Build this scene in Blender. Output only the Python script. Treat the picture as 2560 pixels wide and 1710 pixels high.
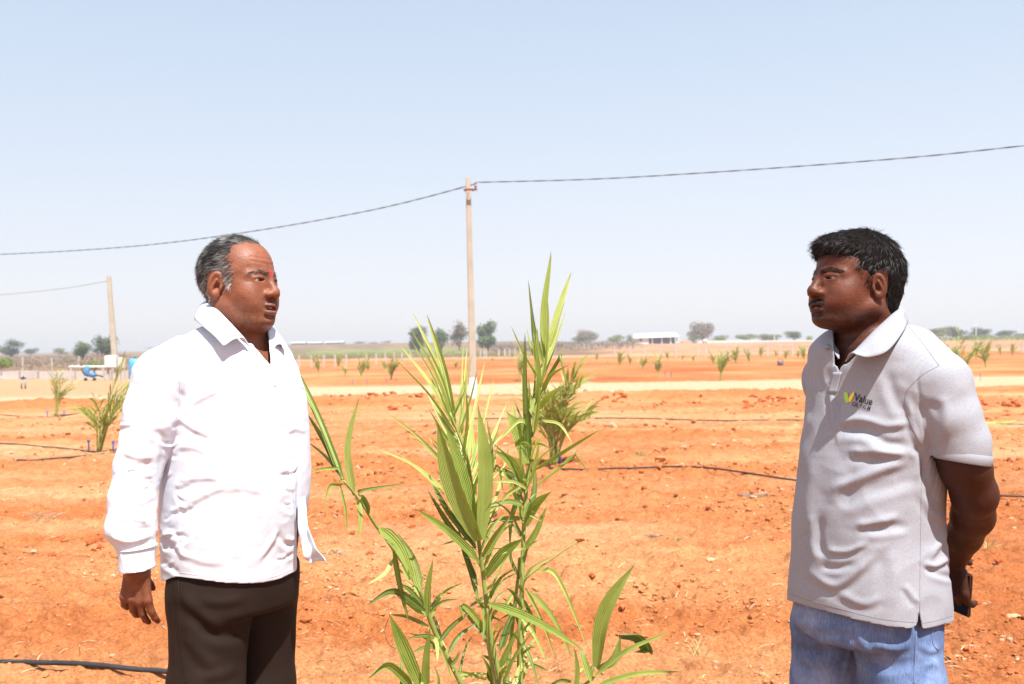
import bpy, bmesh, math, random
import numpy as np
from mathutils import Vector, Matrix
from mathutils.bvhtree import BVHTree

for o in list(bpy.data.objects):
    bpy.data.objects.remove(o)
random.seed(7)
RNG = np.random.default_rng(7)
SC = bpy.context.scene
COL = SC.collection

# ------------------------------------------------------------------ camera
HC = 1.40            # eye height of the lens
FPX = 2490.0         # focal length in photo pixels (35 mm lens)
HZ = 862.0           # row of the horizon at the middle column
ROLL = math.radians(0.9)
cam = bpy.data.cameras.new('camera')
cam.sensor_width = 36.0
cam.lens = FPX * 36.0 / 2560.0
cam.shift_y = (HZ - 855.0) / 2560.0
cam.clip_start = 0.05
cam.clip_end = 12000
cam.dof.use_dof = True
cam.dof.focus_distance = 2.42
cam.dof.aperture_fstop = 7.1
camo = bpy.data.objects.new('camera', cam)
camo.location = (0, 0, HC)
camo.rotation_euler = (math.pi / 2, ROLL, 0)
COL.objects.link(camo)
SC.camera = camo

# ------------------------------------------------------------------ sky and sun
SUN_EL = math.radians(61)
SUN_AZ = math.radians(26)          # to the right of straight behind the camera
world = bpy.data.worlds.new('World')
SC.world = world
world.use_nodes = True
wn = world.node_tree.nodes
wl = world.node_tree.links
wn.clear()
wo = wn.new('ShaderNodeOutputWorld')
bg = wn.new('ShaderNodeBackground')
sky = wn.new('ShaderNodeTexSky')
sky.sky_type = 'NISHITA'
sky.sun_disc = False
sky.sun_elevation = SUN_EL
sky.sun_rotation = math.pi + SUN_AZ
sky.altitude = 200
sky.air_density = 1.0
sky.dust_density = 1.0
sky.ozone_density = 1.5
bg.inputs['Strength'].default_value = 0.15
# thick dry-season haze: the sky's brightness levels off towards a pale lavender white
SKY_GAIN, SKY_TOP = 0.66, 3.95
v1 = wn.new('ShaderNodeVectorMath'); v1.operation = 'SCALE'; v1.inputs['Scale'].default_value = SKY_GAIN
v2 = wn.new('ShaderNodeVectorMath'); v2.operation = 'ADD'; v2.inputs[1].default_value = (1, 1, 1)
v3 = wn.new('ShaderNodeVectorMath'); v3.operation = 'DIVIDE'
v4 = wn.new('ShaderNodeVectorMath'); v4.operation = 'MULTIPLY'
v4.inputs[1].default_value = (SKY_TOP * 1.0, SKY_TOP * 0.985, SKY_TOP * 1.05)
wl.new(sky.outputs[0], v1.inputs[0]); wl.new(v1.outputs[0], v2.inputs[0])
wl.new(v1.outputs[0], v3.inputs[0]); wl.new(v2.outputs[0], v3.inputs[1])
wl.new(v3.outputs[0], v4.inputs[0]); wl.new(v4.outputs[0], bg.inputs[0])
wl.new(bg.outputs[0], wo.inputs[0])
sund = bpy.data.lights.new('sun', 'SUN')
sund.energy = 5.0
sund.angle = math.radians(0.53)
sund.color = (1.0, 0.965, 0.915)
suno = bpy.data.objects.new('sun', sund)
SV = Vector((math.sin(SUN_AZ) * math.cos(SUN_EL), -math.cos(SUN_AZ) * math.cos(SUN_EL), math.sin(SUN_EL)))
suno.rotation_euler = SV.to_track_quat('Z', 'Y').to_euler()
suno.location = (3, -6, 12)
COL.objects.link(suno)
SC.view_settings.view_transform = 'Standard'
SC.view_settings.look = 'None'
SC.view_settings.exposure = 1.0
SC.view_settings.gamma = 1.0
SC.view_settings.use_curve_mapping = False
SC.render.engine = 'CYCLES'

# ------------------------------------------------------------------ helpers
CR, SR = math.cos(ROLL), math.sin(ROLL)
def at(px, py, d):
    """world point seen at photo pixel (px, py) at depth d metres"""
    u = px - 1280.0; v = HZ - py
    return np.array(((u * CR + v * SR) / FPX * d, d, HC + (-u * SR + v * CR) / FPX * d))
def to_px(P):
    P = np.asarray(P, float)
    u = P[..., 0] / P[..., 1] * FPX; v = (P[..., 2] - HC) / P[..., 1] * FPX
    return 1280 + u * CR - v * SR, HZ - (u * SR + v * CR)
def gdist(px, py, z=0.0):
    u = px - 1280.0; v = HZ - py
    vv = -u * SR + v * CR
    return (z - HC) * FPX / vv
def gpt(px, py):
    d = gdist(px, py)
    p = at(px, py, d); p[2] = 0.0
    return p

def tag(o, label=None, cat=None, group=None, kind=None):
    if label: o['label'] = label
    if cat: o['category'] = cat
    if group: o['group'] = group
    if kind: o['kind'] = kind
    return o
def empty(name, loc=(0, 0, 0), rz=0.0):
    o = bpy.data.objects.new(name, None)
    o.location = loc; o.rotation_euler = (0, 0, rz)
    o.empty_display_size = 0.1
    COL.objects.link(o)
    return o
def np_mesh(name, V, F, smooth=True):
    """V (n,3), F (m,3|4) int arrays or a list of index lists"""
    me = bpy.data.meshes.new(name)
    if isinstance(F, np.ndarray) and len(F):
        k = F.shape[1]
        me.vertices.add(len(V)); me.vertices.foreach_set('co', np.asarray(V, np.float32).ravel())
        me.loops.add(F.size); me.loops.foreach_set('vertex_index', F.astype(np.int32).ravel())
        me.polygons.add(len(F))
        me.polygons.foreach_set('loop_start', np.arange(0, F.size, k, dtype=np.int32))
        me.polygons.foreach_set('loop_total', np.full(len(F), k, np.int32))
        me.update(calc_edges=True)
    else:
        me.from_pydata([tuple(v) for v in V], [], [tuple(f) for f in F])
    me.polygons.foreach_set('use_smooth', np.full(len(me.polygons), smooth))
    me.validate()
    return me
def link(name, me, mat=None, parent=None, loc=None):
    """link a mesh object; meshes are in world space, so undo the parent's transform"""
    o = bpy.data.objects.new(name, me)
    COL.objects.link(o)
    if mat is not None and not me.materials:
        me.materials.append(mat)
    if parent is not None:
        o.parent = parent
        if loc is None:
            o.matrix_parent_inverse = world_of(parent).inverted()
    if loc is not None:
        o.location = loc
    return o
def world_of(o):
    m = Matrix.Translation(o.location) @ o.rotation_euler.to_matrix().to_4x4()
    if o.parent is not None:
        m = world_of(o.parent) @ o.matrix_parent_inverse @ m
    return m
def col_attr(me, C, name='Col'):
    a = me.color_attributes.new(name, 'FLOAT_COLOR', 'POINT')
    c = np.ones((len(me.vertices), 4), np.float32); c[:, :C.shape[1]] = C
    a.data.foreach_set('color', c.ravel())

class MB:
    """collects boxes, tubes and rings into one mesh"""
    def __init__(s): s.V = []; s.F = []
    def add(s, V, F):
        b = len(s.V); s.V += [tuple(v) for v in V]; s.F += [tuple(i + b for i in f) for f in F]; return s
    def box(s, c, d, rz=0, taper=1.0, M=None):
        x, y, z = d[0] / 2, d[1] / 2, d[2] / 2
        pts = []
        for k in (-1, 1):
            t = 1.0 if k < 0 else taper
            for (i, j) in ((-1, -1), (1, -1), (1, 1), (-1, 1)):
                p = Vector((i * x * t, j * y * t, k * z))
                if M is not None: p = M @ p
                p = Matrix.Rotation(rz, 3, 'Z') @ p
                pts.append((p.x + c[0], p.y + c[1], p.z + c[2]))
        return s.add(pts, [(3, 2, 1, 0), (4, 5, 6, 7), (0, 1, 5, 4), (1, 2, 6, 5), (2, 3, 7, 6), (3, 0, 4, 7)])
    def tube(s, pts, r, n=8, cap=True):
        pts = [Vector(p) for p in pts]
        R = r if hasattr(r, '__len__') else [r] * len(pts)
        V = []; F = []
        up = None
        for i, p in enumerate(pts):
            t = (pts[min(i + 1, len(pts) - 1)] - pts[max(i - 1, 0)])
            if t.length < 1e-9: t = Vector((0, 0, 1))
            t.normalize()
            if up is None:
                up = t.orthogonal().normalized()
            up = (up - t * up.dot(t)).normalized()
            w = t.cross(up)
            for k in range(n):
                a = 2 * math.pi * k / n
                V.append(p + up * (R[i] * math.cos(a)) + w * (R[i] * math.sin(a)))
        for i in range(len(pts) - 1):
            for k in range(n):
                F.append((i * n + k, i * n + (k + 1) % n, (i + 1) * n + (k + 1) % n, (i + 1) * n + k))
        if cap:
            F.append(tuple(range(n - 1, -1, -1))); F.append(tuple((len(pts) - 1) * n + k for k in range(n)))
        return s.add(V, F)
    def build(s, name, mat, parent=None, smooth=False):
        return link(name, np_mesh(name, s.V, s.F, smooth), mat, parent)
def smooth_path(pts, n=8):
    """Catmull-Rom through pts"""
    P = [np.array(p, float) for p in pts]
    P = [2 * P[0] - P[1]] + P + [2 * P[-1] - P[-2]]
    out = []
    for i in range(1, len(P) - 2):
        for k in range(n):
            t = k / n
            a, b, c, d = P[i - 1:i + 3]
            out.append(0.5 * (2 * b + (c - a) * t + (2 * a - 5 * b + 4 * c - d) * t * t + (3 * b - a - 3 * c + d) * t ** 3))
    out.append(P[-2])
    return np.array(out)

# ------------------------------------------------------------------ noise in numpy
def _hash(ix, iy, iz, seed):
    n = (ix.astype(np.int64) * 374761393 + iy.astype(np.int64) * 668265263 + iz.astype(np.int64) * 2147483647 + seed * 1274126177) & 0xFFFFFFFF
    n = ((n ^ (n >> 13)) * 1274126177) & 0xFFFFFFFF
    n = ((n ^ (n >> 16)) * 2246822519) & 0xFFFFFFFF
    return ((n ^ (n >> 15)) & 0xFFFFFF).astype(np.float32) / 0xFFFFFF
def vnoise(P, seed=0):
    P = np.asarray(P, np.float64)
    I = np.floor(P); f = (P - I).astype(np.float32); f = f * f * (3 - 2 * f)
    x, y, z = I[:, 0], I[:, 1], I[:, 2]
    r = 0
    for a in (0, 1):
        wx = f[:, 0] if a else 1 - f[:, 0]
        for b in (0, 1):
            wy = f[:, 1] if b else 1 - f[:, 1]
            for c in (0, 1):
                wz = f[:, 2] if c else 1 - f[:, 2]
                r = r + wx * wy * wz * _hash(x + a, y + b, z + c, seed)
    return r * 2 - 1
def fbm(P, seed=0, o=4, g=0.5):
    r = 0; a = 1.0; P = np.asarray(P, np.float64)
    for i in range(o):
        r = r + a * vnoise(P * 2 ** i + 17.3 * i, seed + i); a *= g
    return r
def sstep(a, b, x):
    t = np.clip((x - a) / (b - a), 0, 1)
    return t * t * (3 - 2 * t)

# ------------------------------------------------------------------ materials
def mat_new(name):
    m = bpy.data.materials.new(name); m.use_nodes = True
    nt = m.node_tree; nt.nodes.clear()
    out = nt.nodes.new('ShaderNodeOutputMaterial')
    p = nt.nodes.new('ShaderNodeBsdfPrincipled')
    nt.links.new(p.outputs[0], out.inputs[0])
    return m, nt, p, out
def N(nt, t, **kw):
    n = nt.nodes.new(t)
    for k, v in kw.items():
        if k.startswith('i_'): n.inputs[k[2:].replace('_', ' ')].default_value = v
        else: setattr(n, k, v)
    return n
def ramp(nt, stops, interp='LINEAR'):
    r = nt.nodes.new('ShaderNodeValToRGB'); r.color_ramp.interpolation = interp
    e = r.color_ramp.elements
    while len(e) < len(stops): e.new(0.5)
    for q, (p, c) in zip(e, stops):
        q.position = p; q.color = (*c, 1) if len(c) == 3 else c
    return r
def mixc(nt, a, b, fac, mode='MIX'):
    m = nt.nodes.new('ShaderNodeMix'); m.data_type = 'RGBA'; m.blend_type = mode
    for s, v in ((m.inputs[6], a), (m.inputs[7], b), (m.inputs[0], fac)):
        if hasattr(v, 'is_linked') or hasattr(v, 'links'): nt.links.new(v, s)
        elif isinstance(v, (int, float)): s.default_value = v
        else: s.default_value = (*v, 1)
    return m.outputs[2]
def simple(name, c, rough=0.7, var=0.15, scale=8.0, bump=0.0, bscale=40.0, metal=0.0, spec=0.3, coords='Object'):
    m, nt, p, out = mat_new(name)
    tc = N(nt, 'ShaderNodeTexCoord')
    nz = N(nt, 'ShaderNodeTexNoise', i_Scale=scale, i_Detail=6.0, i_Roughness=0.6)
    nt.links.new(tc.outputs[coords], nz.inputs['Vector'])
    lo = tuple(x * (1 - var) for x in c); hi = tuple(min(1, x * (1 + var)) for x in c)
    r = ramp(nt, [(0.3, lo), (0.7, hi)])
    nt.links.new(nz.outputs[0], r.inputs[0]); nt.links.new(r.outputs[0], p.inputs['Base Color'])
    p.inputs['Roughness'].default_value = rough; p.inputs['Metallic'].default_value = metal
    p.inputs['Specular IOR Level'].default_value = spec
    if bump:
        n2 = N(nt, 'ShaderNodeTexNoise', i_Scale=bscale, i_Detail=5.0)
        nt.links.new(tc.outputs[coords], n2.inputs['Vector'])
        b = N(nt, 'ShaderNodeBump', i_Strength=bump, i_Distance=0.01)
        nt.links.new(n2.outputs[0], b.inputs['Height']); nt.links.new(b.outputs[0], p.inputs['Normal'])
    return m
# ------------------------------------------------------------------ ground: one sheet of red soil to the horizon
def ground_zones(x, y):
    """real soil colour and roughness by place; returns colour (n,3) and roughness 0..1"""
    P = np.stack([x, y, np.zeros_like(x)], 1)
    wob = fbm(P * np.array([0.05, 0.0, 0]) , 3, 3) * 1.2
    n1 = fbm(P * np.array([0.12, 0.75, 0]), 11, 4) * (.35 + .65 * sstep(5.5, 10, y))   # long streaks across the field
    n2 = fbm(P * np.array([0.5, 1.6, 0]), 21, 4)
    red = np.array((0.43, 0.148, 0.050)); ora = np.array((0.515, 0.235, 0.100)); pale = np.array((0.55, 0.310, 0.165))
    deep = np.array((0.31, 0.080, 0.024))
    t = sstep(-0.6, 0.7, n1 * 0.8 + n2 * 0.5)
    C = red * (1 - t)[:, None] + ora * t[:, None]
    t2 = sstep(0.35, 1.0, n1)
    C = C * (1 - t2 * .75)[:, None] + pale * (t2 * .75)[:, None]
    rough = np.clip(0.75 - 0.9 * t2 - 0.35 * n1, 0.05, 1)
    # smooth swept strips between the furrows
    for c0, w, k in ((7.4, 0.5, .35), (9.6, 0.5, .45), (13.2, .8, .45), (17.5, 1.2, .5), (21.0, 1.0, .4)):
        s = np.exp(-((y + wob * .5 - c0) / w) ** 2) * k * (0.6 + 0.6 * np.clip(n2, -1, 1))
        s = np.clip(s, 0, 1)
        C = C * (1 - s)[:, None] + pale * s[:, None]; rough = rough * (1 - .8 * s)
    # redder turned soil on the right
    s = sstep(0.6, 1.6, x / np.maximum(y, 1) * 3.2) * sstep(14, 6, y) * .8
    C = C * (1 - s)[:, None] + (deep * .45 + red * .55) * s[:, None]
    # loose spoil on the near side of the track
    s = np.exp(-((y + wob - 25.5) / 2.0) ** 2) * sstep(-.3, .5, n2 + .25)
    C = C * (1 - .6 * s)[:, None] + red * (.6 * s)[:, None]; rough = np.maximum(rough, s)
    # the pale track
    s = sstep(27.2, 28.3, y + wob * .7 + n2 * .35) * sstep(36.5, 34.5, y + wob * .7 + n2 * .35)
    C = C * (1 - s)[:, None] + np.array((0.50, 0.335, 0.205)) * (s)[:, None]; rough = rough * (1 - s)
    # planted red field beyond the track
    s = sstep(36, 39, y + n2) * sstep(112, 100, y)
    n3 = fbm(P * np.array([.10, .16, 0]), 61, 4); n4 = fbm(P * np.array([.5, .35, 0]), 66, 3)
    C = C * (1 - s)[:, None] + ((red * np.array((.93, .84, .78)) * (.72 - .35 * n3)[:, None] + ora * (.28 + .35 * n3)[:, None]) * (1 + .28 * n4)[:, None]) * s[:, None]
    # second track and the bare bank behind it
    s = sstep(103, 108, y) * sstep(122, 116, y)
    C = C * (1 - s)[:, None] + np.array((0.42, 0.28, 0.17)) * s[:, None]
    s = sstep(116, 125, y)
    bank = np.array((0.40, 0.22, 0.12)) ; scrub = np.array((0.22, 0.14, 0.085)); grass = np.array((0.22, 0.22, 0.08))
    ang = x / np.maximum(y, 1.0)
    side = sstep(0.06, 0.12, ang + n2 * .01)
    far = bank * side[:, None] + scrub * (1 - side)[:, None]
    g = sstep(-0.22, -.19, ang) * sstep(-.02, -.06, ang) * sstep(150, 165, y) * sstep(330, 280, y)
    far = far * (1 - g)[:, None] + grass * g[:, None]
    far = far * (0.9 + .2 * n1[:, None])
    C = C * (1 - s)[:, None] + far * s[:, None]
    # scrub land on the far left
    s = sstep(66, 72, y) * sstep(-.26, -.33, ang)
    C = C * (1 - s)[:, None] + scrub * (.9 + .25 * n2[:, None]) * s[:, None]
    # pale trampled ground round the pump house on the left
    s = sstep(30, 33, y) * sstep(62, 57, y) * sstep(-.27, -.33, ang)
    C = C * (1 - s)[:, None] + np.array((0.42, 0.25, 0.135)) * s[:, None]
    return np.clip(C, 0.01, 0.9), rough
def ground_z(x, y, rough=None):
    if rough is None: rough = ground_zones(x, y)[1]
    P = np.stack([x, y, np.zeros_like(x)], 1)
    d = np.sqrt(x * x + y * y)
    fade = sstep(60, 20, d)
    h = 0.035 * fbm(P * np.array([0.3, 1.1, 1]), 31, 3) * fade          # furrows
    cl = fbm(P * np.array([5., 7., 1]), 41, 4, .55)
    h = h + rough * fade * 0.050 * np.clip(cl, -.6, 2) + 0.008 * fade * fbm(P * 20, 51, 3)
    cl2 = vnoise(P * np.array([9., 12., 1]), 61)
    h = h + rough * fade * 0.040 * sstep(.35, .75, cl2)
    h = h + 0.16 * np.exp(-((y - 25.5) / 1.6) ** 2) * (0.4 + .6 * sstep(-.3, .6, vnoise(P * np.array([.25, .5, 1]), 71)))
    ang = x / np.maximum(y, 1.0)
    h = h + sstep(130, 340, y) * sstep(0.02, 0.12, ang) * 1.0
    h = h + sstep(230, 450, y) * sstep(-.26, -.21, ang) * sstep(.12, .02, ang) * 3.0
    return h
def build_ground():
    ths = np.concatenate([np.linspace(-math.pi, -0.62, 36)[:-1], np.linspace(-0.62, -.46, 20)[:-1],
                          np.linspace(-0.46, 0.46, 560), np.linspace(.46, 0.62, 20)[1:], np.linspace(0.62, math.pi, 36)[1:]])
    inv = np.linspace(1 / 3.6, 1 / 90., 430)
    rs = np.concatenate([np.linspace(0.3, 3.5, 22), 1 / inv, np.geomspace(92, 6000, 60)])
    T, R = np.meshgrid(ths, rs)
    x = (R * np.sin(T)).ravel(); y = (R * np.cos(T)).ravel()
    C, rough = ground_zones(x, y)
    z = ground_z(x, y, rough)
    V = np.stack([x, y, z], 1)
    nr, nt_ = R.shape
    i = np.arange(nr - 1)[:, None] * nt_ + np.arange(nt_ - 1)[None, :]
    F = np.stack([i, i + 1, i + nt_ + 1, i + nt_], -1).reshape(-1, 4)[:, ::-1]
    c = len(V); V = np.vstack([V, [[0, 0, V[:nt_, 2].mean()]]]); C = np.vstack([C, C[:1]])
    me = np_mesh('ground', V, F)
    col_attr(me, C)
    m, nt, p, out = mat_new('red_soil')
    va = N(nt, 'ShaderNodeVertexColor', layer_name='Col')
    tc = N(nt, 'ShaderNodeTexCoord')
    n1 = N(nt, 'ShaderNodeTexNoise', i_Scale=7.0, i_Detail=9.0, i_Roughness=.68)
    n2 = N(nt, 'ShaderNodeTexNoise', i_Scale=60.0, i_Detail=7.0, i_Roughness=.7)
    vo = N(nt, 'ShaderNodeTexVoronoi', i_Scale=42.0)
    for n in (n1, n2, vo): nt.links.new(tc.outputs['Object'], n.inputs['Vector'])
    r1 = ramp(nt, [(0.30, (.62, .55, .50)), (.52, (1, 1, 1)), (.72, (1.22, 1.30, 1.40))])
    nt.links.new(n1.outputs[0], r1.inputs[0])
    r2 = ramp(nt, [(0.32, (.56, .44, .38)), (.5, (1, 1, 1)), (.66, (1.2, 1.34, 1.5))])  # soil grain, with shade of the fine crevices painted in darker
    nt.links.new(n2.outputs[0], r2.inputs[0])
    c1 = mixc(nt, va.outputs[0], r1.outputs[0], 0.75, 'MULTIPLY')
    c2 = mixc(nt, c1, r2.outputs[0], 0.8, 'MULTIPLY')
    # pale grit
    gv = ramp(nt, [(0.0, (1, 1, 1)), (.11, (1, 1, 1)), (.15, (0, 0, 0))])
    nt.links.new(vo.outputs['Distance'], gv.inputs[0])
    sep = N(nt, 'ShaderNodeSeparateColor'); nt.links.new(vo.outputs['Color'], sep.inputs[0])
    gt = N(nt, 'ShaderNodeMath', operation='GREATER_THAN'); gt.inputs[1].default_value = .72
    nt.links.new(sep.outputs[0], gt.inputs[0])
    mu = N(nt, 'ShaderNodeMath', operation='MULTIPLY'); nt.links.new(gt.outputs[0], mu.inputs[0]); nt.links.new(gv.outputs[0], mu.inputs[1])
    c3 = mixc(nt, c2, (.52, .33, .20), mu.outputs[0])
    nt.links.new(c3, p.inputs['Base Color'])
    p.inputs['Roughness'].default_value = .95; p.inputs['Specular IOR Level'].default_value = .08
    b1 = N(nt, 'ShaderNodeBump', i_Strength=.55, i_Distance=.03)
    nt.links.new(n1.outputs[0], b1.inputs['Height'])
    # crumbs: rounded grains of two sizes
    v1 = N(nt, 'ShaderNodeTexVoronoi', i_Scale=24., i_Randomness=1.0)
    wrp = mixc(nt, tc.outputs['Object'], n1.outputs['Color'], .06, 'ADD')
    for v in (v1,): nt.links.new(wrp, v.inputs['Vector'])
    bv1 = N(nt, 'ShaderNodeBump', i_Strength=.4, i_Distance=.024, invert=True); nt.links.new(v1.outputs['Distance'], bv1.inputs['Height']); nt.links.new(b1.outputs[0], bv1.inputs['Normal'])
    b2 = N(nt, 'ShaderNodeBump', i_Strength=.9, i_Distance=.022)
    nt.links.new(n2.outputs[0], b2.inputs['Height']); nt.links.new(bv1.outputs[0], b2.inputs['Normal'])
    nt.links.new(b2.outputs[0], p.inputs['Normal'])
    o = link('ground', me, m)
    tag(o, 'bare red orange ploughed soil running back to the horizon', 'ground', kind='structure')
    return o
GROUND = build_ground()

# loose clods and grit lying on the soil
def rock_variants(n=6, sub=1):
    out = []
    for k in range(n):
        bm = bmesh.new(); bmesh.ops.create_icosphere(bm, subdivisions=sub, radius=1.0)
        for v in bm.verts:
            f = 1 + random.uniform(-.32, .32)
            v.co = Vector((v.co.x * f * 1.1, v.co.y * f, v.co.z * f * .75))
        V = np.array([v.co for v in bm.verts]); F = np.array([[v.index for v in f.verts] for f in bm.faces])
        bm.free(); out.append((V, F))
    return out
def build_clods():
    rv = rock_variants(8, 1)
    n = 44000
    # uniform over the picture rather than over the ground
    px = RNG.uniform(-60, 2620, n); py = RNG.uniform(985, 1760, n)
    d = HC * FPX / np.maximum(py - HZ + (px - 1280) * math.tan(ROLL), 20)
    x = (px - 1280) / FPX * d; y = d
    C, rough = ground_zones(x, y)
    P = np.stack([x, y, 0 * x], 1)
    cluster = sstep(-.25, .7, fbm(P * np.array([.9, 1.3, 1]), 91, 3))
    keep = RNG.random(n) < (0.05 + .95 * rough * cluster)
    x, y, C, rough = x[keep], y[keep], C[keep], rough[keep]
    z = ground_z(x, y, rough)
    s = 0.0040 + 0.013 * RNG.random(len(x)) ** 2.6 + 0.022 * (RNG.random(len(x)) > .975) * RNG.random(len(x))
    s = s * np.clip(y / 6.0, .8, 3.0)
    Vs, Fs, Cs = [], [], []; b = 0
    for i in range(len(x)):
        V, F = rv[i % 8]
        a = RNG.uniform(0, 6.28); ca, sa = math.cos(a), math.sin(a)
        W = V * s[i] * RNG.uniform(.7, 1.3, 3)
        W = np.stack([W[:, 0] * ca - W[:, 1] * sa + x[i], W[:, 0] * sa + W[:, 1] * ca + y[i], W[:, 2] + z[i] + s[i] * .25], 1)
        Vs.append(W); Fs.append(F + b); b += len(V)
        pale = RNG.random() < .12
        c = C[i] * RNG.uniform(.75, 1.05) if not pale else np.array((.50, .31, .18)) * RNG.uniform(.7, 1.1)
        Cs.append(np.tile(c, (len(V), 1)))
    me = np_mesh('soil_clods', np.vstack(Vs), np.vstack(Fs), False)
    col_attr(me, np.clip(np.vstack(Cs), 0, 1))
    m, nt, p, out = mat_new('clod_soil')
    va = N(nt, 'ShaderNodeVertexColor', layer_name='Col')
    tc = N(nt, 'ShaderNodeTexCoord'); nz = N(nt, 'ShaderNodeTexNoise', i_Scale=90., i_Detail=4.)
    nt.links.new(tc.outputs['Object'], nz.inputs['Vector'])
    r = ramp(nt, [(.3, (.75, .7, .65)), (.7, (1.1, 1.15, 1.2))]); nt.links.new(nz.outputs[0], r.inputs[0])
    nt.links.new(mixc(nt, va.outputs[0], r.outputs[0], .8, 'MULTIPLY'), p.inputs['Base Color'])
    p.inputs['Roughness'].default_value = .95; p.inputs['Specular IOR Level'].default_value = .1
    bp = N(nt, 'ShaderNodeBump', i_Strength=.5, i_Distance=.01); nt.links.new(nz.outputs[0], bp.inputs['Height']); nt.links.new(bp.outputs[0], p.inputs['Normal'])
    o = link('soil_clods', me, m)
    tag(o, 'loose red soil clods and pale grit scattered over the field', 'clods', kind='stuff')
    # larger clods that can be told apart belong to the ground
    rv2 = rock_variants(4, 2)
    shared = []
    for k, (V, F) in enumerate(rv2):
        V = V * (1 + .25 * vnoise(V * 3 + k * 9, 5)[:, None])
        mk = np_mesh('clod', V, F, False); col_attr(mk, np.tile(np.array((.38,.10,.032)), (len(V), 1))); mk.materials.append(m); shared.append(mk)
    spots = [(243, 1362, .040), (228, 1368, .034), (252, 1372, .026), (236, 1376, .022), (1560, 1305, .03), (1545, 1298, .022), (1530, 1300, .02), (1352, 1260, .03), (1640, 1285, .022), (1700, 1340, .02), (1770, 1285, .02), (2060, 1500, .02),
             (905, 1370, .03), (880, 1350, .022), (925, 1390, .02), (1100, 1345, .025), (1245, 1300, .02), (1450, 1380, .025), (1480, 1445, .02), (1690, 1465, .022), (1730, 1560, .02), (1820, 1425, .02),
             (2440, 1500, .02), (2500, 1420, .025), (150, 1340, .03), (130, 1385, .025), (60, 1440, .02), (1010, 1470, .02), (1610, 1225, .03), (1850, 1240, .025), (1030, 1335, .02), (760, 1480, .02),
             (1535, 1005, .06), (1060, 998, .08), (2510, 1012, .06)]
    for cx_, cy_, sx_, sy_, m_ in ((1940, 1000, 60, 12, 34), (1880, 1016, 30, 8, 14), (1540, 1003, 40, 7, 12), (1060, 1000, 40, 8, 14), (940, 1002, 60, 9, 14), (860, 1010, 60, 8, 10), (2510, 1014, 40, 9, 18), (2440, 1010, 30, 6, 8), (1680, 1008, 60, 6, 8), (990, 1020, 50, 5, 8)):
        for _ in range(m_): spots.append((random.gauss(cx_, sx_ * .5), random.gauss(cy_, sy_ * .5), random.uniform(.02, .06) * random.choice((1, 1, 1.6))))
    for i, (a, b_, s_) in enumerate(spots):
        g = gpt(a, b_); zz = float(ground_z(np.array([g[0]]), np.array([g[1]]))[0])
        o2 = bpy.data.objects.new('clod', shared[i % 4]); COL.objects.link(o2); o2.parent = GROUND
        o2.location = (g[0], g[1], zz + s_ * .3)
        o2.scale = (s_ * random.uniform(.85, 1.2), s_ * random.uniform(.85, 1.15), s_ * random.uniform(.7, 1.0)); o2.rotation_euler = (random.uniform(-.3, .3), 0, random.uniform(0, 6))
build_clods()
# ------------------------------------------------------------------ sculpting with distance fields
def L2(v): return np.sqrt((v * v).sum(1))
def ell(p, c, r):
    q = p - np.array(c, np.float32); r = np.array(r, np.float32)
    k0 = L2(q / r); k1 = L2(q / (r * r))
    return k0 * (k0 - 1) / np.maximum(k1, 1e-6)
def cap(p, a, b, ra, rb):
    a = np.array(a, np.float32); b = np.array(b, np.float32)
    ab = b - a
    t = np.clip(((p - a) @ ab) / float(ab @ ab), 0, 1)
    return L2(p - a - t[:, None] * ab) - (ra + (rb - ra) * t)
def chain(p, pts, rs, k=0.01):
    d = None
    for i in range(len(pts) - 1):
        e = cap(p, pts[i], pts[i + 1], rs[i], rs[i + 1])
        d = e if d is None else smin(d, e, k)
    return d
def smin(a, b, k):
    h = np.clip(0.5 + 0.5 * (b - a) / k, 0, 1)
    return b * (1 - h) + a * h - k * h * (1 - h)
def smax(a, b, k): return -smin(-a, -b, k)
def poly2(x, z, pts):
    """signed distance to a polygon in the plane, negative inside"""
    pts = np.array(pts, np.float32); n = len(pts)
    d = np.full(x.shape, 1e9, np.float32); s = np.ones(x.shape, np.float32)
    for i in range(n):
        a = pts[i]; b = pts[i - 1]
        ex, ez = b - a
        wx, wz = x - a[0], z - a[1]
        t = np.clip((wx * ex + wz * ez) / (ex * ex + ez * ez), 0, 1)
        d = np.minimum(d, (wx - ex * t) ** 2 + (wz - ez * t) ** 2)
        c1 = z >= a[1]; c2 = z < b[1]; c3 = ex * wz > ez * wx
        f = (c1 & c2 & c3) | (~c1 & ~c2 & ~c3)
        s = np.where(f, -s, s)
    return s * np.sqrt(d)
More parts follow.
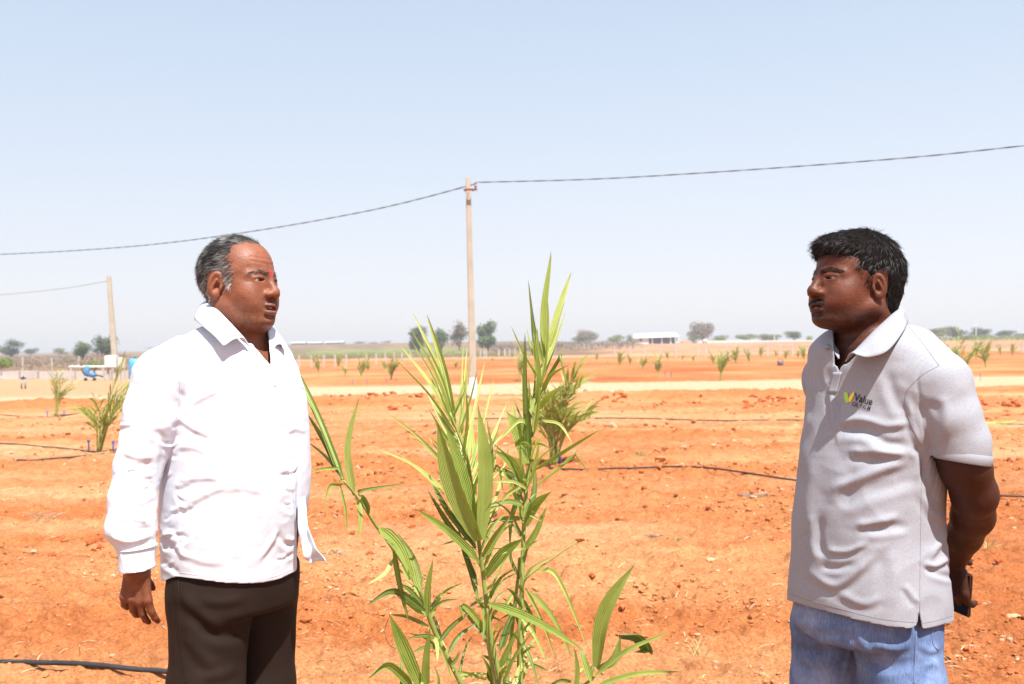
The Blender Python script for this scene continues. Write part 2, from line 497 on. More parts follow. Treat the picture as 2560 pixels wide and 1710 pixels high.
def mesh_sdf(f, lo, hi, h, slack=2.2):
    """surface nets on the blocks that hold the surface"""
    B = 8
    lo = np.array(lo, float); n = np.ceil((np.array(hi) - lo) / (h * B)).astype(int)
    g = np.stack(np.meshgrid(*[np.arange(k) for k in n], indexing='ij'), -1).reshape(-1, 3)
    c = lo + (g + .5) * B * h
    v = f(c.astype(np.float32))
    act = g[np.abs(v) < slack * B * h * .87]
    off = np.stack(np.meshgrid(*[np.arange(B + 1)] * 3, indexing='ij'), -1).reshape(-1, 3)
    G = act[:, None, :] * B + off[None]
    P = (lo + G.reshape(-1, 3) * h).astype(np.float32)
    D = np.empty(len(P), np.float32)
    st = 400000
    for i in range(0, len(P), st): D[i:i + st] = f(P[i:i + st])
    D = D.reshape(len(act), B + 1, B + 1, B + 1)
    neg = D < 0
    corners = [(i, j, k) for i in (0, 1) for j in (0, 1) for k in (0, 1)]
    cnt = sum(neg[:, i:i + B, j:j + B, k:k + B].astype(np.int8) for i, j, k in corners)
    mixed = (cnt > 0) & (cnt < 8)
    bi, ci, cj, ck = np.nonzero(mixed)
    cell = act[bi] * B + np.stack([ci, cj, ck], 1)
    acc = np.zeros((len(bi), 3)); w = np.zeros(len(bi))
    vals = {c_: D[bi, ci + c_[0], cj + c_[1], ck + c_[2]] for c_ in corners}
    for a in range(3):
        for c0 in corners:
            if c0[a] == 1: continue
            c1 = list(c0); c1[a] = 1; c1 = tuple(c1)
            v0, v1 = vals[c0], vals[c1]
            x = (v0 < 0) != (v1 < 0)
            t = np.where(x, v0 / np.where(x, v0 - v1, 1), 0)
            p = np.array(c0, float)[None].repeat(len(bi), 0); p[:, a] = t
            acc += p * x[:, None]; w += x
    V = lo + (cell + acc / w[:, None]) * h
    dim = (n + 2) * B
    key = lambda q: ((q[:, 0] + 1) * dim[1] + q[:, 1] + 1) * dim[2] + q[:, 2] + 1
    K = key(cell); order = np.argsort(K); Ks = K[order]
    def find(q):
        k = key(q); i = np.clip(np.searchsorted(Ks, k), 0, len(Ks) - 1)
        return np.where(Ks[i] == k, order[i], -1)
    faces = []
    o3 = np.eye(3, dtype=int)
    for a in range(3):
        b, c_ = (a + 1) % 3, (a + 2) % 3
        c1 = [0, 0, 0]; c1[a] = 1
        v0, v1 = vals[(0, 0, 0)], vals[tuple(c1)]
        x = (v0 < 0) != (v1 < 0)
        q = cell[x]; fl = (v0[x] < 0)
        quad = np.stack([find(q), find(q - o3[b]), find(q - o3[b] - o3[c_]), find(q - o3[c_])], 1)
        ok = (quad >= 0).all(1); quad = quad[ok]; fl = fl[ok]
        quad[~fl] = quad[~fl][:, ::-1]
        faces.append(quad)
    return V, np.vstack(faces)
class Lens:
    """sampling that is finer above a neck height: maps grid space to real space"""
    def __init__(s, c, zn, M=1.9):
        s.c = np.array(c, np.float32); s.zn = zn; s.M = M
        s.t = np.linspace(0, 1.2, 600); m = 1 + (M - 1) * sstep(0, .07, s.t)
        s.zt = np.concatenate([[0], np.cumsum(1 / m[:-1] * np.diff(s.t))])
    def real(s, q):
        q = np.asarray(q); t = np.clip(q[:, 2] - s.zn, 0, 1.2)
        m = 1 + (s.M - 1) * sstep(0, .07, t)
        p = q.copy()
        p[:, 0] = s.c[0] + (q[:, 0] - s.c[0]) / m; p[:, 1] = s.c[1] + (q[:, 1] - s.c[1]) / m
        p[:, 2] = np.where(q[:, 2] > s.zn, s.zn + np.interp(t, s.t, s.zt), q[:, 2])
        return p.astype(q.dtype)
def vnormals(V, F):
    a, b, c, d = (V[F[:, i]] for i in range(4))
    n = np.cross(c - a, d - b)
    out = np.zeros_like(V)
    for i in range(4): np.add.at(out, F[:, i], n)
    return out / np.maximum(np.linalg.norm(out, axis=1), 1e-12)[:, None]
def compact(V, F, keepf):
    F = F[keepf]; used = np.zeros(len(V), bool); used[F.ravel()] = True
    idx = np.cumsum(used) - 1
    return V[used], idx[F], used
def smooth_boundary(V, F, it=8, lam=.5):
    e = np.vstack([F[:, [i, (i + 1) % 4]] for i in range(4)])
    es = np.sort(e, 1); k = es[:, 0].astype(np.int64) * len(V) + es[:, 1]
    uk, inv, cnt = np.unique(k, return_inverse=True, return_counts=True)
    b = es[cnt[inv] == 1]; b = np.vstack([b, b[:, ::-1]])
    deg = np.bincount(b[:, 0], minlength=len(V)).astype(float); on = (deg >= 2)
    for _ in range(it):
        s = np.stack([np.bincount(b[:, 0], weights=V[b[:, 1], j], minlength=len(V)) for j in range(3)], 1)
        V = np.where(on[:, None], V + lam * (s / np.maximum(deg, 1)[:, None] - V), V)
    return V
def laplace(V, F, it=2, lam=.5):
    e = np.vstack([F[:, [i, (i + 1) % 4]] for i in range(4)])
    e = np.vstack([e, e[:, ::-1]])
    deg = np.bincount(e[:, 0], minlength=len(V)).astype(float)
    for _ in range(it):
        s = np.stack([np.bincount(e[:, 0], weights=V[e[:, 1], k], minlength=len(V)) for k in range(3)], 1)
        V = V + lam * (s / np.maximum(deg, 1)[:, None] - V)
    return V
def smooth_interp(x, y, n=300):
    """Catmull-Rom table of y(x), x increasing"""
    x = np.array(x, float); y = np.array(y, float)
    m = np.gradient(y, x)
    xs = np.linspace(x[0], x[-1], n); i = np.clip(np.searchsorted(x, xs, 'right') - 1, 0, len(x) - 2)
    h = x[i + 1] - x[i]; t = (xs - x[i]) / h
    ys = (2 * t**3 - 3 * t**2 + 1) * y[i] + (t**3 - 2 * t**2 + t) * h * m[i] + (-2 * t**3 + 3 * t**2) * y[i + 1] + (t**3 - t**2) * h * m[i + 1]
    return xs, ys
class Rings:
    """stacked oval sections of a trunk: per level centre, half width, half depth and facing"""
    def __init__(s, z, cx, cy, a, b, yaw, front=1.0, e=2.3):
        o = np.argsort(z); z = np.array(z)[o]
        s.z0, s.z1 = z[0], z[-1]; s.e = e; s.front = front
        s.t = {}
        for k, v in dict(cx=cx, cy=cy, a=a, b=b, yaw=yaw).items():
            s.t[k] = smooth_interp(z, np.array(v)[o])
    def at(s, k, z): return np.interp(z, *s.t[k])
    def frame(s, p):
        z = p[:, 2]
        dx = p[:, 0] - s.at('cx', z); dy = p[:, 1] - s.at('cy', z); w = s.at('yaw', z)
        fx, fy = np.cos(w), np.sin(w)
        return dx * fx + dy * fy, -dx * fy + dy * fx       # forward, left
    def sdf(s, p, off=0.0, capz=True):
        u, v = s.frame(p); z = p[:, 2]
        a = s.at('a', z) + off; b = s.at('b', z) + off
        b = np.where(u > 0, b * s.front, b)
        ln = np.sqrt(u * u + v * v) + 1e-6
        rho = (np.abs(u / b) ** s.e + np.abs(v / a) ** s.e) ** (1 / s.e) + 1e-6
        d = ln - ln / rho
        d = np.maximum(d, -np.minimum(a, b))
        if capz: d = smax(d, np.maximum(z - s.z1 - off, s.z0 - off - z), .02)
        return d.astype(np.float32)

# ------------------------------------------------------------------ heads
def head_sdf(p, o):
    """p in head space: x forward, y left, z up; eyes at z = 0"""
    p = p.copy(); cf = o.get('chin', 1.0)
    p[:, 2] = np.where(p[:, 2] < -.035, -.035 + (p[:, 2] + .035) * cf, p[:, 2])
    q = p.copy(); q[:, 1] = np.abs(q[:, 1])
    d = ell(p, (-.012, 0, .030), (.097, .076, o.get('cran', .088)))
    d = smin(d, ell(p, (.022, 0, .032), (.066, .064, .068)), .02)
    d = smin(d, ell(p, (.026, 0, -.045), (.060, .058 * o['fat'], .072)), .025)
    d = smin(d, cap(q, (-.012, .050 * o['fat'], -.060), (.060, .020, -.098), .021, .019), .03)
    d = smin(d, ell(p, (.073, 0, -.099), (.021, .024, .019)), .02)
    d = smin(d, ell(q, (.050, .040 * o['fat'], -.030), (.030, .024, .030)), .025)
    d = smin(d, ell(p, (.020, 0, -.100), (.055, .046 * o['fat'], .030 * o.get('under', 1.08))), .025)
    d = smin(d, cap(q, (.087, .010, .014), (.066, .048, .011), .0105, .0065), .016)
    d = smin(d, ell(p, (.076, 0, -.068), (.021, .030, .028)), .015)
    d = smax(d, -(L2(q - np.array((.1030, .036, -.001), np.float32)) - .0180), .012)
    d = smin(d, ell(q, (.078, .015, -.001), (.013, .011, .016)), .012)
    d = smin(d, cap(p, (.086, 0, .013), (.107, 0, -.028), .0075, .0105), .011)
    d = smin(d, L2(p - np.array((.1065, 0, -.034), np.float32)) - .0115 * o['nose'], .008)
    d = smin(d, ell(q, (.096, .0150 * o['nose'], -.037), (.013, .0085, .0090)), .010)
    d = smax(d, -ell(q, (.1035, .0072, -.0465), (.0055, .0042, .0045)), .002)
    for zc_, w_ in ((.040, .0010), (.052, .0008)):
        d = d + o.get('lines', 0) * w_ * np.exp(-((p[:, 2] - zc_ - .10 * q[:, 1] ** 2 / .04) / .0022) ** 2) * (q[:, 1] < .045) * (p[:, 0] > .05)
    # lids
    lid = L2(q - np.array((.0745, .032, .000), np.float32)) - .0152
    d = smin(d, lid, .006)
    d = smin(d, cap(q, (.0895, .021, .0070), (.0780, .0455, .0042), .0026, .0020), .005)     # upper lid fold
    # crow's-foot and cheek folds
    d = smax(d, -cap(q, (.0935, .021, -.040), (.081, .037, -.074), .0034, .0030), .007)
    d = d + .00012 * o.get('pore', 1.) * (np.sin(p[:, 0] * 900 + 3 * np.sin(p[:, 2] * 700)) * np.sin(p[:, 2] * 800 + p[:, 1] * 650))
    d = smin(d, cap(q, (.084, .018, -.013), (.072, .043, -.014), .0055, .004), .008)      # lower lid bag
    d = smin(d, ell(q, (.058, .030, -.055), (.030, .026, .032)), .02)
    d = smin(d, ell(q, (.067, .020, -.022), (.021, .022, .024)), .018)
    # lips
    op = o['open']
    d = smin(d, ell(p, (.0965, 0, -.0655 + op * .4), (.0085, .0240, .0062)), .005)
    d = smin(d, ell(p, (.0930, 0, -.0795 - op * .6), (.0100, .0215, .0076)), .005)
    d = smax(d, -ell(p, (.1030, 0, -.0722), (.020, .0215, .0012 + op)), .002)
    d = smax(d, -cap(q, (.093, 0, -.0905 - op), (.088, .014, -.0905 - op), .003, .003), .010)
    # the opening between the lids, narrowed against the sun
    sl = ell(q, (.0880, .0325, -.0012 - .06 * np.abs(0.0)), (.0135, .0138, o.get('eye', .0038)))
    d = smax(d, -sl, .0015)
    # ears
    c = np.array((-.010, .0765, -.008), np.float32); e = (q - c) / o.get('ear', 1.0)
    ca, sa = math.cos(.26), math.sin(.26)
    ex = e[:, 0] * ca - e[:, 2] * sa; ez = e[:, 0] * sa + e[:, 2] * ca
    u = .88 * ex - .47 * e[:, 1]; nn = .47 * ex + .88 * e[:, 1]
    E = np.stack([u, nn, ez], 1)
    ear = ell(E, (0, .004, 0), (.0185, .0075, .033))
    ear = smin(ear, ell(E, (.006, .003, -.026), (.010, .006, .011)), .006)
    ear = smax(ear, -ell(E, (.003, .0125, .004), (.0125, .0085, .024)), .003)
    ear = smax(ear, -ell(E, (.006, .0085, -.004), (.0075, .010, .011)), .003)
    ear = smin(ear, cap(E, (.002, .006, .012), (-.006, .006, -.012), .0026, .003), .003)
    ear = smin(ear, ell(E, (.0155, .005, -.005), (.004, .004, .007)), .004)
    d = smin(d, ear, .005)
    return d
def brow_dist(p):
    q = p.copy(); q[:, 1] = np.abs(q[:, 1])
    return np.minimum(cap(q, (.099, .012, .012), (.092, .030, .0175), .0028, .0034), cap(q, (.092, .030, .0175), (.074, .052, .011), .0034, .0015))
def strands(name, roots, dirs, norms, length, rad, mat, parent, cols, curl=.3, seg=4, lift=.25, hug=None):
    """hair as thin ribbons; roots, dirs and norms (n,3) in world space"""
    n = len(roots)
    P = roots.copy(); D = dirs.copy(); pts = [P.copy()]
    jit = RNG.normal(0, 1, (n, 3))
    for s_ in range(seg):
        D = D + curl * (jit * .45 + RNG.normal(0, .35, (n, 3))) / seg + norms * lift / seg * (1 if s_ < 1 else -.35)
        D /= np.linalg.norm(D, axis=1)[:, None]
        P = P + D * (length / seg)[:, None]
        if hug is not None: P = hug(P)
        pts.append(P.copy())
    W = np.cross(dirs, norms); W /= np.maximum(np.linalg.norm(W, axis=1), 1e-9)[:, None]
    V = np.zeros((n, (seg + 1) * 2, 3)); tw = RNG.uniform(-.8, .8, n)[:, None]
    W = W * np.cos(tw) + norms * np.sin(tw)
    for s_ in range(seg + 1):
        r = rad * (1 - .85 * (s_ / seg) ** 1.5)
        V[:, 2 * s_] = pts[s_] - W * r; V[:, 2 * s_ + 1] = pts[s_] + W * r
    b = np.arange(n)[:, None] * (seg + 1) * 2
    F = np.stack([np.stack([b[:, 0] + 2 * s_, b[:, 0] + 2 * s_ + 1, b[:, 0] + 2 * s_ + 3, b[:, 0] + 2 * s_ + 2], 1) for s_ in range(seg)], 1).reshape(-1, 4)
    me = np_mesh(name, V.reshape(-1, 3), F)
    col_attr(me, np.repeat(cols, (seg + 1) * 2, 0))
    return link(name, me, mat, parent)
def skin_material(name, spec=.5, rough=.42):
    m, nt, p, out = mat_new(name)
    va = N(nt, 'ShaderNodeVertexColor', layer_name='Col')
    tc = N(nt, 'ShaderNodeTexCoord')
    n1 = N(nt, 'ShaderNodeTexNoise', i_Scale=38., i_Detail=8., i_Roughness=.72)
    n2 = N(nt, 'ShaderNodeTexNoise', i_Scale=260., i_Detail=4.)
    for n in (n1, n2): nt.links.new(tc.outputs['Object'], n.inputs['Vector'])
    r = ramp(nt, [(.28, (.62, .56, .52)), (.5, (1, 1, 1)), (.72, (1.28, 1.24, 1.20))]); nt.links.new(n1.outputs[0], r.inputs[0])
    nt.links.new(mixc(nt, va.outputs[0], r.outputs[0], .8, 'MULTIPLY'), p.inputs['Base Color'])
    rr = ramp(nt, [(.3, (rough - .06,) * 3), (.7, (rough + .22,) * 3)]); nt.links.new(n1.outputs[0], rr.inputs[0])
    nt.links.new(rr.outputs[0], p.inputs['Roughness'])
    p.inputs['Specular IOR Level'].default_value = spec
    p.inputs['Subsurface Weight'].default_value = .05
    p.inputs['Subsurface Radius'].default_value = (.9, .3, .12); p.inputs['Subsurface Scale'].default_value = .006
    b = N(nt, 'ShaderNodeBump', i_Strength=.5, i_Distance=.002); nt.links.new(n2.outputs[0], b.inputs['Height'])
    nt.links.new(b.outputs[0], p.inputs['Normal'])
    return m
def hair_material(name, rough=.38):
    m, nt, p, out = mat_new(name)
    va = N(nt, 'ShaderNodeVertexColor', layer_name='Col')
    nt.links.new(va.outputs[0], p.inputs['Base Color'])
    p.inputs['Roughness'].default_value = rough; p.inputs['Specular IOR Level'].default_value = .22
    return m
def hand_fields(W, ax, pn, th, curl, s=1.0, spread=.12, thumb=(.6, .5), flen=(.072, .080, .075, .060)):
    """W wrist, ax along the hand, pn out of the palm, th towards the thumb; returns capsule lists"""
    W, ax, pn, th = (np.array(v, float) for v in (W, ax, pn, th))
    un = lambda v: v / np.linalg.norm(v)
    ax = un(ax); pn = un(pn - ax * (pn @ ax)); th = un(th - ax * (th @ ax) - pn * (th @ pn))
    out = []
    for i, l in enumerate(flen):
        side = (1.5 - i) * .0205 * s
        base = W + ax * (.092 - .004 * abs(1 - i)) * s + th * side
        root = W + ax * .035 * s + th * side * .7
        out.append(([root, base], [.0125 * s, .0105 * s]))
        a = 0.15 + .1 * i
        dirn = un(ax + th * (1.5 - i) * spread)
        pts = [base]; rs = [.0100 * s]
        c = curl[i] if hasattr(curl, '__len__') else curl
        for j, fr in enumerate((.45, .31, .24)):
            ang = c * (j + 1) * .5
            dd = dirn * math.cos(ang) + pn * math.sin(ang)
            pts.append(pts[-1] + dd * l * fr * s); rs.append((.0092, .0082, .0070)[j] * s)
        out.append((pts, rs))
    b0 = W + ax * .025 * s + th * (.022 if thumb[0] > 0 else .010) * s + pn * .006 * s
    d1 = un(ax * .75 + th * thumb[0] + pn * thumb[1]); d2 = un(ax + th * thumb[0] * .35 + pn * thumb[1] * 1.2)
    p1 = b0 + d1 * .045 * s; p2 = p1 + d2 * .033 * s; p3 = p2 + d2 * .024 * s
    out.append(([b0, p1, p2, p3], [.0155 * s, .0120 * s, .0100 * s, .0078 * s]))
    return out
def hand_sdf(p, H):
    d = None
    for pts, rs in H:
        e = chain(p, pts, rs, .004)
        d = e if d is None else smin(d, e, .006)
    return d
# ------------------------------------------------------------------ person in the white shirt (left)
def yawm(fx, fy, pitch=0., roll=0.):
    """columns forward, left, up in world space"""
    f = Vector((fx, fy, 0)).normalized(); u = Vector((0, 0, 1)); l = u.cross(f)
    M = Matrix((f, l, u)).transposed()
    M = M @ Matrix.Rotation(pitch, 3, 'Y') @ Matrix.Rotation(roll, 3, 'X')
    return np.array(M)
def ring_table(rows, d0, sgn, e=2.3):
    """rows (py, left px, right px, width/depth ratio, turn towards the camera in degrees, extra depth);
    each oval is fitted so that, seen from where the photo was taken, it spans those two columns"""
    z, cx, cy, a, b, yw = [], [], [], [], [], []
    ph = np.linspace(0, 2 * np.pi, 120, endpoint=False)
    cu = np.sign(np.cos(ph)) * np.abs(np.cos(ph)) ** (2 / e); cv = np.sign(np.sin(ph)) * np.abs(np.sin(ph)) ** (2 / e)
    for py, l, r, k, t, dy in rows:
        th = math.radians(t); w = (r - l) / 2 / FPX * d0; yaw = -th if sgn > 0 else math.pi + th
        c = at((l + r) / 2, py, d0); x = c[0]
        for _ in range(12):
            bb = w / math.sqrt(k * k * math.sin(th) ** 2 + math.cos(th) ** 2)
            X = x + cu * bb * math.cos(yaw) - cv * bb * k * math.sin(yaw)
            Y = d0 + dy + cu * bb * math.sin(yaw) + cv * bb * k * math.cos(yaw)
            sx = to_px(np.stack([X, Y, np.full_like(X, c[2])], 1))[0]
            x += ((l + r) - (sx.min() + sx.max())) / 2 / FPX * d0 * .9
            w *= ((r - l) / (sx.max() - sx.min())) ** .9
        z.append(c[2]); cx.append(x); cy.append(d0 + dy); a.append(bb * k); b.append(bb); yw.append(yaw)
    return z, cx, cy, a, b, yw
def fold_strokes(V, Nn, strokes, sc=1.0):
    """press creases into cloth along strokes given in photo pixels on the side that faces the camera"""
    x, y = to_px(V)
    disp = np.zeros(len(V))
    face = sstep(.25, -.15, Nn[:, 1])
    for pts, amp, w in strokes:
        pts = smooth_path([(a, b, 0) for a, b in pts], 6)[:, :2] if len(pts) > 2 else np.array(pts, float)
        best = np.full(len(V), 1e9); sd = np.zeros(len(V)); tt = np.zeros(len(V))
        n = len(pts) - 1
        for i in range(n):
            a, b = pts[i], pts[i + 1]; ab = b - a; L = ab @ ab
            t = np.clip(((x - a[0]) * ab[0] + (y - a[1]) * ab[1]) / L, 0, 1)
            dx = x - a[0] - t * ab[0]; dy = y - a[1] - t * ab[1]
            dd = np.sqrt(dx * dx + dy * dy); s = np.sign(ab[0] * dy - ab[1] * dx)
            m = dd < best
            best = np.where(m, dd, best); sd = np.where(m, s * dd, sd); tt = np.where(m, (i + t) / n, tt)
        endf = np.clip(np.minimum(tt, 1 - tt) * 5 + .15, 0, 1)
        disp += amp * endf * (np.exp(-(best / w) ** 2) - .55 * np.exp(-((sd - 1.7 * w) / w) ** 2) * (best < 6 * w))
    return V + Nn * (disp * face * .001 * sc)[:, None]
def ring_cut(V, F, zcut, h):
    """drop everything under the hem curve and pull the rim onto it"""
    below = V[:, 2] < zcut
    keep = ~(below[F].all(1))
    V, F, used = compact(V, F, keep)
    zc = zcut[used]
    V[:, 2] = np.where(V[:, 2] < zc, zc, V[:, 2])
    return V, F, used
def cloth_obj(name, V, F, mat, parent, thick=.003, cols=None):
    me = np_mesh(name, V, F)
    if cols is not None: col_attr(me, cols)
    o = link(name, me, mat, parent)
    md = o.modifiers.new('thickness', 'SOLIDIFY'); md.thickness = thick; md.offset = -1
    return o
def shoe(name, c, fwd, mat, parent):
    f = np.array(fwd) / np.linalg.norm(fwd); l = np.array((-f[1], f[0], 0))
    def S(p):
        q = p - np.array(c, np.float32); u = q @ f.astype(np.float32); v = q @ l.astype(np.float32); z = q[:, 2]
        Q = np.stack([u, v, z], 1).astype(np.float32)
        d = smin(ell(Q, (.07, 0, .035), (.10, .045, .040)), ell(Q, (-.05, 0, .040), (.065, .038, .05)), .03)
        d = smin(d, cap(Q, (-.04, 0, .05), (-.045, 0, .11), .042, .04), .03)
        return smax(d, .002 - z, .006)
    V, F = mesh_sdf(S, np.array(c) - .22, np.array(c) + .22, .008)
    return link(name, np_mesh(name, V, F), mat, parent)
def fabric(name, base, var=.06, bump=.15, scale=300., rough=.85, heather=0., wr=0.0, sheen=.0):
    m, nt, p, out = mat_new(name)
    tc = N(nt, 'ShaderNodeTexCoord')
    n1 = N(nt, 'ShaderNodeTexNoise', i_Scale=9., i_Detail=5.); nt.links.new(tc.outputs['Object'], n1.inputs['Vector'])
    r = ramp(nt, [(.3, tuple(b * (1 - var) for b in base)), (.7, tuple(min(1, b * (1 + var)) for b in base))])
    nt.links.new(n1.outputs[0], r.inputs[0]); c = r.outputs[0]
    mp = N(nt, 'ShaderNodeMapping'); mp.inputs['Scale'].default_value = (1, 1, 5.)
    nt.links.new(tc.outputs['Object'], mp.inputs['Vector'])
    n2 = N(nt, 'ShaderNodeTexNoise', i_Scale=scale, i_Detail=3., i_Roughness=.7); nt.links.new(mp.outputs[0], n2.inputs['Vector'])
    if heather:
        h = ramp(nt, [(.3, (1 - heather,) * 3), (.7, (1 + heather * .6,) * 3)]); nt.links.new(n2.outputs[0], h.inputs[0])
        c = mixc(nt, c, h.outputs[0], 1.0, 'MULTIPLY')
    nt.links.new(c, p.inputs['Base Color'])
    p.inputs['Roughness'].default_value = rough; p.inputs['Specular IOR Level'].default_value = .15
    b = N(nt, 'ShaderNodeBump', i_Strength=bump, i_Distance=.002); nt.links.new(n2.outputs[0], b.inputs['Height'])
    if wr:
        n3 = N(nt, 'ShaderNodeTexNoise', i_Scale=26., i_Detail=4., i_Distortion=.6); nt.links.new(tc.outputs['Object'], n3.inputs['Vector'])
        b2 = N(nt, 'ShaderNodeBump', i_Strength=wr, i_Distance=.006); nt.links.new(n3.outputs[0], b2.inputs['Height'])
        nt.links.new(b2.outputs[0], b.inputs['Normal'])
    nt.links.new(b.outputs[0], p.inputs['Normal'])
    return m
M_SHOE = simple('shoe_leather', (.03, .02, .015), .5)
M_EYE, _nt, _p, _o = mat_new('eyeball')
_va = N(_nt, 'ShaderNodeVertexColor', layer_name='Col'); _nt.links.new(_va.outputs[0], _p.inputs['Base Color'])
_p.inputs['Roughness'].default_value = .12
def eyeballs(T, M, s, parent, look=(1, 0, 0)):
    for sg in (1, -1):
        bm = bmesh.new(); bmesh.ops.create_uvsphere(bm, u_segments=24, v_segments=16, radius=.0128)
        V = np.array([v.co for v in bm.verts]); F = [[v.index for v in f.verts] for f in bm.faces]; bm.free()
        lk = np.array(look, float); lk /= np.linalg.norm(lk)
        c = V @ lk / .0128
        C = np.where((c > .90)[:, None], np.array([(.035, .018, .01)]), np.array([(.34, .28, .24)]))
        W = (V + np.array((.0745, .032 * sg, -.0005))) * s @ M.T + T
        me = np_mesh('eye', W, F); col_attr(me, C); link('eye', me, M_EYE, parent)
def head_hull_hug(T, M, s, c=(-.012, 0, .03), r=(.097, .076, .088), off=.003):
    c = np.array(c); r = np.array(r) + off
    def hug(P):
        L = ((P - T) @ M) / s - c
        k = np.sqrt(((L / r) ** 2).sum(1))
        L = np.where((k < 1)[:, None], L / k[:, None], L)
        return (L + c) * s @ M.T + T
    return hug

def build_left():
    d0 = 2.49; K = d0 / FPX
    A = lambda px, py, dy=0.: at(px, py, d0 + dy)
    root = empty('person', (A(560, 1400)[0], d0, 0))
    tag(root, 'standing person in a loose white long-sleeved shirt and dark brown trousers, one arm hanging', 'person')
    m_skin = skin_material('skin_left', .36, .42)
    m_hair = hair_material('hair_grey', .5)
    m_shirt = fabric('white_cotton', (.61, .655, .73), .02, .06, 500., .8, wr=.12)
    m_trou = fabric('brown_trouser_cloth', (.018, .0105, .0075), .12, .10, 420., .72, wr=.15)
    # --- head placement
    s = 1.005; th = math.radians(23)
    M = yawm(math.cos(th), -math.sin(th), math.radians(-3), math.radians(-2))
    T = A(597, 709, 0.0)
    hd = dict(fat=1.02, nose=1.05, open=.0036, cran=.086, lines=1., chin=1.06)
    rows = [(800, 535, 660, 1.0, 40, .02), (830, 474, 692, 1.45, 46, .01), (862, 432, 716, 1.50, 48, 0), (905, 420, 738, 1.5, 48, 0), (960, 416, 757, 1.4, 44, 0),
            (1030, 410, 771, 1.25, 38, 0), (1100, 402, 776, 1.12, 33, 0), (1200, 397, 778, 1.05, 30, 0), (1300, 396, 768, 1.05, 30, 0),
            (1400, 400, 755, 1.08, 30, 0), (1480, 404, 752, 1.1, 30, 0)]
    R = Rings(*ring_table(rows, d0, 1), e=2.25)
    sh_r, el_r, wr_r = A(412, 930, -.135), A(343, 1165, -.165), A(343, 1425, -.20)
    sh_l, el_l, wr_l = A(640, 910, .13), A(590, 1140, .24), A(600, 1390, .22)
    hand_r = hand_fields(A(343, 1408, -.20), np.array((-.06, .02, -1)), np.array((.12, 1, -.1)), np.array((1, -.1, 0)), [.55, .65, .78, .98], .94, .13, (-.25, 1.1))
    hand_l = hand_fields(wr_l, np.array((.25, -.1, -1)), np.array((-1, -.3, 0)), np.array((.3, -1, 0)), .5, 1.0)
    hip_r, hip_l = A(525, 1500, -.06), A(650, 1500, .08)
    kn_r, kn_l = A(508, 1800, -.08), A(662, 1800, .07)
    an_r, an_l = A(505, 2175, -.06), A(665, 2175, .09)
    Tf, Mf = T.astype(np.float32), M.astype(np.float32)
    def body(p):
        d = np.full(len(p), .3, np.float32)
        near = L2(p - Tf) < .30
        if near.any():
            L = ((p[near] - Tf) @ Mf) / s
            d[near] = head_sdf(L.astype(np.float32), hd) * s
        nk = cap(p, A(585, 770, .015), A(590, 850, .02), .062, .066)
        nk = smin(nk, ell(p, A(600, 800, .0), (.05, .05, .04)), .03)
        d = smin(d, nk, .028)
        d = smin(d, smax(R.sdf(p, -.026), A(580, 1385)[2] - p[:, 2], .02), .03)
        for a, b, c in ((sh_r, el_r, wr_r), (sh_l, el_l, wr_l)):
            d = smin(d, cap(p, a, b, .050, .040), .03); d = smin(d, cap(p, b, c, .041, .029), .02)
        for Hh, w in ((hand_r, wr_r), (hand_l, wr_l)):
            nr = L2(p - w.astype(np.float32)) < .26
            if nr.any():
                e = np.full(len(p), .3, np.float32); e[nr] = hand_sdf(p[nr], Hh); d = smin(d, e, .012)
        for a, b, c in ((hip_r, kn_r, an_r), (hip_l, kn_l, an_l)):
            d = smin(d, chain(p, [a, b, c], [.066, .055, .040]), .03)
        return d
    ln_ = Lens(T, A(590, 800)[2], 2.2)
    V, F = mesh_sdf(lambda q_: body(ln_.real(q_)), (A(230, 560)[0], d0 - .42, .02), (A(860, 560)[0], d0 + .42, 2.12), .0040)
    V = ln_.real(V)
    L = (V - T) @ M / s
    C = np.tile(np.array((.195, .068, .034)), (len(V), 1))
    C *= (1 + .10 * fbm(V * 30, 5, 3))[:, None]
    q = np.abs(L[:, 1])
    def paint(w, c): 
        w = np.clip(w, 0, 1)[:, None]; C[:] = C * (1 - w) + np.array(c) * w
    onhead = L[:, 2] > -.14
    lips = (np.minimum(ell(L.astype(np.float32), (.099, 0, -.064), (.010, .022, .007)), ell(L.astype(np.float32), (.096, 0, -.081), (.011, .019, .0055))) < .0005)
    paint(lips * .8, (.26, .085, .07))
    inm = ell(L.astype(np.float32), (.095, 0, -.0722), (.016, .019, .0035)) < 0
    paint(inm * .95, (.03, .008, .006))
    paint(sstep(.004, -.001, brow_dist(L.astype(np.float32))) * .15, (.06, .035, .028))
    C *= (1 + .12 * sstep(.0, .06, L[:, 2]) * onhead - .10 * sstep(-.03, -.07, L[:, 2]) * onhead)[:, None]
    stub = ((L[:, 0] > .02) & onhead) * sstep(-.05, -.065, L[:, 2]) * sstep(-.004, .02, vnoise(L * 700, 3)) * .12
    paint(stub, (.32, .26, .22))
    mous = sstep(.006, 0, np.abs(L[:, 2] + .054)) * (q < .026) * (L[:, 0] > .085) * .18
    paint(mous * (.5 + .5 * vnoise(L * 500, 8)), (.16, .12, .10))
    tl = np.sqrt((L[:, 1] / .0045) ** 2 + ((L[:, 2] - .017) / .008) ** 2)
    paint((tl < 1) * (L[:, 0] > .06), (.55, .02, .03))
    scalp = (L[:, 2] > .06) & (L[:, 0] < .07)
    paint(scalp * .25 * (.5 + .5 * vnoise(L * 160, 4)), (.10, .045, .03))
    handz = L2(V - A(343, 1480, -.2)) < .16
    paint(handz * .35, (.12, .042, .022))
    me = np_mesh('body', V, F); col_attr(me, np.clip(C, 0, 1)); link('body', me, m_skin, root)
    # teeth
    tb = MB()
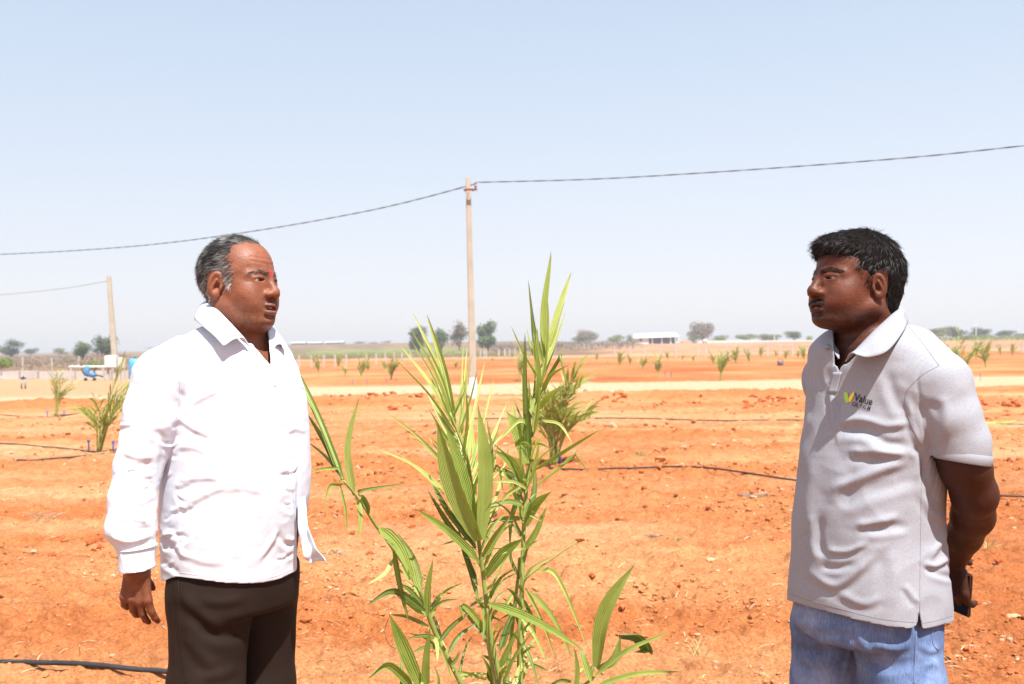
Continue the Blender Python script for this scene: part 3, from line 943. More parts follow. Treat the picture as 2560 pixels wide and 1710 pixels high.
    for i in range(-3, 4):
        c = (np.array((.0905 - abs(i) * .0018, i * .0052, -.0665)) * s) @ M.T + T
        tb.box(c, (.004, .0048, .007), math.atan2(M[1, 0], M[0, 0]))
    tb.build('teeth', simple('teeth_left', (.52, .44, .34), .3), root)
    eyeballs(T, M, s, root, (1, .05, -.05))
    # --- hair
    pol = [(.012, .135), (.026, .085), (.036, .055), (.044, .025), (.034, -.012), (.020, -.020), (.006, .014), (-.022, .024), (-.034, .0), (-.040, -.05), (-.055, -.082), (-.14, -.07), (-.15, .10), (-.06, .16)]
    Lh = L.astype(np.float32)
    hm = (poly2(Lh[:, 0], Lh[:, 2], pol) < .003) & onhead & (np.sqrt(((Lh - np.array((-.01, 0, -.008))) ** 2)[:, [0, 2]].sum(1)) > .03) & ~((np.abs(Lh[:, 1]) > .072) & (np.abs(Lh[:, 0] + .010) < .026) & (np.abs(Lh[:, 2] + .008) < .036))
    top = (Lh[:, 2] > .090 + .25 * np.clip(np.abs(Lh[:, 1]) - .03, 0, 1) * 0) & (Lh[:, 0] > -.04) & (Lh[:, 0] < .066 - .5 * np.clip(-Lh[:, 1], 0, .05)) & (np.abs(Lh[:, 1]) < .062)
    Nn = vnormals(V, F)
    idx = np.nonzero(hm)[0]
    pick = RNG.choice(idx, 14000)
    tp = RNG.choice(np.nonzero(top)[0], 1800); pick = np.concatenate([pick, tp])
    Lr = L[pick]; nr_ = Nn[pick]
    Dl = np.stack([-.8 + 0 * Lr[:, 0], 0 * Lr[:, 0], -.45 - 1.2 * np.clip(-Lr[:, 0] * 6, 0, 1)], 1)
    Dl[-1800:] = (-.6, -.7, .05)
    wave = fbm(Lr * 42, 15, 2)[:, None] * np.array((.25, .1, .55))
    Dw = (Dl + wave) @ M.T
    Dw = Dw - nr_ * (Dw * nr_).sum(1)[:, None]; Dw /= np.linalg.norm(Dw, axis=1)[:, None]
    grey = np.clip(sstep(.07, -.02, Lr[:, 2]) * sstep(-.075, .0, Lr[:, 0]) * .95 + .10 + .5 * fbm(Lr * 50, 25, 2), 0, 1) * (RNG.random(len(pick)) < .93)
    g = (.018 + .62 * grey ** 1.3 * RNG.uniform(.4, 1.3, len(pick)))[:, None] * np.array((1, .97, .93))
    ln = RNG.uniform(.010, .022, len(pick)); ln[-1800:] *= 1.1
    strands('hair', V[pick] - nr_ * .001, Dw, nr_, ln, .0006, m_hair, root, g, 1.0, 4, .38, head_hull_hug(T, M, s, off=.002))
    # brows and thin moustache
    bd = brow_dist(Lh); bi = RNG.choice(np.nonzero(bd < .0030)[0], 190)
    mo = RNG.choice(np.nonzero((np.abs(Lh[:, 2] + .054) < .007) & (q < .026) & (Lh[:, 0] > .085))[0], 160)
    for nm, ii, dl, cc, ln_ in (('eyebrow', bi, (-.4, 0, .25), (.05, .04, .035), .009), ('moustache', mo, (.1, 0, -1), (.10, .065, .05), .005)):
        sg = np.sign(L[ii, 1])[:, None]
        Dw = (np.array(dl) + sg * np.array((0, .8, 0)))@ M.T; n_ = Nn[ii]
        Dw = Dw - n_ * (Dw * n_).sum(1)[:, None]; Dw /= np.linalg.norm(Dw, axis=1)[:, None]
        cl = np.tile(np.array(cc), (len(ii), 1)) * RNG.uniform(.5, 2.0, (len(ii), 1))
        strands(nm, V[ii], Dw, n_, RNG.uniform(.6, 1.2, len(ii)) * ln_, .0005, m_hair, root, cl, .4, 3, .4)

    # --- shirt
    sl_r = [A(462, 905, -.10), A(408, 945, -.135), A(380, 1040, -.15), A(345, 1165, -.165), A(331, 1250, -.18), A(327, 1318, -.19), A(341, 1372, -.195), A(343, 1430, -.20)]
    sr_r = [.062, .068, .063, .053, .052, .055, .040, .0395]
    sl_l = [A(640, 890, .10), sh_l, el_l, wr_l]; sr_l = [.07, .066, .055, .045]
    def shirt(p):
        d = R.sdf(p)
        d = smin(d, chain(p, sl_r[:4], sr_r[:4], .012), .018)
        d = smin(d, chain(p, sl_r[2:], sr_r[2:], .012), .006)
        d = smin(d, chain(p, sl_l, sr_l, .03), .022)
        return d
    V, F = mesh_sdf(shirt, (A(230, 560)[0], d0 - .35, A(0 + 560, 1500)[2]), (A(830, 560)[0], d0 + .40, A(560, 775)[2]), .0040)
    u, v = R.frame(V.astype(np.float32))
    Nn = vnormals(V, F)
    x, y = to_px(V)
    # wrinkles: random pulls plus the creases seen in the photo
    wr = fbm(V * np.array((14, 14, 30)), 33, 3) * .0008 + .0016 * (1 - np.abs(fbm(V * np.array((9, 9, 16)) + .6 * Nn, 44, 2))) ** 4
    sleeve = chain(V.astype(np.float32), sl_r, sr_r, .012) < .006
    wr = wr + np.where(sleeve, .0018 * fbm(V * np.array((12, 12, 22)), 53, 3), 0)
    V = V + Nn * wr[:, None]
    c3 = lambda l: [(a / 2.118 + 240, b / 2.118 + 740) for a, b in l]
    ST = [(c3([(428, 660), (500, 580), (580, 525), (660, 490)]), 9, 11), (c3([(430, 640), (520, 700), (620, 745)]), 5, 9), (c3([(445, 500), (470, 560), (440, 640)]), -4, 9),
          (c3([(470, 600), (600, 560), (760, 530)]), -7, 16), (c3([(420, 800), (520, 800), (600, 840)]), 4, 10), (c3([(430, 1120), (560, 1060), (700, 990)]), 5, 10),
          (c3([(430, 980), (560, 960), (660, 970)]), 4, 9), (c3([(640, 1040), (760, 1010), (900, 1040)]), 4, 12), (c3([(860, 1400), (930, 1300), (960, 1230)]), 5, 8), (c3([(960, 1260), (1010, 1320), (1065, 1330)]), -4, 9),
          (c3([(440, 1350), (560, 1400), (700, 1410)]), 4, 12), (c3([(350, 1250), (420, 1300), (470, 1390)]), 5, 10), (c3([(340, 1400), (400, 1440), (440, 1470)]), -4, 8),
          (c3([(915, 350), (950, 520), (1000, 700), (1038, 850), (1042, 1130)]), 4, 5), (c3([(1065, 850), (1070, 1000), (1060, 1150)]), -3, 5),
          (c3([(1000, 720), (1060, 700), (1115, 720)]), 5, 9), (c3([(300, 440), (290, 600), (300, 760)]), 5, 12), (c3([(220, 400), (200, 600), (210, 700)]), -5, 14), (c3([(140, 820), (220, 850), (310, 850)]), 7, 11), (c3([(110, 900), (200, 930), (300, 900)]), -6, 12),
          (c3([(130, 1040), (220, 1090), (310, 1050)]), 5, 12), (c3([(100, 1160), (200, 1190), (300, 1210)]), 6, 11), (c3([(70, 1270), (180, 1300), (300, 1260)]), 8, 9), (c3([(300, 700), (360, 780), (330, 950)]), -6, 12),
          (c3([(380, 300), (430, 400), (440, 470)]), 4, 12), (c3([(600, 300), (700, 420), (720, 480)]), 3, 16), (c3([(870, 880), (960, 920), (1040, 900)]), 3, 12)]
    r5 = random.Random(5)
    for k in range(46):                       # short pulls along the side seam, the placket and the elbow
        if k < 22: x_, y_, L_, a_ = r5.uniform(410, 470), r5.uniform(1090, 1420), r5.uniform(14, 48), r5.uniform(-.5, .5)
        elif k < 32: x_, y_, L_, a_ = r5.uniform(700, 735), r5.uniform(1090, 1400), r5.uniform(12, 34), r5.uniform(-.9, .3)
        else: x_, y_, L_, a_ = r5.uniform(290, 370), r5.uniform(1010, 1330), r5.uniform(20, 60), r5.uniform(-.5, .6)
        ST.append(([(x_ - L_ * .5, y_ - L_ * .5 * a_), (x_, y_ + 3), (x_ + L_ * .5, y_ + L_ * .5 * a_)], r5.choice((-1, 1)) * r5.uniform(2.5, 5), r5.uniform(3.5, 6.5)))
    ST = [(a, b, w * .85) for a, b, w in ST]
    V = fold_strokes(V, Nn, ST, .62)
    # pocket patch edge, shirt front overlap
    x, y = to_px(V)
    # hem: curved tails, long in front and behind, high at the sides
    hx = [380, 407, 425, 445, 500, 560, 610, 655, 700, 745, 800]; hy = [1450, 1454, 1446, 1441, 1449, 1457, 1459, 1457, 1447, 1425, 1410]
    hemz = HC + ((HZ - np.interp(x, hx, hy)) * CR - (x - 1280) * SR) / FPX * V[:, 1]
    insl = chain(V.astype(np.float32), sl_r, sr_r, .012) < chain(V.astype(np.float32), [A(585, 900), A(585, 1480)], [.1, .1])
    cuffz = A(343, 1424, -.2)[2] + (V[:, 0] - A(343, 1424, -.2)[0]) * .10
    insll = (V[:, 1] > d0 + .12) & (chain(V.astype(np.float32), sl_l, sr_l, .03) < .012)
    arm = insl & (chain(V.astype(np.float32), sl_r, sr_r, .012) < .012)
    zc = np.where(arm, cuffz, hemz)
    # neck opening and unbuttoned V, open front below the last button
    nc = A(590, 800, .015)
    nd = np.sqrt((V[:, 0] - nc[0]) ** 2 + (V[:, 1] - nc[1]) ** 2)
    neck = (nd < .084) & (V[:, 2] > A(590, 842)[2])
    fwd = np.array((math.cos(math.radians(46)), -math.sin(math.radians(46))))
    vopen = (x > np.interp(y, [820, 905, 912], [600, 672, 676])) & (x < np.interp(y, [820, 905, 912], [668, 676, 676])) & (y < 912) & (Nn[:, 1] < .35)
    gapw = (x > 743 + 0 * x) & (y > np.interp(x, [740, 778], [1262, 1290])) & (Nn[:, 1] < .55) & (u > 0)
    ov = (y < np.interp(x, [515, 521, 545, 578, 612], [775, 775, 790, 822, 856])) & (x > 515) & (x < 625) & (Nn[:, 1] < .5) & (V[:, 1] < d0 + .02)
    kill = neck | vopen | gapw | ov
    keepf = ~(kill[F].any(1))
    V, F, used = compact(V, F, keepf)
    V, F, used2 = ring_cut(V, F, zc[used], .004)
    V = smooth_boundary(V, F); V = laplace(V, F, 1, .3)
    shirt_o = cloth_obj('shirt', V, F, m_shirt, root, .0016)
    Bs = BVHTree.FromPolygons([tuple(v) for v in V], [tuple(f) for f in F])
    def seam(name, pxs, r=.0008):
        pts = []
        for a, b_ in smooth_path([(a, b_, 0) for a, b_ in pxs], 10)[:, :2]:
            h = surf_hit(Bs, a, b_)
            if h[0] is not None and (not pts or (h[0] - pts[-1]).length < .03): pts.append(h[0])
        if len(pts) > 4: MB().tube(pts, r, 5).build(name, m_seam, shirt_o, True)
    m_seam = fabric('white_seam', (.50, .53, .60), .02, .06, 500., .85)
    seam('placket_edge', [(677, 918), (692, 990), (712, 1070), (727, 1150), (733, 1258)])
    seam('placket_stitch', [(700, 960), (722, 1040), (741, 1120), (746, 1200), (741, 1258)], .0006)
    seam('pocket_edge', [(716, 968), (742, 966), (760, 972)])
    seam('armhole_seam', [(420, 862), (436, 905), (448, 955), (447, 1010), (440, 1045)])
    seam('yoke_seam', [(470, 835), (440, 850), (405, 878)], .0006)
    seam('side_seam', [(447, 1110), (449, 1200), (447, 1300), (443, 1425)], .0007)
    seam('hem_stitch', [(450, 1431), (500, 1439), (560, 1447), (610, 1449), (655, 1447), (700, 1437), (738, 1419)], .0006)
    # far front panel of the shirt blowing open
    pts_in = smooth_path([A(742, 1255, -.08), A(747, 1330, -.075), A(760, 1390, -.06), A(775, 1408, -.05)], 6)
    pts_out = smooth_path([A(762, 1240, -.02), A(772, 1320, -.05), A(792, 1370, -.075), A(817, 1403, -.085)], 6)
    n = len(pts_in); gv = []; gf = []
    for i in range(n):
        for j in range(7):
            t = j / 6; p = pts_in[i] * (1 - t) + pts_out[i] * t; p = p + np.array((0, .02 * math.sin(t * math.pi) + .004 * math.sin(i * .9), 0)); gv.append(p)
    for i in range(n - 1):
        for j in range(6): gf.append((i * 7 + j, i * 7 + j + 1, (i + 1) * 7 + j + 1, (i + 1) * 7 + j))
    cloth_obj('shirt_front_flap', np.array(gv), np.array(gf), m_shirt, shirt_o, .0016)
    # shadowed inner side of the flap hanging behind
    pts_b = smooth_path([A(748, 1262, .02), A(757, 1330, .03), A(770, 1385, .02), A(792, 1398, .0)], 6)
    gv = []; gf = []
    for i in range(n):
        for j in range(5):
            t = j / 4; p = pts_out[i] * (1 - t) + pts_b[i] * t; gv.append(p)
    for i in range(n - 1):
        for j in range(4): gf.append((i * 5 + j, i * 5 + j + 1, (i + 1) * 5 + j + 1, (i + 1) * 5 + j))
    # --- collar: stand and fall round the neck
    collar_o = collar('collar', T, M, s, A, m_shirt, shirt_o,
        inner=[A(624, 868, -.085), A(588, 826, -.085), A(556, 790, -.062), A(533, 766, -.01), A(545, 760, .055), A(590, 775, .095), A(640, 806, .075), A(664, 838, .035), A(682, 880, -.02)],
        fold=[A(612, 846, -.098), A(578, 809, -.096), A(545, 776, -.072), A(521, 757, -.012), A(534, 750, .068), A(590, 765, .110), A(650, 800, .088), A(674, 830, .040), A(690, 862, -.02)],
        edge=[A(560, 866, -.142), A(534, 838, -.135), A(502, 812, -.10), A(486, 796, -.02), A(505, 790, .09), A(590, 800, .145), A(678, 828, .115), A(705, 848, .05), A(712, 878, -.01)])
    # buttons
    bmat = simple('button_white', (.75, .75, .76), .35)
    for bx, by in ((640, 880), (686, 960), (713, 1060)): button(V, F, bx, by, bmat, shirt_o)
    # cuff seam
    cf = MB(); cz = A(343, 1368, -.195)
    ring = [cz + np.array((.0440 * math.cos(a), .0440 * math.sin(a), .0044 * math.cos(a))) for a in np.linspace(0, 2 * math.pi, 28)]
    cf.tube(ring, .0018, 5, False); cf.build('cuff_seam', m_shirt, shirt_o, True)
    # --- trousers
    trow = [(1400, 418, 748, 1.1, 30, .0), (1450, 416, 748, 1.1, 30, .0), (1480, 418, 746, 1.1, 30, 0), (1515, 422, 742, 1.1, 30, 0)]
    RT = Rings(*ring_table(trow, d0, 1), e=2.3)
    lr = [A(530, 1490, -.060), A(515, 1710, -.075), A(515, 1850, -.078), A(508, 2205, -.05)]; lrr = [.102, .086, .080, .066]
    ll = [A(655, 1490, .078), A(656, 1710, .09), A(660, 1850, .08), A(665, 2205, .10)]; llr = [.090, .080, .074, .064]
    def trou(p):
        d = RT.sdf(p)
        e = smin(chain(p, lr, lrr, .03), chain(p, ll, llr, .03), .012)
        return smin(d, e, .028)
    V, F = mesh_sdf(trou, (A(380, 560)[0], d0 - .30, .04), (A(800, 560)[0], d0 + .32, A(560, 1395)[2]), .006)
    Nn = vnormals(V, F)
    V = V + Nn * (fbm(V * np.array((10, 10, 6)), 63, 3) * .003)[:, None]
    c5 = lambda l: [(a / 3.825 + 240, b / 3.825 + 1300) for a, b in l]
    ST = [(c5([(790, 690), (1000, 900), (1250, 1100)]), 7, 16), (c5([(880, 860), (1100, 1060), (1380, 1120)]), -7, 16), (c5([(850, 1080), (1000, 1280), (1150, 1420)]), 6, 16), (c5([(1280, 1060), (1400, 1030), (1480, 1000)]), 8, 10),
          (c5([(760, 600), (790, 1000), (850, 1560)]), 3, 5), (c5([(1000, 770), (1200, 790), (1420, 750)]), 4, 12), (c5([(690, 700), (720, 1000), (740, 1500)]), 4, 12), (c5([(1000, 1500), (1200, 1480), (1350, 1400)]), 5, 14)]
    V = fold_strokes(V, Nn, ST, .7)
    V, F, _ = ring_cut(V, F, np.full(len(V), .06), .006)
    tro = cloth_obj('trousers', V, F, m_trou, root, .002)
    # side seam
    sm = MB()
    b = BVHTree.FromPolygons([tuple(v) for v in V], [tuple(f) for f in F])
    pts = []
    for py in range(1450, 1720, 12):
        px = np.interp(py, [1450, 1560, 1720], [446, 449, 466]); o_ = at(px, py, 1.0); dr = (o_ - np.array((0, 0, HC))); dr /= np.linalg.norm(dr)
        hit = b.ray_cast(Vector((0, 0, HC)), Vector(dr))
        if hit[0] is not None: pts.append(hit[0] + hit[1] * .0005)
    if len(pts) > 3: sm.tube(pts, .0016, 5); sm.build('side_seam', m_trou, tro, True)
    for c, f in ((A(508, 2200, -.05), (.8, -.5, 0)), (A(665, 2200, .10), (.9, -.2, 0))):
        shoe('shoe', (c[0], c[1], .0), f, M_SHOE, root)
    return root
def surf_hit(b, px, py):
    dr = at(px, py, 1.0) - np.array((0, 0, HC)); dr /= np.linalg.norm(dr)
    return b.ray_cast(Vector((0, 0, HC)), Vector(dr))
def button(V, F, px, py, mat, parent, r=.0055):
    b = BVHTree.FromPolygons([tuple(v) for v in V], [tuple(f) for f in F])
    h = surf_hit(b, px, py)
    if h[0] is None: return
    n = h[1] if h[1].y < 0 else -h[1]
    q = MB(); q.tube([h[0] - n * .001, h[0] + n * .0018, h[0] + n * .0022], [r, r, r * .8], 14)
    q.build('button', mat, parent, True)
def collar(name, T, M, s, A, mat, parent, inner, fold, edge, thick=.0028, n=7):
    """a folded collar through three matching rims: inside stand, fold line, free edge"""
    I, Fo, E = (smooth_path(q, n) for q in (inner, fold, edge))
    m = len(I); rows = []
    for t in (0, .5, 1.0): rows.append(I * (1 - t) + Fo * t)
    for t in (.12, .35, .6, .8, 1.0):
        mid = Fo * (1 - t) + E * t
        mid = mid + np.array((0, 0, .010)) * math.sin(t * math.pi) * (1 - .3 * t)
        out = (Fo - Fo.mean(0)); out[:, 2] = 0; out /= np.maximum(np.linalg.norm(out, axis=1), 1e-6)[:, None]
        rows.append(mid + out * .006 * math.sin(min(1, t * 1.5) * math.pi))
    V = np.vstack(rows); k = len(rows)
    i = (np.arange(k - 1)[:, None] * m + np.arange(m - 1)[None, :]).ravel()
    F = np.stack([i, i + 1, i + m + 1, i + m], 1)
    me = np_mesh(name, V, F)
    o = link(name, me, mat, parent)
    md = o.modifiers.new('sub', 'SUBSURF'); md.levels = 1; md.render_levels = 1
    md = o.modifiers.new('thickness', 'SOLIDIFY'); md.thickness = thick; md.offset = 0
    return o
LEFT = build_left()
# ------------------------------------------------------------------ person in the grey polo (right)
def build_right():
    d0 = 2.25; K = d0 / FPX
    A = lambda px, py, dy=0.: at(px, py, d0 + dy)
    root = empty('person', (A(2190, 1400)[0], d0, 0))
    tag(root, 'standing person in a grey short-sleeved polo shirt and blue jeans, hands clasped behind the back', 'person')
    m_skin = skin_material('skin_right', .32, .46)
    m_hair = hair_material('hair_black', .48)
    m_polo = fabric('heather_grey_pique', (.315, .326, .362), .03, .22, 230., .9, heather=.24)
    s = .985; th = math.radians(17)
    M = yawm(-math.cos(th), -math.sin(th), math.radians(-9), math.radians(2))
    T = A(2136, 712, 0.0)
    hd = dict(fat=1.04, nose=1.08, open=.0028, cran=.090, chin=1.2, under=.7, ear=.87, eye=.0033)
    rows = [(800, 2112, 2250, 1.0, 26, .02), (828, 2062, 2318, 1.4, 30, .01), (858, 2030, 2352, 1.5, 32, 0), (905, 2018, 2384, 1.5, 32, 0), (960, 2014, 2392, 1.42, 32, 0),
            (1030, 2010, 2384, 1.30, 31, 0), (1100, 2003, 2374, 1.20, 30, 0), (1200, 1990, 2366, 1.12, 30, 0), (1310, 1980, 2366, 1.08, 30, 0),
            (1400, 1975, 2374, 1.08, 30, 0), (1500, 1970, 2382, 1.1, 30, 0), (1600, 1972, 2384, 1.1, 30, 0)]
    R = Rings(*ring_table(rows, d0, -1), e=2.3)
    sh_l, el_l, wr_l = A(2335, 995, -.14), A(2436, 1236, -.12), A(2388, 1392, .075)
    sh_r, el_r, wr_r = A(2075, 950, .15), A(2150, 1240, .27), A(2268, 1394, .155)
    hand_l = hand_fields(wr_l, np.array((-.06, .05, -1)), np.array((.8, .55, 0)), np.array((-.4, .9, 0)), [1.5, 1.35, 1.25, 1.15], .95, .05, (.1, .9))
    hand_r = hand_fields(A(2262, 1394, .155), np.array((1, -.22, -.08)), np.array((.1, -1, 0)), np.array((0, .1, 1)), [.9, .95, 1.0, 1.05], .95, .08, (.4, .6))
    hip_l, hip_r = A(2255, 1590, -.075), A(2065, 1590, .09)
    Tf, Mf = T.astype(np.float32), M.astype(np.float32)
    ll = [A(2236, 1575, -.055), A(2258, 1710, -.075), A(2262, 1950, -.075), A(2268, 2330, -.05)]; llr = [.100, .083, .072, .060]
    lr = [A(2066, 1575, .07), A(2058, 1710, .085), A(2046, 1950, .08), A(2050, 2330, .10)]; lrr = [.080, .069, .066, .058]
    def body(p):
        d = np.full(len(p), .3, np.float32)
        near = L2(p - Tf) < .30
        if near.any():
            L = ((p[near] - Tf) @ Mf) / s
            d[near] = head_sdf(L.astype(np.float32), hd) * s
        nk = cap(p, A(2160, 780, .01), A(2185, 855, .015), .060, .064)
        d = smin(d, nk, .03)
        d = smin(d, smax(R.sdf(p, -.026), A(2190, 1500)[2] - p[:, 2], .02), .03)
        d = smin(d, cap(p, sh_l, A(2410, 1165, -.145), .045, .050), .03)
        d = smin(d, chain(p, [A(2412, 1160, -.145), el_l, A(2432, 1290, -.05), A(2410, 1340, .02), wr_l], [.050, .046, .044, .038, .030], .015), .02)
        d = smin(d, chain(p, [sh_r, el_r, wr_r], [.05, .044, .030], .02), .02)
        for Hh, w in ((hand_l, wr_l), (hand_r, wr_r)):
            nr = L2(p - w.astype(np.float32)) < .26
            if nr.any():
                e = np.full(len(p), .3, np.float32); e[nr] = hand_sdf(p[nr], Hh); d = smin(d, e, .008)
        for a in (ll, lr):
            d = smin(d, chain(p, a, [.065, .06, .045, .035]), .03)
        return d
    ln_ = Lens(T, A(2170, 805)[2], 2.2)
    V, F = mesh_sdf(lambda q_: body(ln_.real(q_)), (A(1830, 560)[0], d0 - .42, .02), (A(2540, 560)[0], d0 + .42, 2.10), .0040)
    V = ln_.real(V)
    L = (V - T) @ M / s; Lf = L.astype(np.float32); q = np.abs(L[:, 1])
    C = np.tile(np.array((.108, .031, .0145)), (len(V), 1)) * (1 + .10 * fbm(V * 30, 6, 3))[:, None]
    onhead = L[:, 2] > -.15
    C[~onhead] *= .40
    def paint(w, c):
        w = np.clip(w, 0, 1)[:, None]; C[:] = C * (1 - w) + np.array(c) * w
    lips = (np.minimum(ell(Lf, (.099, 0, -.064), (.010, .022, .007)), ell(Lf, (.096, 0, -.081), (.011, .019, .008))) < .001)
    paint(lips * .7, (.13, .05, .05))
    paint((ell(Lf, (.097, 0, -.0700), (.014, .020, .0030)) < 0) * .9, (.02, .006, .005))
    paint(sstep(.004, -.001, brow_dist(Lf)) * .3, (.02, .014, .012))
    bd = onhead * sstep(-.052, -.078, L[:, 2] + .30 * np.clip(.05 - L[:, 0], 0, .1) * 0) * sstep(-.06, .02, L[:, 0]) * (.55 + .3 * vnoise(L * 260, 3))
    paint(bd * 1.1, (.028, .014, .010))
    paint(sstep(.008, .001, np.abs(L[:, 2] + .052 + .2 * np.clip(q - .012, 0, 1))) * (q < .026) * (L[:, 0] > .082) * .8, (.012, .008, .007))
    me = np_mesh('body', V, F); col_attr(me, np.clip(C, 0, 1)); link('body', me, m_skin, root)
    eyeballs(T, M, s, root, (1, 0, -.25))
    tb = MB()
    for i in range(-3, 4):
        c = (np.array((.0925 - abs(i) * .0018, i * .0052, -.0695)) * s) @ M.T + T
        tb.box(c, (.004, .0048, .005), math.atan2(M[1, 0], M[0, 0]))
    tb.build('teeth', simple('teeth_right', (.50, .44, .36), .3), root)
    # --- hair: a thick cap under combed strands
    pol = [(.118, .062), (.100, .050), (.082, .052), (.066, .044), (.050, .036), (.040, .014), (.034, -.012), (.028, -.038), (.008, -.040), (.006, .006), (-.004, .030), (-.026, .032), (-.038, .008), (-.040, -.050), (-.048, -.086), (-.14, -.074), (-.16, .09), (-.08, .17), (.05, .17), (.12, .11)]
    def hcap(p):
        d = ell(p, (-.016, 0, .034), (.106, .083, .101))
        d = smin(d, ell(p, (.055, 0, .078), (.052, .060, .032)), .03)
        d = smin(d, ell(p, (-.060, 0, -.03), (.050, .060, .075)), .03)
        d = d + .003 + .0015 * fbm(p * np.array((55, 55, 38)), 77, 3) - .0020 * np.abs(fbm(p * np.array((30, 40, 60)), 87, 2))
        pz = poly2(p[:, 0] + .004 * vnoise(p * 90, 17), p[:, 2] + .004 * vnoise(p * 80, 27), pol)
        thin = .004 * sstep(.045, -.02, p[:, 2]) * sstep(-.02, .04, p[:, 0])
        return smax(d + thin, pz, .010)
    Vc, Fc = mesh_sdf(lambda p: hcap(p.astype(np.float32)), (-.15, -.12, -.12), (.14, .12, .16), .0032)
    Nc = vnormals(Vc, Fc)
    Wc = Vc * s @ M.T + T
    me = np_mesh('hair', Wc, Fc); col_attr(me, np.tile(np.array((.010, .008, .007)), (len(Wc), 1)) )
    m_cap = simple('hair_underlayer', (.008, .0065, .006), .9, .2, 60., spec=.03)
    hair_o = link('hair', me, m_cap, root)
    sel = np.nonzero((Nc[:, 0] * .3 + Nc[:, 2] > -.75))[0]
    pick = RNG.choice(sel, 20000)
    Lr = Vc[pick]; nl = Nc[pick]
    # crown whorl behind the top: combed forward over the brow, down at the sides and back
    Dl = np.stack([.9 * sstep(-.06, .02, Lr[:, 0]) - .25, Lr[:, 1] * 6, -.25 - 1.0 * sstep(.0, -.06, Lr[:, 0]) - .6 * sstep(.05, .08, q_abs(Lr[:, 1]))], 1)
    Dl += fbm(Lr * 38, 19, 2)[:, None] * np.array((.35, .3, .45))
    nw = nl @ M.T; Dw = Dl @ M.T
    Dw = Dw - nw * (Dw * nw).sum(1)[:, None]; Dw /= np.maximum(np.linalg.norm(Dw, axis=1), 1e-6)[:, None]
    ln = RNG.uniform(.014, .034, len(pick)) * np.where(Lr[:, 2] > .04, 1.0, .6)
    cc = np.array((.012, .010, .009)) * RNG.uniform(.5, 2.2, (len(pick), 1))
    strands('hair_strands', Wc[pick] - nw * .002, Dw, nw, ln, .0007, m_hair, hair_o, cc, .32, 4, .13)
    bdist = brow_dist(Lf); bi = RNG.choice(np.nonzero(bdist < .0026)[0], 300)
    mo = RNG.choice(np.nonzero((np.abs(L[:, 2] + .053 + .2 * np.clip(q - .012, 0, 1)) < .0065) & (q < .026) & (L[:, 0] > .080))[0], 560)
    Nn = vnormals(V, F)
    for nm, ii, dl, ln_ in (('eyebrow', bi, (-.4, 0, .25), .009), ('moustache', mo, (.0, 0, -1), .0045)):
        sg = np.sign(L[ii, 1])[:, None]
        Dw = (np.array(dl) + sg * np.array((0, .8, 0))) @ M.T; n_ = Nn[ii]
        Dw = Dw - n_ * (Dw * n_).sum(1)[:, None]; Dw /= np.linalg.norm(Dw, axis=1)[:, None]
        strands(nm, V[ii], Dw, n_, RNG.uniform(.6, 1.2, len(ii)) * ln_, .0005, m_hair, root, np.array((.012, .009, .008)) * RNG.uniform(.6, 1.8, (len(ii), 1)), .4, 3, .4)

    # --- polo shirt
    sl = [A(2282, 912, -.09), A(2345, 958, -.135), A(2374, 1045, -.148), A(2398, 1100, -.15), A(2402, 1200, -.15)]; sr = [.050, .060, .061, .059, .058]
    slr = [A(2105, 915, .11), sh_r, el_r]; srr = [.06, .062, .058]
    def polo(p):
        d = R.sdf(p)
        d = smin(d, chain(p, sl[:3], sr[:3], .03), .035)
        d = smin(d, chain(p, sl[2:], sr[2:], .012), .012)
        d = smin(d, chain(p, slr, srr, .02), .02)
        return d
    V, F = mesh_sdf(polo, (A(1940, 560)[0], d0 - .36, A(2190, 1640)[2]), (A(2520, 560)[0], d0 + .42, A(2190, 790)[2]), .0040)
    Nn = vnormals(V, F)
    wr = fbm(V * np.array((9, 9, 13)), 133, 3) * .0022 + .0020 * (1 - np.abs(fbm(V * np.array((7, 7, 11)), 144, 2))) ** 3
    V = V + Nn * wr[:, None]
    c4 = lambda l: [(a / 1.687 + 1940, b / 1.687 + 780) for a, b in l]
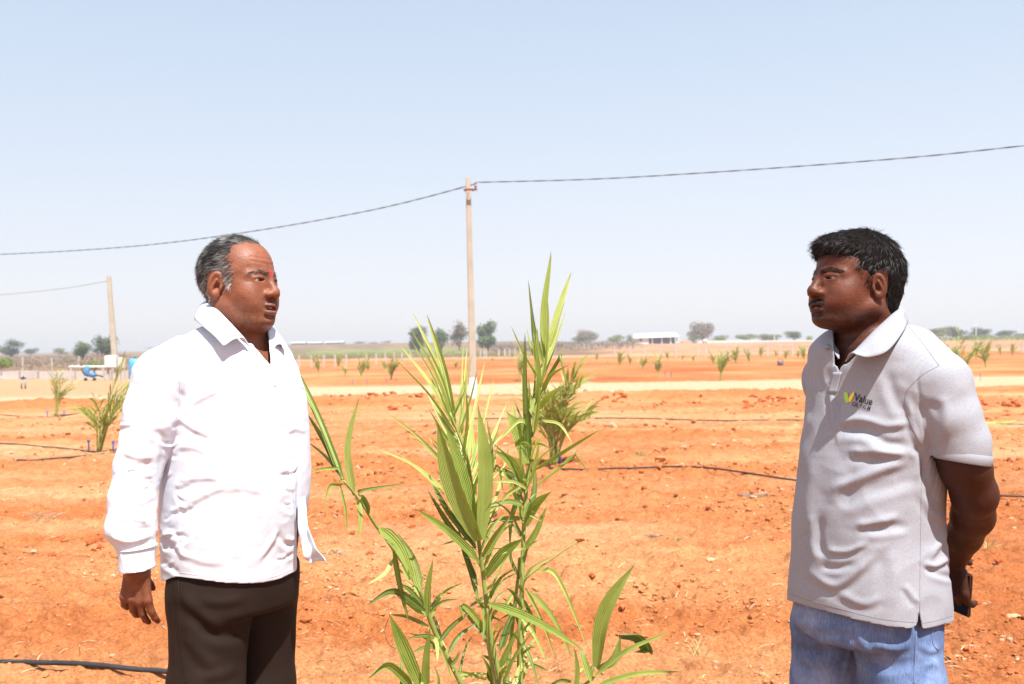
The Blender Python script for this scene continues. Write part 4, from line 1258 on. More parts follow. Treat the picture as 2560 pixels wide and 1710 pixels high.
    ST = [(c4([(232, 330), (240, 430), (262, 550)]), 6, 8), (c4([(262, 350), (256, 450), (250, 540)]), -5, 7),
          (c4([(270, 500), (380, 505), (470, 555), (560, 560)]), -11, 16), (c4([(260, 470), (360, 455), (470, 480), (560, 465)]), 7, 11), (c4([(300, 585), (430, 590), (550, 590)]), 9, 14), (c4([(230, 750), (380, 690), (560, 620)]), 9, 16), (c4([(260, 810), (400, 760), (590, 700)]), -5, 18),
          (c4([(330, 900), (430, 885), (520, 860)]), 7, 12), (c4([(380, 920), (470, 915), (560, 900)]), -5, 12), (c4([(190, 860), (180, 950), (200, 1040)]), -8, 13), (c4([(210, 1005), (300, 1010), (380, 975)]), 6, 9), (c4([(140, 1090), (230, 1150), (300, 1130), (430, 1010)]), 7, 13), (c4([(180, 1070), (260, 1080), (330, 1060)]), -5, 10),
          (c4([(120, 900), (110, 1050), (105, 1180)]), -6, 16), (c4([(250, 1180), (370, 1230), (450, 1200)]), 4, 12), (c4([(540, 1150), (570, 1190), (600, 1230)]), 5, 9), (c4([(625, 1060), (670, 1070), (730, 1040)]), 7, 8), (c4([(640, 1090), (700, 1110), (745, 1120)]), -5, 9), (c4([(650, 1040), (690, 980), (715, 930)]), 5, 9),
          (c4([(580, 560), (620, 620), (625, 720)]), -8, 12), (c4([(640, 600), (680, 700), (700, 800)]), 5, 14), (c4([(610, 760), (660, 850), (700, 880)]), 5, 11), (c4([(555, 370), (575, 470), (600, 560)]), 5, 9), (c4([(600, 380), (640, 470), (650, 560)]), -6, 14), (c4([(690, 350), (720, 430), (700, 550)]), 5, 18), (c4([(470, 250), (500, 360), (540, 430)]), -5, 16), (c4([(420, 230), (380, 330), (300, 440)]), 3, 20),
          (c4([(150, 120), (150, 300), (140, 450)]), -4, 9), (c4([(190, 130), (200, 250), (215, 320)]), 4, 8), (c4([(160, 620), (140, 800), (150, 900)]), 5, 20), (c4([(330, 640), (300, 760), (280, 830)]), -4, 22), (c4([(480, 1000), (500, 1120), (480, 1250)]), 4, 20)]
    ST = [(a, b, w * .85) for a, b, w in ST]
    V = fold_strokes(V, Nn, ST, .75)
    # armhole seam pressed in where sleeve meets trunk
    Vf = V.astype(np.float32)
    e1 = chain(Vf, sl, sr, .012); e2 = R.sdf(Vf)
    seam = np.exp(-((e1 - e2 + .004) / .0030) ** 2) * (V[:, 1] < d0)
    V = V - Nn * (seam * .0022)[:, None]
    x, y = to_px(V)
    hx = [1940, 1968, 2010, 2080, 2150, 2220, 2280, 2296, 2304, 2340, 2383, 2420]; hy = [1494, 1500, 1513, 1532, 1552, 1566, 1572, 1560, 1574, 1568, 1555, 1550]
    py_h = np.interp(x, hx, hy)
    # the slit at the side
    zc = HC + ((HZ - py_h) * CR - (x - 1280) * SR) / FPX * V[:, 1]
    back = Nn[:, 1] > .1
    zc = np.where(back, HC + ((HZ - 1500) * CR - (x - 1280) * SR) / FPX * V[:, 1], zc)
    # sleeve ends on its own slanted rim
    ax = (sl[3] - sl[1]); ax = ax / np.linalg.norm(ax) + np.array((.30, 0, -.02)) * 0
    rim = A(2399, 1150, -.15); nrm = np.array((-.17, 0.0, -1.)); nrm /= np.linalg.norm(nrm)
    tcut = (V - rim) @ nrm
    in_sl = (e1 < .012) & (e1 < e2 + .001) & (V[:, 1] < d0 + .02)
    past = in_sl & (tcut > 0)
    rimr = A(2165, 1110, .22)
    e3 = chain(Vf, slr, srr, .02)
    past_r = (e3 < .01) & (e3 < e2) & (V[:, 2] < rimr[2]) & (V[:, 1] > d0)
    nc = A(2186, 800, .012)
    nd = np.sqrt((V[:, 0] - nc[0]) ** 2 + (V[:, 1] - nc[1]) ** 2)
    neck = (nd < .086) & (V[:, 2] > A(2186, 846)[2])
    vop = (x > np.interp(y, [820, 905, 935], [2106, 2098, 2092])) & (x < np.interp(y, [830, 895, 935], [2160, 2108, 2094])) & (y < 925) & (Nn[:, 1] < .4)
    slit = (np.abs(x - (2299 + (y - 1540) * .02)) < (y - 1525) * .10) & (y > 1530) & (Nn[:, 1] < .2)
    ov = (y < np.interp(x, [2100, 2118, 2146, 2184, 2230, 2262], [912, 906, 878, 840, 798, 782])) & (x > 2085) & (x < 2262) & (Nn[:, 1] < .5) & (V[:, 1] < d0 + .02)
    kill = neck | vop | slit | ov
    allpast = past | past_r
    keepf = ~(kill[F].any(1)) & ~(allpast[F].all(1))
    V2 = V.copy(); m_ = past; V2[m_] = V[m_] - nrm * tcut[m_][:, None]
    V2[past_r, 2] = rimr[2]
    Vn, Fn, used = compact(V2, F, keepf)
    xx, yy = to_px(Vn)
    band = np.zeros(len(Vn))
    Vn, Fn, u2 = ring_cut(Vn, Fn, zc[used], .004)
    Vn = smooth_boundary(Vn, Fn); Vn = laplace(Vn, Fn, 1, .3)
    polo_o = cloth_obj('polo_shirt', Vn, Fn, m_polo, root, .0022)
    # ribbed sleeve band
    m_rib = fabric('grey_rib', (.275, .283, .312), .03, .4, 260., .9, heather=.12)
    q1 = MB(); axis = np.array((.16, 0, -1.)); axis /= np.linalg.norm(axis)
    bw = [e for e in (0, .006, .016, .022)]
    ring = []
    sel = np.nonzero(np.abs((Vn - rim) @ nrm) < .0006)[0]
    P = Vn[sel]
    sel2 = chain(P.astype(np.float32), sl, sr, .012) < .012
    P = P[sel2 & (P[:, 1] < d0 + .02)]
    if len(P) > 20:
        c0 = P.mean(0); a_ = np.arctan2(P[:, 1] - c0[1], P[:, 0] - c0[0]); o_ = np.argsort(a_); P = P[o_]; a_ = a_[o_]
        A2 = np.linspace(-math.pi, math.pi, 56, endpoint=False); rad = np.interp(A2, a_, np.linalg.norm((P - c0), axis=1), period=2 * math.pi)
        rad = np.convolve(np.r_[rad[-3:], rad, rad[:3]], np.ones(7) / 7, 'valid')
        bv = []; prof = [(-.019, .0002), (-.018, .0020), (-.008, .0022), (.001, .0020), (.003, .0006), (.003, -.004)]
        e1_ = np.array((1, 0, -.17)); e1_ /= np.linalg.norm(e1_); e2_ = np.cross(nrm, e1_)
        for t, ro in prof:
            for k, ang in enumerate(A2):
                bv.append(c0 + (e1_ * math.cos(ang) + np.array((0, 1, 0)) * math.sin(ang)) * (rad[k] + ro) + nrm * t)
        nA = len(A2); bf = [(i * nA + k, i * nA + (k + 1) % nA, (i + 1) * nA + (k + 1) % nA, (i + 1) * nA + k) for i in range(len(prof) - 1) for k in range(nA)]
        link('sleeve_band', np_mesh('sleeve_band', np.array(bv), np.array(bf)), m_rib, polo_o)
    # collar
    collar('collar', T, M, s, A, m_rib if False else m_polo, polo_o,
        inner=[A(2112, 905, -.098), A(2140, 878, -.100), A(2180, 838, -.090), A(2222, 796, -.055), A(2238, 782, .0), A(2222, 782, .06), A(2180, 800, .09), A(2130, 830, .07), A(2100, 860, .02), A(2098, 900, -.05)],
        fold=[A(2118, 898, -.110), A(2146, 868, -.112), A(2184, 828, -.102), A(2230, 786, -.062), A(2248, 771, .0), A(2230, 770, .072), A(2180, 790, .105), A(2122, 822, .082), A(2088, 850, .03), A(2086, 880, -.03)],
        edge=[A(2140, 886, -.148), A(2172, 893, -.160), A(2220, 876, -.165), A(2262, 822, -.12), A(2268, 800, .0), A(2255, 800, .10), A(2180, 820, .15), A(2085, 838, .12), A(2050, 852, .06), A(2064, 872, -.03)])
    # placket
    Bv = BVHTree.FromPolygons([tuple(v) for v in Vn], [tuple(f) for f in Fn])
    def patch(name, pl, mat, parent, nrow=10, off=.0008, w=6):
        """a strip of cloth between two pixel lines laid on the shirt"""
        vv = []; ff = []
        for i in range(nrow):
            t = i / (nrow - 1)
            for j in range(w):
                k = j / (w - 1)
                pL = np.array(pl[0]) * (1 - t) + np.array(pl[1]) * t; pR = np.array(pl[3]) * (1 - t) + np.array(pl[2]) * t
                pp = pL * (1 - k) + pR * k
                h = surf_hit(Bv, pp[0], pp[1])
                if h[0] is None: return None
                n_ = h[1] if h[1].y < 0 else -h[1]
                vv.append(np.array(h[0] + n_ * off))
        for i in range(nrow - 1):
            for j in range(w - 1): ff.append((i * w + j, i * w + j + 1, (i + 1) * w + j + 1, (i + 1) * w + j))
        return cloth_obj(name, np.array(vv), np.array(ff), mat, parent, .0015)
    patch('placket', [(2084, 930), (2070, 983), (2092, 984), (2106, 930)], m_polo, polo_o, 8, .0010)
    bm_ = simple('polo_button', (.62, .60, .60), .35)
    for bx, by in ((2095, 937), (2077, 965)): button(Vn, Fn, bx, by, bm_, polo_o, .0060)
    # seams as fine raised welts
    def welt(name, pxs, r=.0007):
        pts = []
        for a, b_ in smooth_path([(a, b_, 0) for a, b_ in pxs], 8)[:, :2]:
            h = surf_hit(Bv, a, b_)
            if h[0] is not None and (not pts or (h[0] - pts[-1]).length < .03): pts.append(h[0])
        if len(pts) > 4: MB().tube(pts, r, 5).build(name, m_seam, polo_o, True)
    m_seam = fabric('grey_seam', (.20, .205, .225), .03, .2, 420., .9)
    welt('shoulder_seam', [(2262, 805), (2300, 850), (2330, 890), (2348, 914)])
    welt('side_seam', [(2304, 1150), (2302, 1300), (2300, 1420), (2299, 1535)])
    welt('hem_stitch', [(1972, 1484), (2010, 1497), (2080, 1516), (2150, 1536), (2220, 1550), (2285, 1556)], .0006)
    welt('hem_stitch', [(2308, 1558), (2340, 1552), (2380, 1540)], .0006)
    welt('armhole_seam', [(2348, 914), (2310, 935), (2275, 968), (2262, 1000), (2275, 1055), (2302, 1112)], .0007)
    # printed mark and lettering on the chest
    def print_text(txt, px, py, h_px, tilt, mat, name, bold=0.0, wscale=1.0):
        cu = bpy.data.curves.new(name, 'FONT'); cu.body = txt; cu.size = 1.0; cu.offset = bold; cu.resolution_u = 4
        ob = bpy.data.objects.new(name, cu); COL.objects.link(ob)
        dg = bpy.context.evaluated_depsgraph_get(); me0 = bpy.data.meshes.new_from_object(ob.evaluated_get(dg))
        bpy.data.objects.remove(ob)
        bm2 = bmesh.new(); bm2.from_mesh(me0); bmesh.ops.triangulate(bm2, faces=bm2.faces)
        ct, st = math.cos(tilt), math.sin(tilt)
        for v in bm2.verts:
            a, b_ = v.co.x * h_px * wscale, v.co.y * h_px
            lay(v, px + a * ct + b_ * st * .9, py + a * st - b_ * ct)
        me2 = bpy.data.meshes.new(name); bm2.to_mesh(me2); bm2.free()
        return link(name, me2, mat, polo_o)
    def lay(v, a, b_):
        h = surf_hit(Bv, a, b_)
        n_ = h[1] if h[1].y < 0 else -h[1]
        v.co = h[0] + n_ * .0016
    blk = simple('print_black', (.02, .02, .022), .7); tilt = math.radians(16)
    print_text('Value', 2135, 1001, 27, tilt, blk, 'lettering', .014, .78)
    print_text('OIL PALM', 2130, 1014, 15, tilt, blk, 'lettering', .004, .74)
    def blob(name, pts, c):
        bm2 = bmesh.new(); P = pts
        vs = [bm2.verts.new((0, 0, 0)) for _ in P]
        for v, pp in zip(vs, P): lay(v, pp[0], pp[1])
        bm2.faces.new(vs); bmesh.ops.triangulate(bm2, faces=bm2.faces)
        me2 = bpy.data.meshes.new(name); bm2.to_mesh(me2); bm2.free(); link(name, me2, simple(name + '_print', c, .7), polo_o)
    c4p = lambda l: [(a / 1.687 + 1940, b / 1.687 + 780) for a, b in l]
    blob('logo_green_stroke', c4p([(287, 341), (302, 337), (306, 356), (309, 379), (301, 386), (290, 372)]), (.38, .62, .08))
    blob('logo_yellow_stroke', c4p([(331, 333), (331, 352), (320, 374), (310, 384), (308, 364), (318, 348)]), (.85, .62, .06))
    # --- jeans
    m_j, nt, p, out = mat_new('blue_denim')
    tc = N(nt, 'ShaderNodeTexCoord')
    n1 = N(nt, 'ShaderNodeTexNoise', i_Scale=6., i_Detail=7., i_Roughness=.66); nt.links.new(tc.outputs['Object'], n1.inputs['Vector'])
    r1 = ramp(nt, [(.3, (.055, .085, .18)), (.48, (.13, .19, .34)), (.66, (.26, .335, .50)), (.80, (.42, .49, .62))]); nt.links.new(n1.outputs[0], r1.inputs[0])
    mp = N(nt, 'ShaderNodeMapping'); mp.inputs['Scale'].default_value = (1, 1, .12); nt.links.new(tc.outputs['Object'], mp.inputs['Vector'])
    n2 = N(nt, 'ShaderNodeTexNoise', i_Scale=420., i_Detail=3.); nt.links.new(mp.outputs[0], n2.inputs['Vector'])
    r2 = ramp(nt, [(.3, (.72, .74, .8)), (.7, (1.2, 1.2, 1.15))]); nt.links.new(n2.outputs[0], r2.inputs[0])
    nt.links.new(mixc(nt, r1.outputs[0], r2.outputs[0], .8, 'MULTIPLY'), p.inputs['Base Color'])
    p.inputs['Roughness'].default_value = .9; p.inputs['Specular IOR Level'].default_value = .1
    bb = N(nt, 'ShaderNodeBump', i_Strength=.3, i_Distance=.002); nt.links.new(n2.outputs[0], bb.inputs['Height']); nt.links.new(bb.outputs[0], p.inputs['Normal'])
    trow = [(1440, 1988, 2352, 1.1, 30, 0), (1520, 1984, 2354, 1.1, 30, 0), (1560, 1984, 2352, 1.1, 30, 0), (1585, 1988, 2350, 1.1, 30, 0)]
    RT = Rings(*ring_table(trow, d0, -1), e=2.3)
    def jean(p):
        e = smin(chain(p, ll, llr, .03), chain(p, lr, lrr, .03), .008)
        return smin(RT.sdf(p), e, .022)
    V, F = mesh_sdf(jean, (A(1940, 560)[0], d0 - .30, .04), (A(2420, 560)[0], d0 + .32, A(2190, 1440)[2]), .006)
    Nn = vnormals(V, F)
    V = V + Nn * (fbm(V * np.array((11, 11, 9)), 163, 3) * .0035)[:, None]
    ST = [(c4([(80, 1290), (180, 1330), (320, 1330)]), 5, 10), (c4([(70, 1370), (160, 1400), (260, 1380)]), 5, 10), (c4([(340, 1330), (380, 1420), (440, 1500)]), 6, 12), (c4([(330, 1350), (310, 1440), (280, 1560)]), 4, 5), (c4([(400, 1400), (500, 1420), (570, 1400)]), 6, 10), (c4([(380, 1480), (480, 1500), (580, 1470)]), -5, 12), (c4([(590, 1340), (590, 1450), (580, 1560)]), 3, 5), (c4([(600, 1400), (650, 1430), (690, 1410)]), 6, 8), (c4([(100, 1460), (200, 1480), (290, 1440)]), 5, 11), (c4([(620, 1500), (660, 1480), (685, 1500)]), 5, 9)]
    V = fold_strokes(V, Nn, ST, .65)
    V, F, _ = ring_cut(V, F, np.full(len(V), .05), .006)
    jo = cloth_obj('jeans', V, F, m_j, root, .002)
    Bv = BVHTree.FromPolygons([tuple(v) for v in V], [tuple(f) for f in F])
    m_st = simple('denim_seam', (.14, .20, .36), .9)
    for nm, pp in (('side_seam', [(2291, 1575), (2288, 1640), (2284, 1712)]), ('inseam', [(2134, 1570), (2118, 1640), (2100, 1712)]), ('pocket_edge', [(2330, 1575), (2333, 1610), (2346, 1625)])):
        pts = []
        for a, b_ in smooth_path([(a, b_, 0) for a, b_ in pp], 8)[:, :2]:
            h = surf_hit(Bv, a, b_)
            if h[0] is not None and (not pts or (h[0] - pts[-1]).length < .03): pts.append(h[0])
        if len(pts) > 4: MB().tube(pts, .0018, 5).build(nm, m_st, jo, True)
    for c, f in ((A(2268, 2330, -.05), (-.8, -.5, 0)), (A(2050, 2330, .10), (-.9, -.2, 0))):
        shoe('shoe', (c[0], c[1], 0.), f, M_SHOE, root)
    # --- phone held in the left hand
    pc = A(2396, 1478, .085)
    ph = empty('mobile_phone', tuple(pc))
    ph.rotation_euler = (math.radians(4), math.radians(8), math.radians(-62))
    tag(ph, 'slim dark phone in a brown case held behind the back of the grey polo', 'phone')
    bm2 = bmesh.new(); bmesh.ops.create_cube(bm2, size=1)
    for v in bm2.verts: v.co = Vector((v.co.x * .070, v.co.y * .009, v.co.z * .105))
    bmesh.ops.bevel(bm2, geom=bm2.edges[:], offset=.003, segments=3, affect='EDGES')
    me2 = bpy.data.meshes.new('case'); bm2.to_mesh(me2); bm2.free()
    link('case', me2, simple('phone_case', (.06, .03, .018), .4), ph, (0, 0, 0))
    bm2 = bmesh.new(); bmesh.ops.create_cube(bm2, size=1)
    for v in bm2.verts: v.co = Vector((v.co.x * .064, v.co.y * .002, v.co.z * .098))
    me2 = bpy.data.meshes.new('screen'); bm2.to_mesh(me2); bm2.free()
    link('screen', me2, simple('phone_glass', (.01, .01, .012), .1), ph, (0, -.0052, 0))
    return root
def q_abs(v): return np.abs(v)
RIGHT = build_right()
# ------------------------------------------------------------------ the young palm between the two people
def leaf_material(name, c0, c1, trans=.35):
    m, nt, p, out = mat_new(name)
    tc = N(nt, 'ShaderNodeTexCoord'); oi = N(nt, 'ShaderNodeObjectInfo')
    uv = N(nt, 'ShaderNodeAttribute', attribute_name='Col')
    nz = N(nt, 'ShaderNodeTexNoise', i_Scale=18., i_Detail=5.); nt.links.new(tc.outputs['Object'], nz.inputs['Vector'])
    add = N(nt, 'ShaderNodeMath', operation='MULTIPLY_ADD'); add.inputs[1].default_value = .55
    nt.links.new(oi.outputs['Random'], add.inputs[0]); nt.links.new(nz.outputs[0], add.inputs[2])
    r = ramp(nt, [(.3, c0), (.95, c1)]); nt.links.new(add.outputs[0], r.inputs[0])
    sep = N(nt, 'ShaderNodeSeparateColor'); nt.links.new(uv.outputs['Color'], sep.inputs[0])
    # pale midrib, fine lengthwise veins, pleat shading painted as stripes, dry brown tips
    c = mixc(nt, r.outputs[0], (.42, .50, .16), sep.outputs[0])
    c = mixc(nt, c, (.30, .22, .09), sep.outputs[1])
    sp = N(nt, 'ShaderNodeTexNoise', i_Scale=42., i_Detail=6., i_Roughness=.7); nt.links.new(tc.outputs['Object'], sp.inputs['Vector'])
    sr = ramp(nt, [(.60, (0, 0, 0)), (.72, (1, 1, 1))]); nt.links.new(sp.outputs[0], sr.inputs[0])
    c = mixc(nt, c, (.40, .36, .20), mixf(nt, sr.outputs[0], .45))
    ve = ramp(nt, [(0, (.62, .70, .56)), (1, (1.22, 1.18, 1.15))]); nt.links.new(sep.outputs[2], ve.inputs[0])
    c = mixc(nt, c, ve.outputs[0], 1.0, 'MULTIPLY')
    nt.links.new(c, p.inputs['Base Color'])
    p.inputs['Roughness'].default_value = .42; p.inputs['Specular IOR Level'].default_value = .45
    tr = N(nt, 'ShaderNodeBsdfTranslucent'); nt.links.new(mixc(nt, c, (1.25, 1.3, .55), 1.0, 'MULTIPLY'), tr.inputs[0])
    mx = N(nt, 'ShaderNodeMixShader'); mx.inputs[0].default_value = trans
    nt.links.new(p.outputs[0], mx.inputs[1]); nt.links.new(tr.outputs[0], mx.inputs[2]); nt.links.new(mx.outputs[0], out.inputs[0])
    return m
def mixf(nt, a, k):
    m = N(nt, 'ShaderNodeMath', operation='MULTIPLY'); m.inputs[1].default_value = k; nt.links.new(a, m.inputs[0]); return m.outputs[0]
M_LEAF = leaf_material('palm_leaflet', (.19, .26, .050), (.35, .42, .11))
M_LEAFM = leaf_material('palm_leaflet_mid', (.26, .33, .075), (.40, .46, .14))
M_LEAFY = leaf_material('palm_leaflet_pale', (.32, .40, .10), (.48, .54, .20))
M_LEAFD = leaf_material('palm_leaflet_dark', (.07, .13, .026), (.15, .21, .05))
M_STEM = simple('palm_rachis', (.24, .29, .07), .5, .2, 14., .1, 60.)
def leaflet(name, pts, width, mat, parent, pleats=1, fold=.5, side=None, prof='lance', seg=14, ragged=0.0):
    """blade along a path (3 points), V-folded or pleated, tapered to a point"""
    P = smooth_path(pts, max(3, seg // (len(pts) - 1)))
    n = len(P); t = np.linspace(0, 1, n)
    if prof == 'lance': w = np.clip(t * 7, .30, 1) ** .8 * (1 - t ** 2.6) ** .8
    elif prof == 'broad': w = np.sin(np.pi * (t * .82 + .09) ** .9) ** .75 * (1 - t ** 6)
    else: w = (.45 + .55 * np.sin(np.pi * np.clip(t * .9 + .05, 0, 1))) * (1 - t ** 4)
    w = np.maximum(w, .03) * width * .5
    T = np.gradient(P, axis=0); T /= np.linalg.norm(T, axis=1)[:, None]
    if side is None:
        view = P[n // 2] - np.array((0, 0, HC)); view /= np.linalg.norm(view)
        S0 = np.cross(T[n // 2], view); S0 /= np.linalg.norm(S0)
        a = random.uniform(-.7, .7); S0 = S0 * math.cos(a) + view * math.sin(a)
    else: S0 = np.array(side, float)
    m = 2 * pleats * 2 + 1 if pleats > 1 else 5
    k = np.linspace(-1, 1, m)
    V = []; Cc = []
    ph = random.uniform(0, 6)
    for i in range(n):
        S = S0 - T[i] * (S0 @ T[i]); S /= np.linalg.norm(S); Nn = np.cross(S, T[i])
        for j in range(m):
            z = -abs(k[j]) * fold * w[i] * .8
            if pleats > 1: z += (1 if j % 2 else -1) * w[i] * .24 / pleats - .35 * fold * w[i] * k[j] ** 2
            rg = 1 + (ragged * math.sin(i * 2.3 + ph) * (abs(k[j]) > .9))
            V.append(P[i] + S * (k[j] * w[i] * rg) + Nn * (z + .05 * width * math.sin(t[i] * 5 + ph)))
            mid = max(0, 1 - abs(k[j]) * (3 if pleats <= 1 else 6)) * .55
            tip = sstep(.90, 1.0, t[i]) * .9 + .5 * (random.random() < .04)
            Cc.append((mid, tip, (j % 2) * .8 if pleats > 1 else .5 + .4 * math.sin(j * 2)))  # third value paints pleat shading: ridges lighter, valleys darker
    i = (np.arange(n - 1)[:, None] * m + np.arange(m - 1)[None, :]).ravel()
    F = np.stack([i, i + 1, i + m + 1, i + m], 1)
    me = np_mesh(name, np.array(V), F, pleats <= 1); col_attr(me, np.array(Cc))
    return link(name, me, mat, parent)
def build_main_palm():
    D = 3.15
    c1 = lambda a, b, dy=0.: at(a / 1.413 + 700, b / 1.413 + 600, D + dy)
    px = D / FPX / 1.413
    base = c1(790, 1760); bx = base[0]
    root = empty('young_oil_palm', (bx, D, 0))
    tag(root, 'large young oil palm with glossy pleated green fronds standing between the two people', 'palm')
    g0 = np.array((bx, D, 0.0))
    # fronds: rachis path in crop pixels, depth at foot and tip
    FR = {}
    def frond(key, path, depth, r0, r1):
        pts = []
        n = len(path)
        for i, (a, b) in enumerate(path):
            t = i / (n - 1); pts.append(c1(a, b, depth[0] * (1 - t) + depth[1] * t))
        P = smooth_path([g0 + (pts[0] - g0) * .02 + np.array((0, 0, -.01)), g0 * .45 + pts[0] * .55] + pts, 6)
        o = MB().tube(P, np.linspace(r0, r1, len(P)), 8).build('frond_rachis', M_STEM, root, True)
        FR[key] = o
    frond('right', [(848, 1568), (853, 1300), (862, 1000), (880, 780), (912, 540), (935, 430), (955, 380)], (.0, .10), .0102, .0035)
    frond('mid', [(778, 1568), (745, 1400), (716, 1170), (700, 1050), (665, 790), (640, 710), (600, 610)], (-.05, -.12), .0102, .0035)
    frond('left', [(640, 1568), (545, 1380), (490, 1230), (400, 1090), (340, 1010), (285, 925), (225, 850)], (-.05, -.30), .0102, .0035)
    frond('low', [(760, 1568), (735, 1420), (735, 1300)], (-.08, -.14), .0080, .005)
    frond('low_right', [(880, 1640), (1000, 1620), (1090, 1560), (1112, 1540)], (.0, -.25), .0075, .004)
    frond('arc', [(840, 1568), (845, 1350), (858, 1220), (900, 1170), (1050, 1066)], (.03, -.05), .0075, .002)
    frond('low_left', [(600, 1640), (540, 1600), (500, 1568)], (-.1, -.3), .0075, .005)
    frond('spear', [(800, 1568), (835, 1240), (850, 1120)], (.06, .08), .010, .004)
    G, Y, K = M_LEAF, M_LEAFY, M_LEAFD
    def L(fr, pts, w, mat=G, pl=1, fold=.5, dy=(0, 0), prof='lance', rag=0.):
        n = len(pts); q = []
        for i, (a, b) in enumerate(pts):
            t = i / (n - 1); q.append(c1(a, b, dy[0] * (1 - t) + dy[1] * t))
        leaflet('leaflet', q, w * px * (.86 if prof == 'lance' else 1.0), mat, FR[fr], pl, fold, None, prof, 14 if pl <= 1 else 18, rag)
    R_ = lambda a, b: (a, b)
    # --- tall right frond
    L('right', [(932, 430), (928, 240), (957, 40)], 42, G, 3, .4, (.10, .14))
    L('right', [(942, 425), (985, 260), (1030, 115)], 40, Y, 3, .4, (.10, .18))
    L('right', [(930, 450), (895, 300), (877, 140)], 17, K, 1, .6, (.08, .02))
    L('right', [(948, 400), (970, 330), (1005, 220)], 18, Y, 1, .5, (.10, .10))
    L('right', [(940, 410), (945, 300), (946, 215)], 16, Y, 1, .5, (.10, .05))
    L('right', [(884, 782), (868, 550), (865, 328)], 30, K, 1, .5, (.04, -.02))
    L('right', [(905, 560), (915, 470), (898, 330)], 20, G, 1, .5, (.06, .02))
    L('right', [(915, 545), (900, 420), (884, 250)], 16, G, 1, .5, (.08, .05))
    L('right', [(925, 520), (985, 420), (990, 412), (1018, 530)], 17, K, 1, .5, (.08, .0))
    L('right', [(918, 560), (955, 480), (1020, 440)], 18, G, 1, .5, (.08, .0))
    L('right', [(910, 600), (950, 550), (985, 520)], 24, G, 1, .5, (.06, -.05))
    L('right', [(905, 640), (985, 650), (1035, 722)], 15, Y, 1, .5, (.06, -.04))
    L('right', [(900, 560), (890, 590), (890, 620)], 26, Y, 2, .5, (.02, .0))
    L('right', [(890, 720), (925, 722), (950, 735)], 14, G, 1, .5, (.04, -.04))
    L('right', [(895, 815), (1020, 735), (1130, 670)], 18, G, 1, .6, (.03, -.10))
    L('right', [(885, 885), (1035, 765), (1045, 763), (1102, 835)], 13, G, 1, .5, (.02, -.10))
    L('right', [(872, 790), (850, 690), (800, 606)], 64, M_LEAFM, 5, .3, (.04, .06), 'broad', .04)
    L('right', [(878, 660), (840, 640), (762, 720)], 20, Y, 1, .5, (.04, -.06))
    L('right', [(868, 885), (820, 790), (755, 742)], 40, Y, 3, .3, (.02, -.08), 'broad')
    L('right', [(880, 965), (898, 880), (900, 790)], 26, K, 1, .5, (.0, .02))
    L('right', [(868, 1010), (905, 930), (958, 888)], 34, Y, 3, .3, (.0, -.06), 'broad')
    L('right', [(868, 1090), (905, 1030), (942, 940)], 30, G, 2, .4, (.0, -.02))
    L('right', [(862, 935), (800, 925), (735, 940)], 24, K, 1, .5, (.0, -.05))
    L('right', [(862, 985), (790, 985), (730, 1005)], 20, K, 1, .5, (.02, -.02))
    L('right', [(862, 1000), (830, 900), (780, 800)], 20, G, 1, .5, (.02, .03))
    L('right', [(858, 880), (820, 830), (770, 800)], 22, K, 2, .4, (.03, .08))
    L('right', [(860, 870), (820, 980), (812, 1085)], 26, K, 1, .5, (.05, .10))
    L('right', [(858, 860), (800, 900), (770, 950)], 20, Y, 1, .5, (.0, -.05))
    L('right', [(850, 1200), (815, 1120), (830, 1060)], 16, K, 1, .5, (.05, .08))
    L('right', [(855, 1340), (900, 1400), (945, 1500)], 16, G, 1, .5, (.0, -.06))
    L('right', [(852, 1420), (885, 1480), (920, 1600)], 16, K, 1, .5, (.0, -.06))
    L('right', [(855, 1260), (890, 1330), (905, 1420)], 18, K, 1, .5, (.04, .06))
    L('right', [(850, 1500), (830, 1560), (800, 1620)], 26, Y, 1, .5, (.0, -.06))
    # --- middle frond: narrow upper leaflets
    for tip, bp, w, m in (((470, 258), (612, 640), 22, Y), ((520, 265), (620, 650), 36, Y), ((455, 303), (606, 630), 15, G), ((458, 345), (602, 640), 13, Y), ((420, 368), (622, 670), 22, Y), ((413, 425), (620, 680), 12, Y), ((497, 330), (618, 650), 18, Y)):
        mx = (tip[0] * .5 + bp[0] * .5 + 14, tip[1] * .5 + bp[1] * .5 - 4)
        L('mid', [bp, mx, tip], w, m, 2 if w > 30 else 1, .6, (-.10, -.10 + random.uniform(-.12, .12)))
    L('mid', [(575, 790), (480, 690), (375, 608)], 11, Y, 1, .6, (-.08, -.16))
    L('mid', [(632, 690), (640, 520), (648, 355)], 11, Y, 1, .5, (-.10, -.02))
    L('mid', [(642, 720), (652, 530), (662, 362)], 13, Y, 1, .5, (-.10, .0))
    L('mid', [(655, 765), (690, 590), (725, 425)], 13, Y, 1, .5, (-.10, .02))
    L('mid', [(668, 830), (715, 650), (756, 488)], 13, Y, 1, .5, (-.09, .05))
    L('mid', [(672, 840), (745, 700), (805, 570)], 11, Y, 1, .5, (-.09, .06))
    L('mid', [(680, 880), (740, 740), (835, 640)], 12, Y, 1, .5, (-.09, .03))
    L('mid', [(600, 900), (480, 800), (338, 735)], 13, Y, 1, .6, (-.09, -.20))
    L('mid', [(580, 900), (510, 830), (420, 755)], 11, Y, 1, .6, (-.09, -.10))
    # the broad two-lobed blade facing the lens
    L('mid', [(704, 1060), (610, 860), (553, 640)], 72, M_LEAFM, 6, .25, (-.14, -.20), 'broad', .05)
    L('mid', [(690, 1010), (640, 820), (585, 650)], 46, Y, 4, .25, (-.13, -.16), 'broad', .08)
    L('mid', [(708, 1060), (722, 830), (697, 580)], 62, M_LEAFM, 6, .25, (-.14, -.18), 'broad', .02)
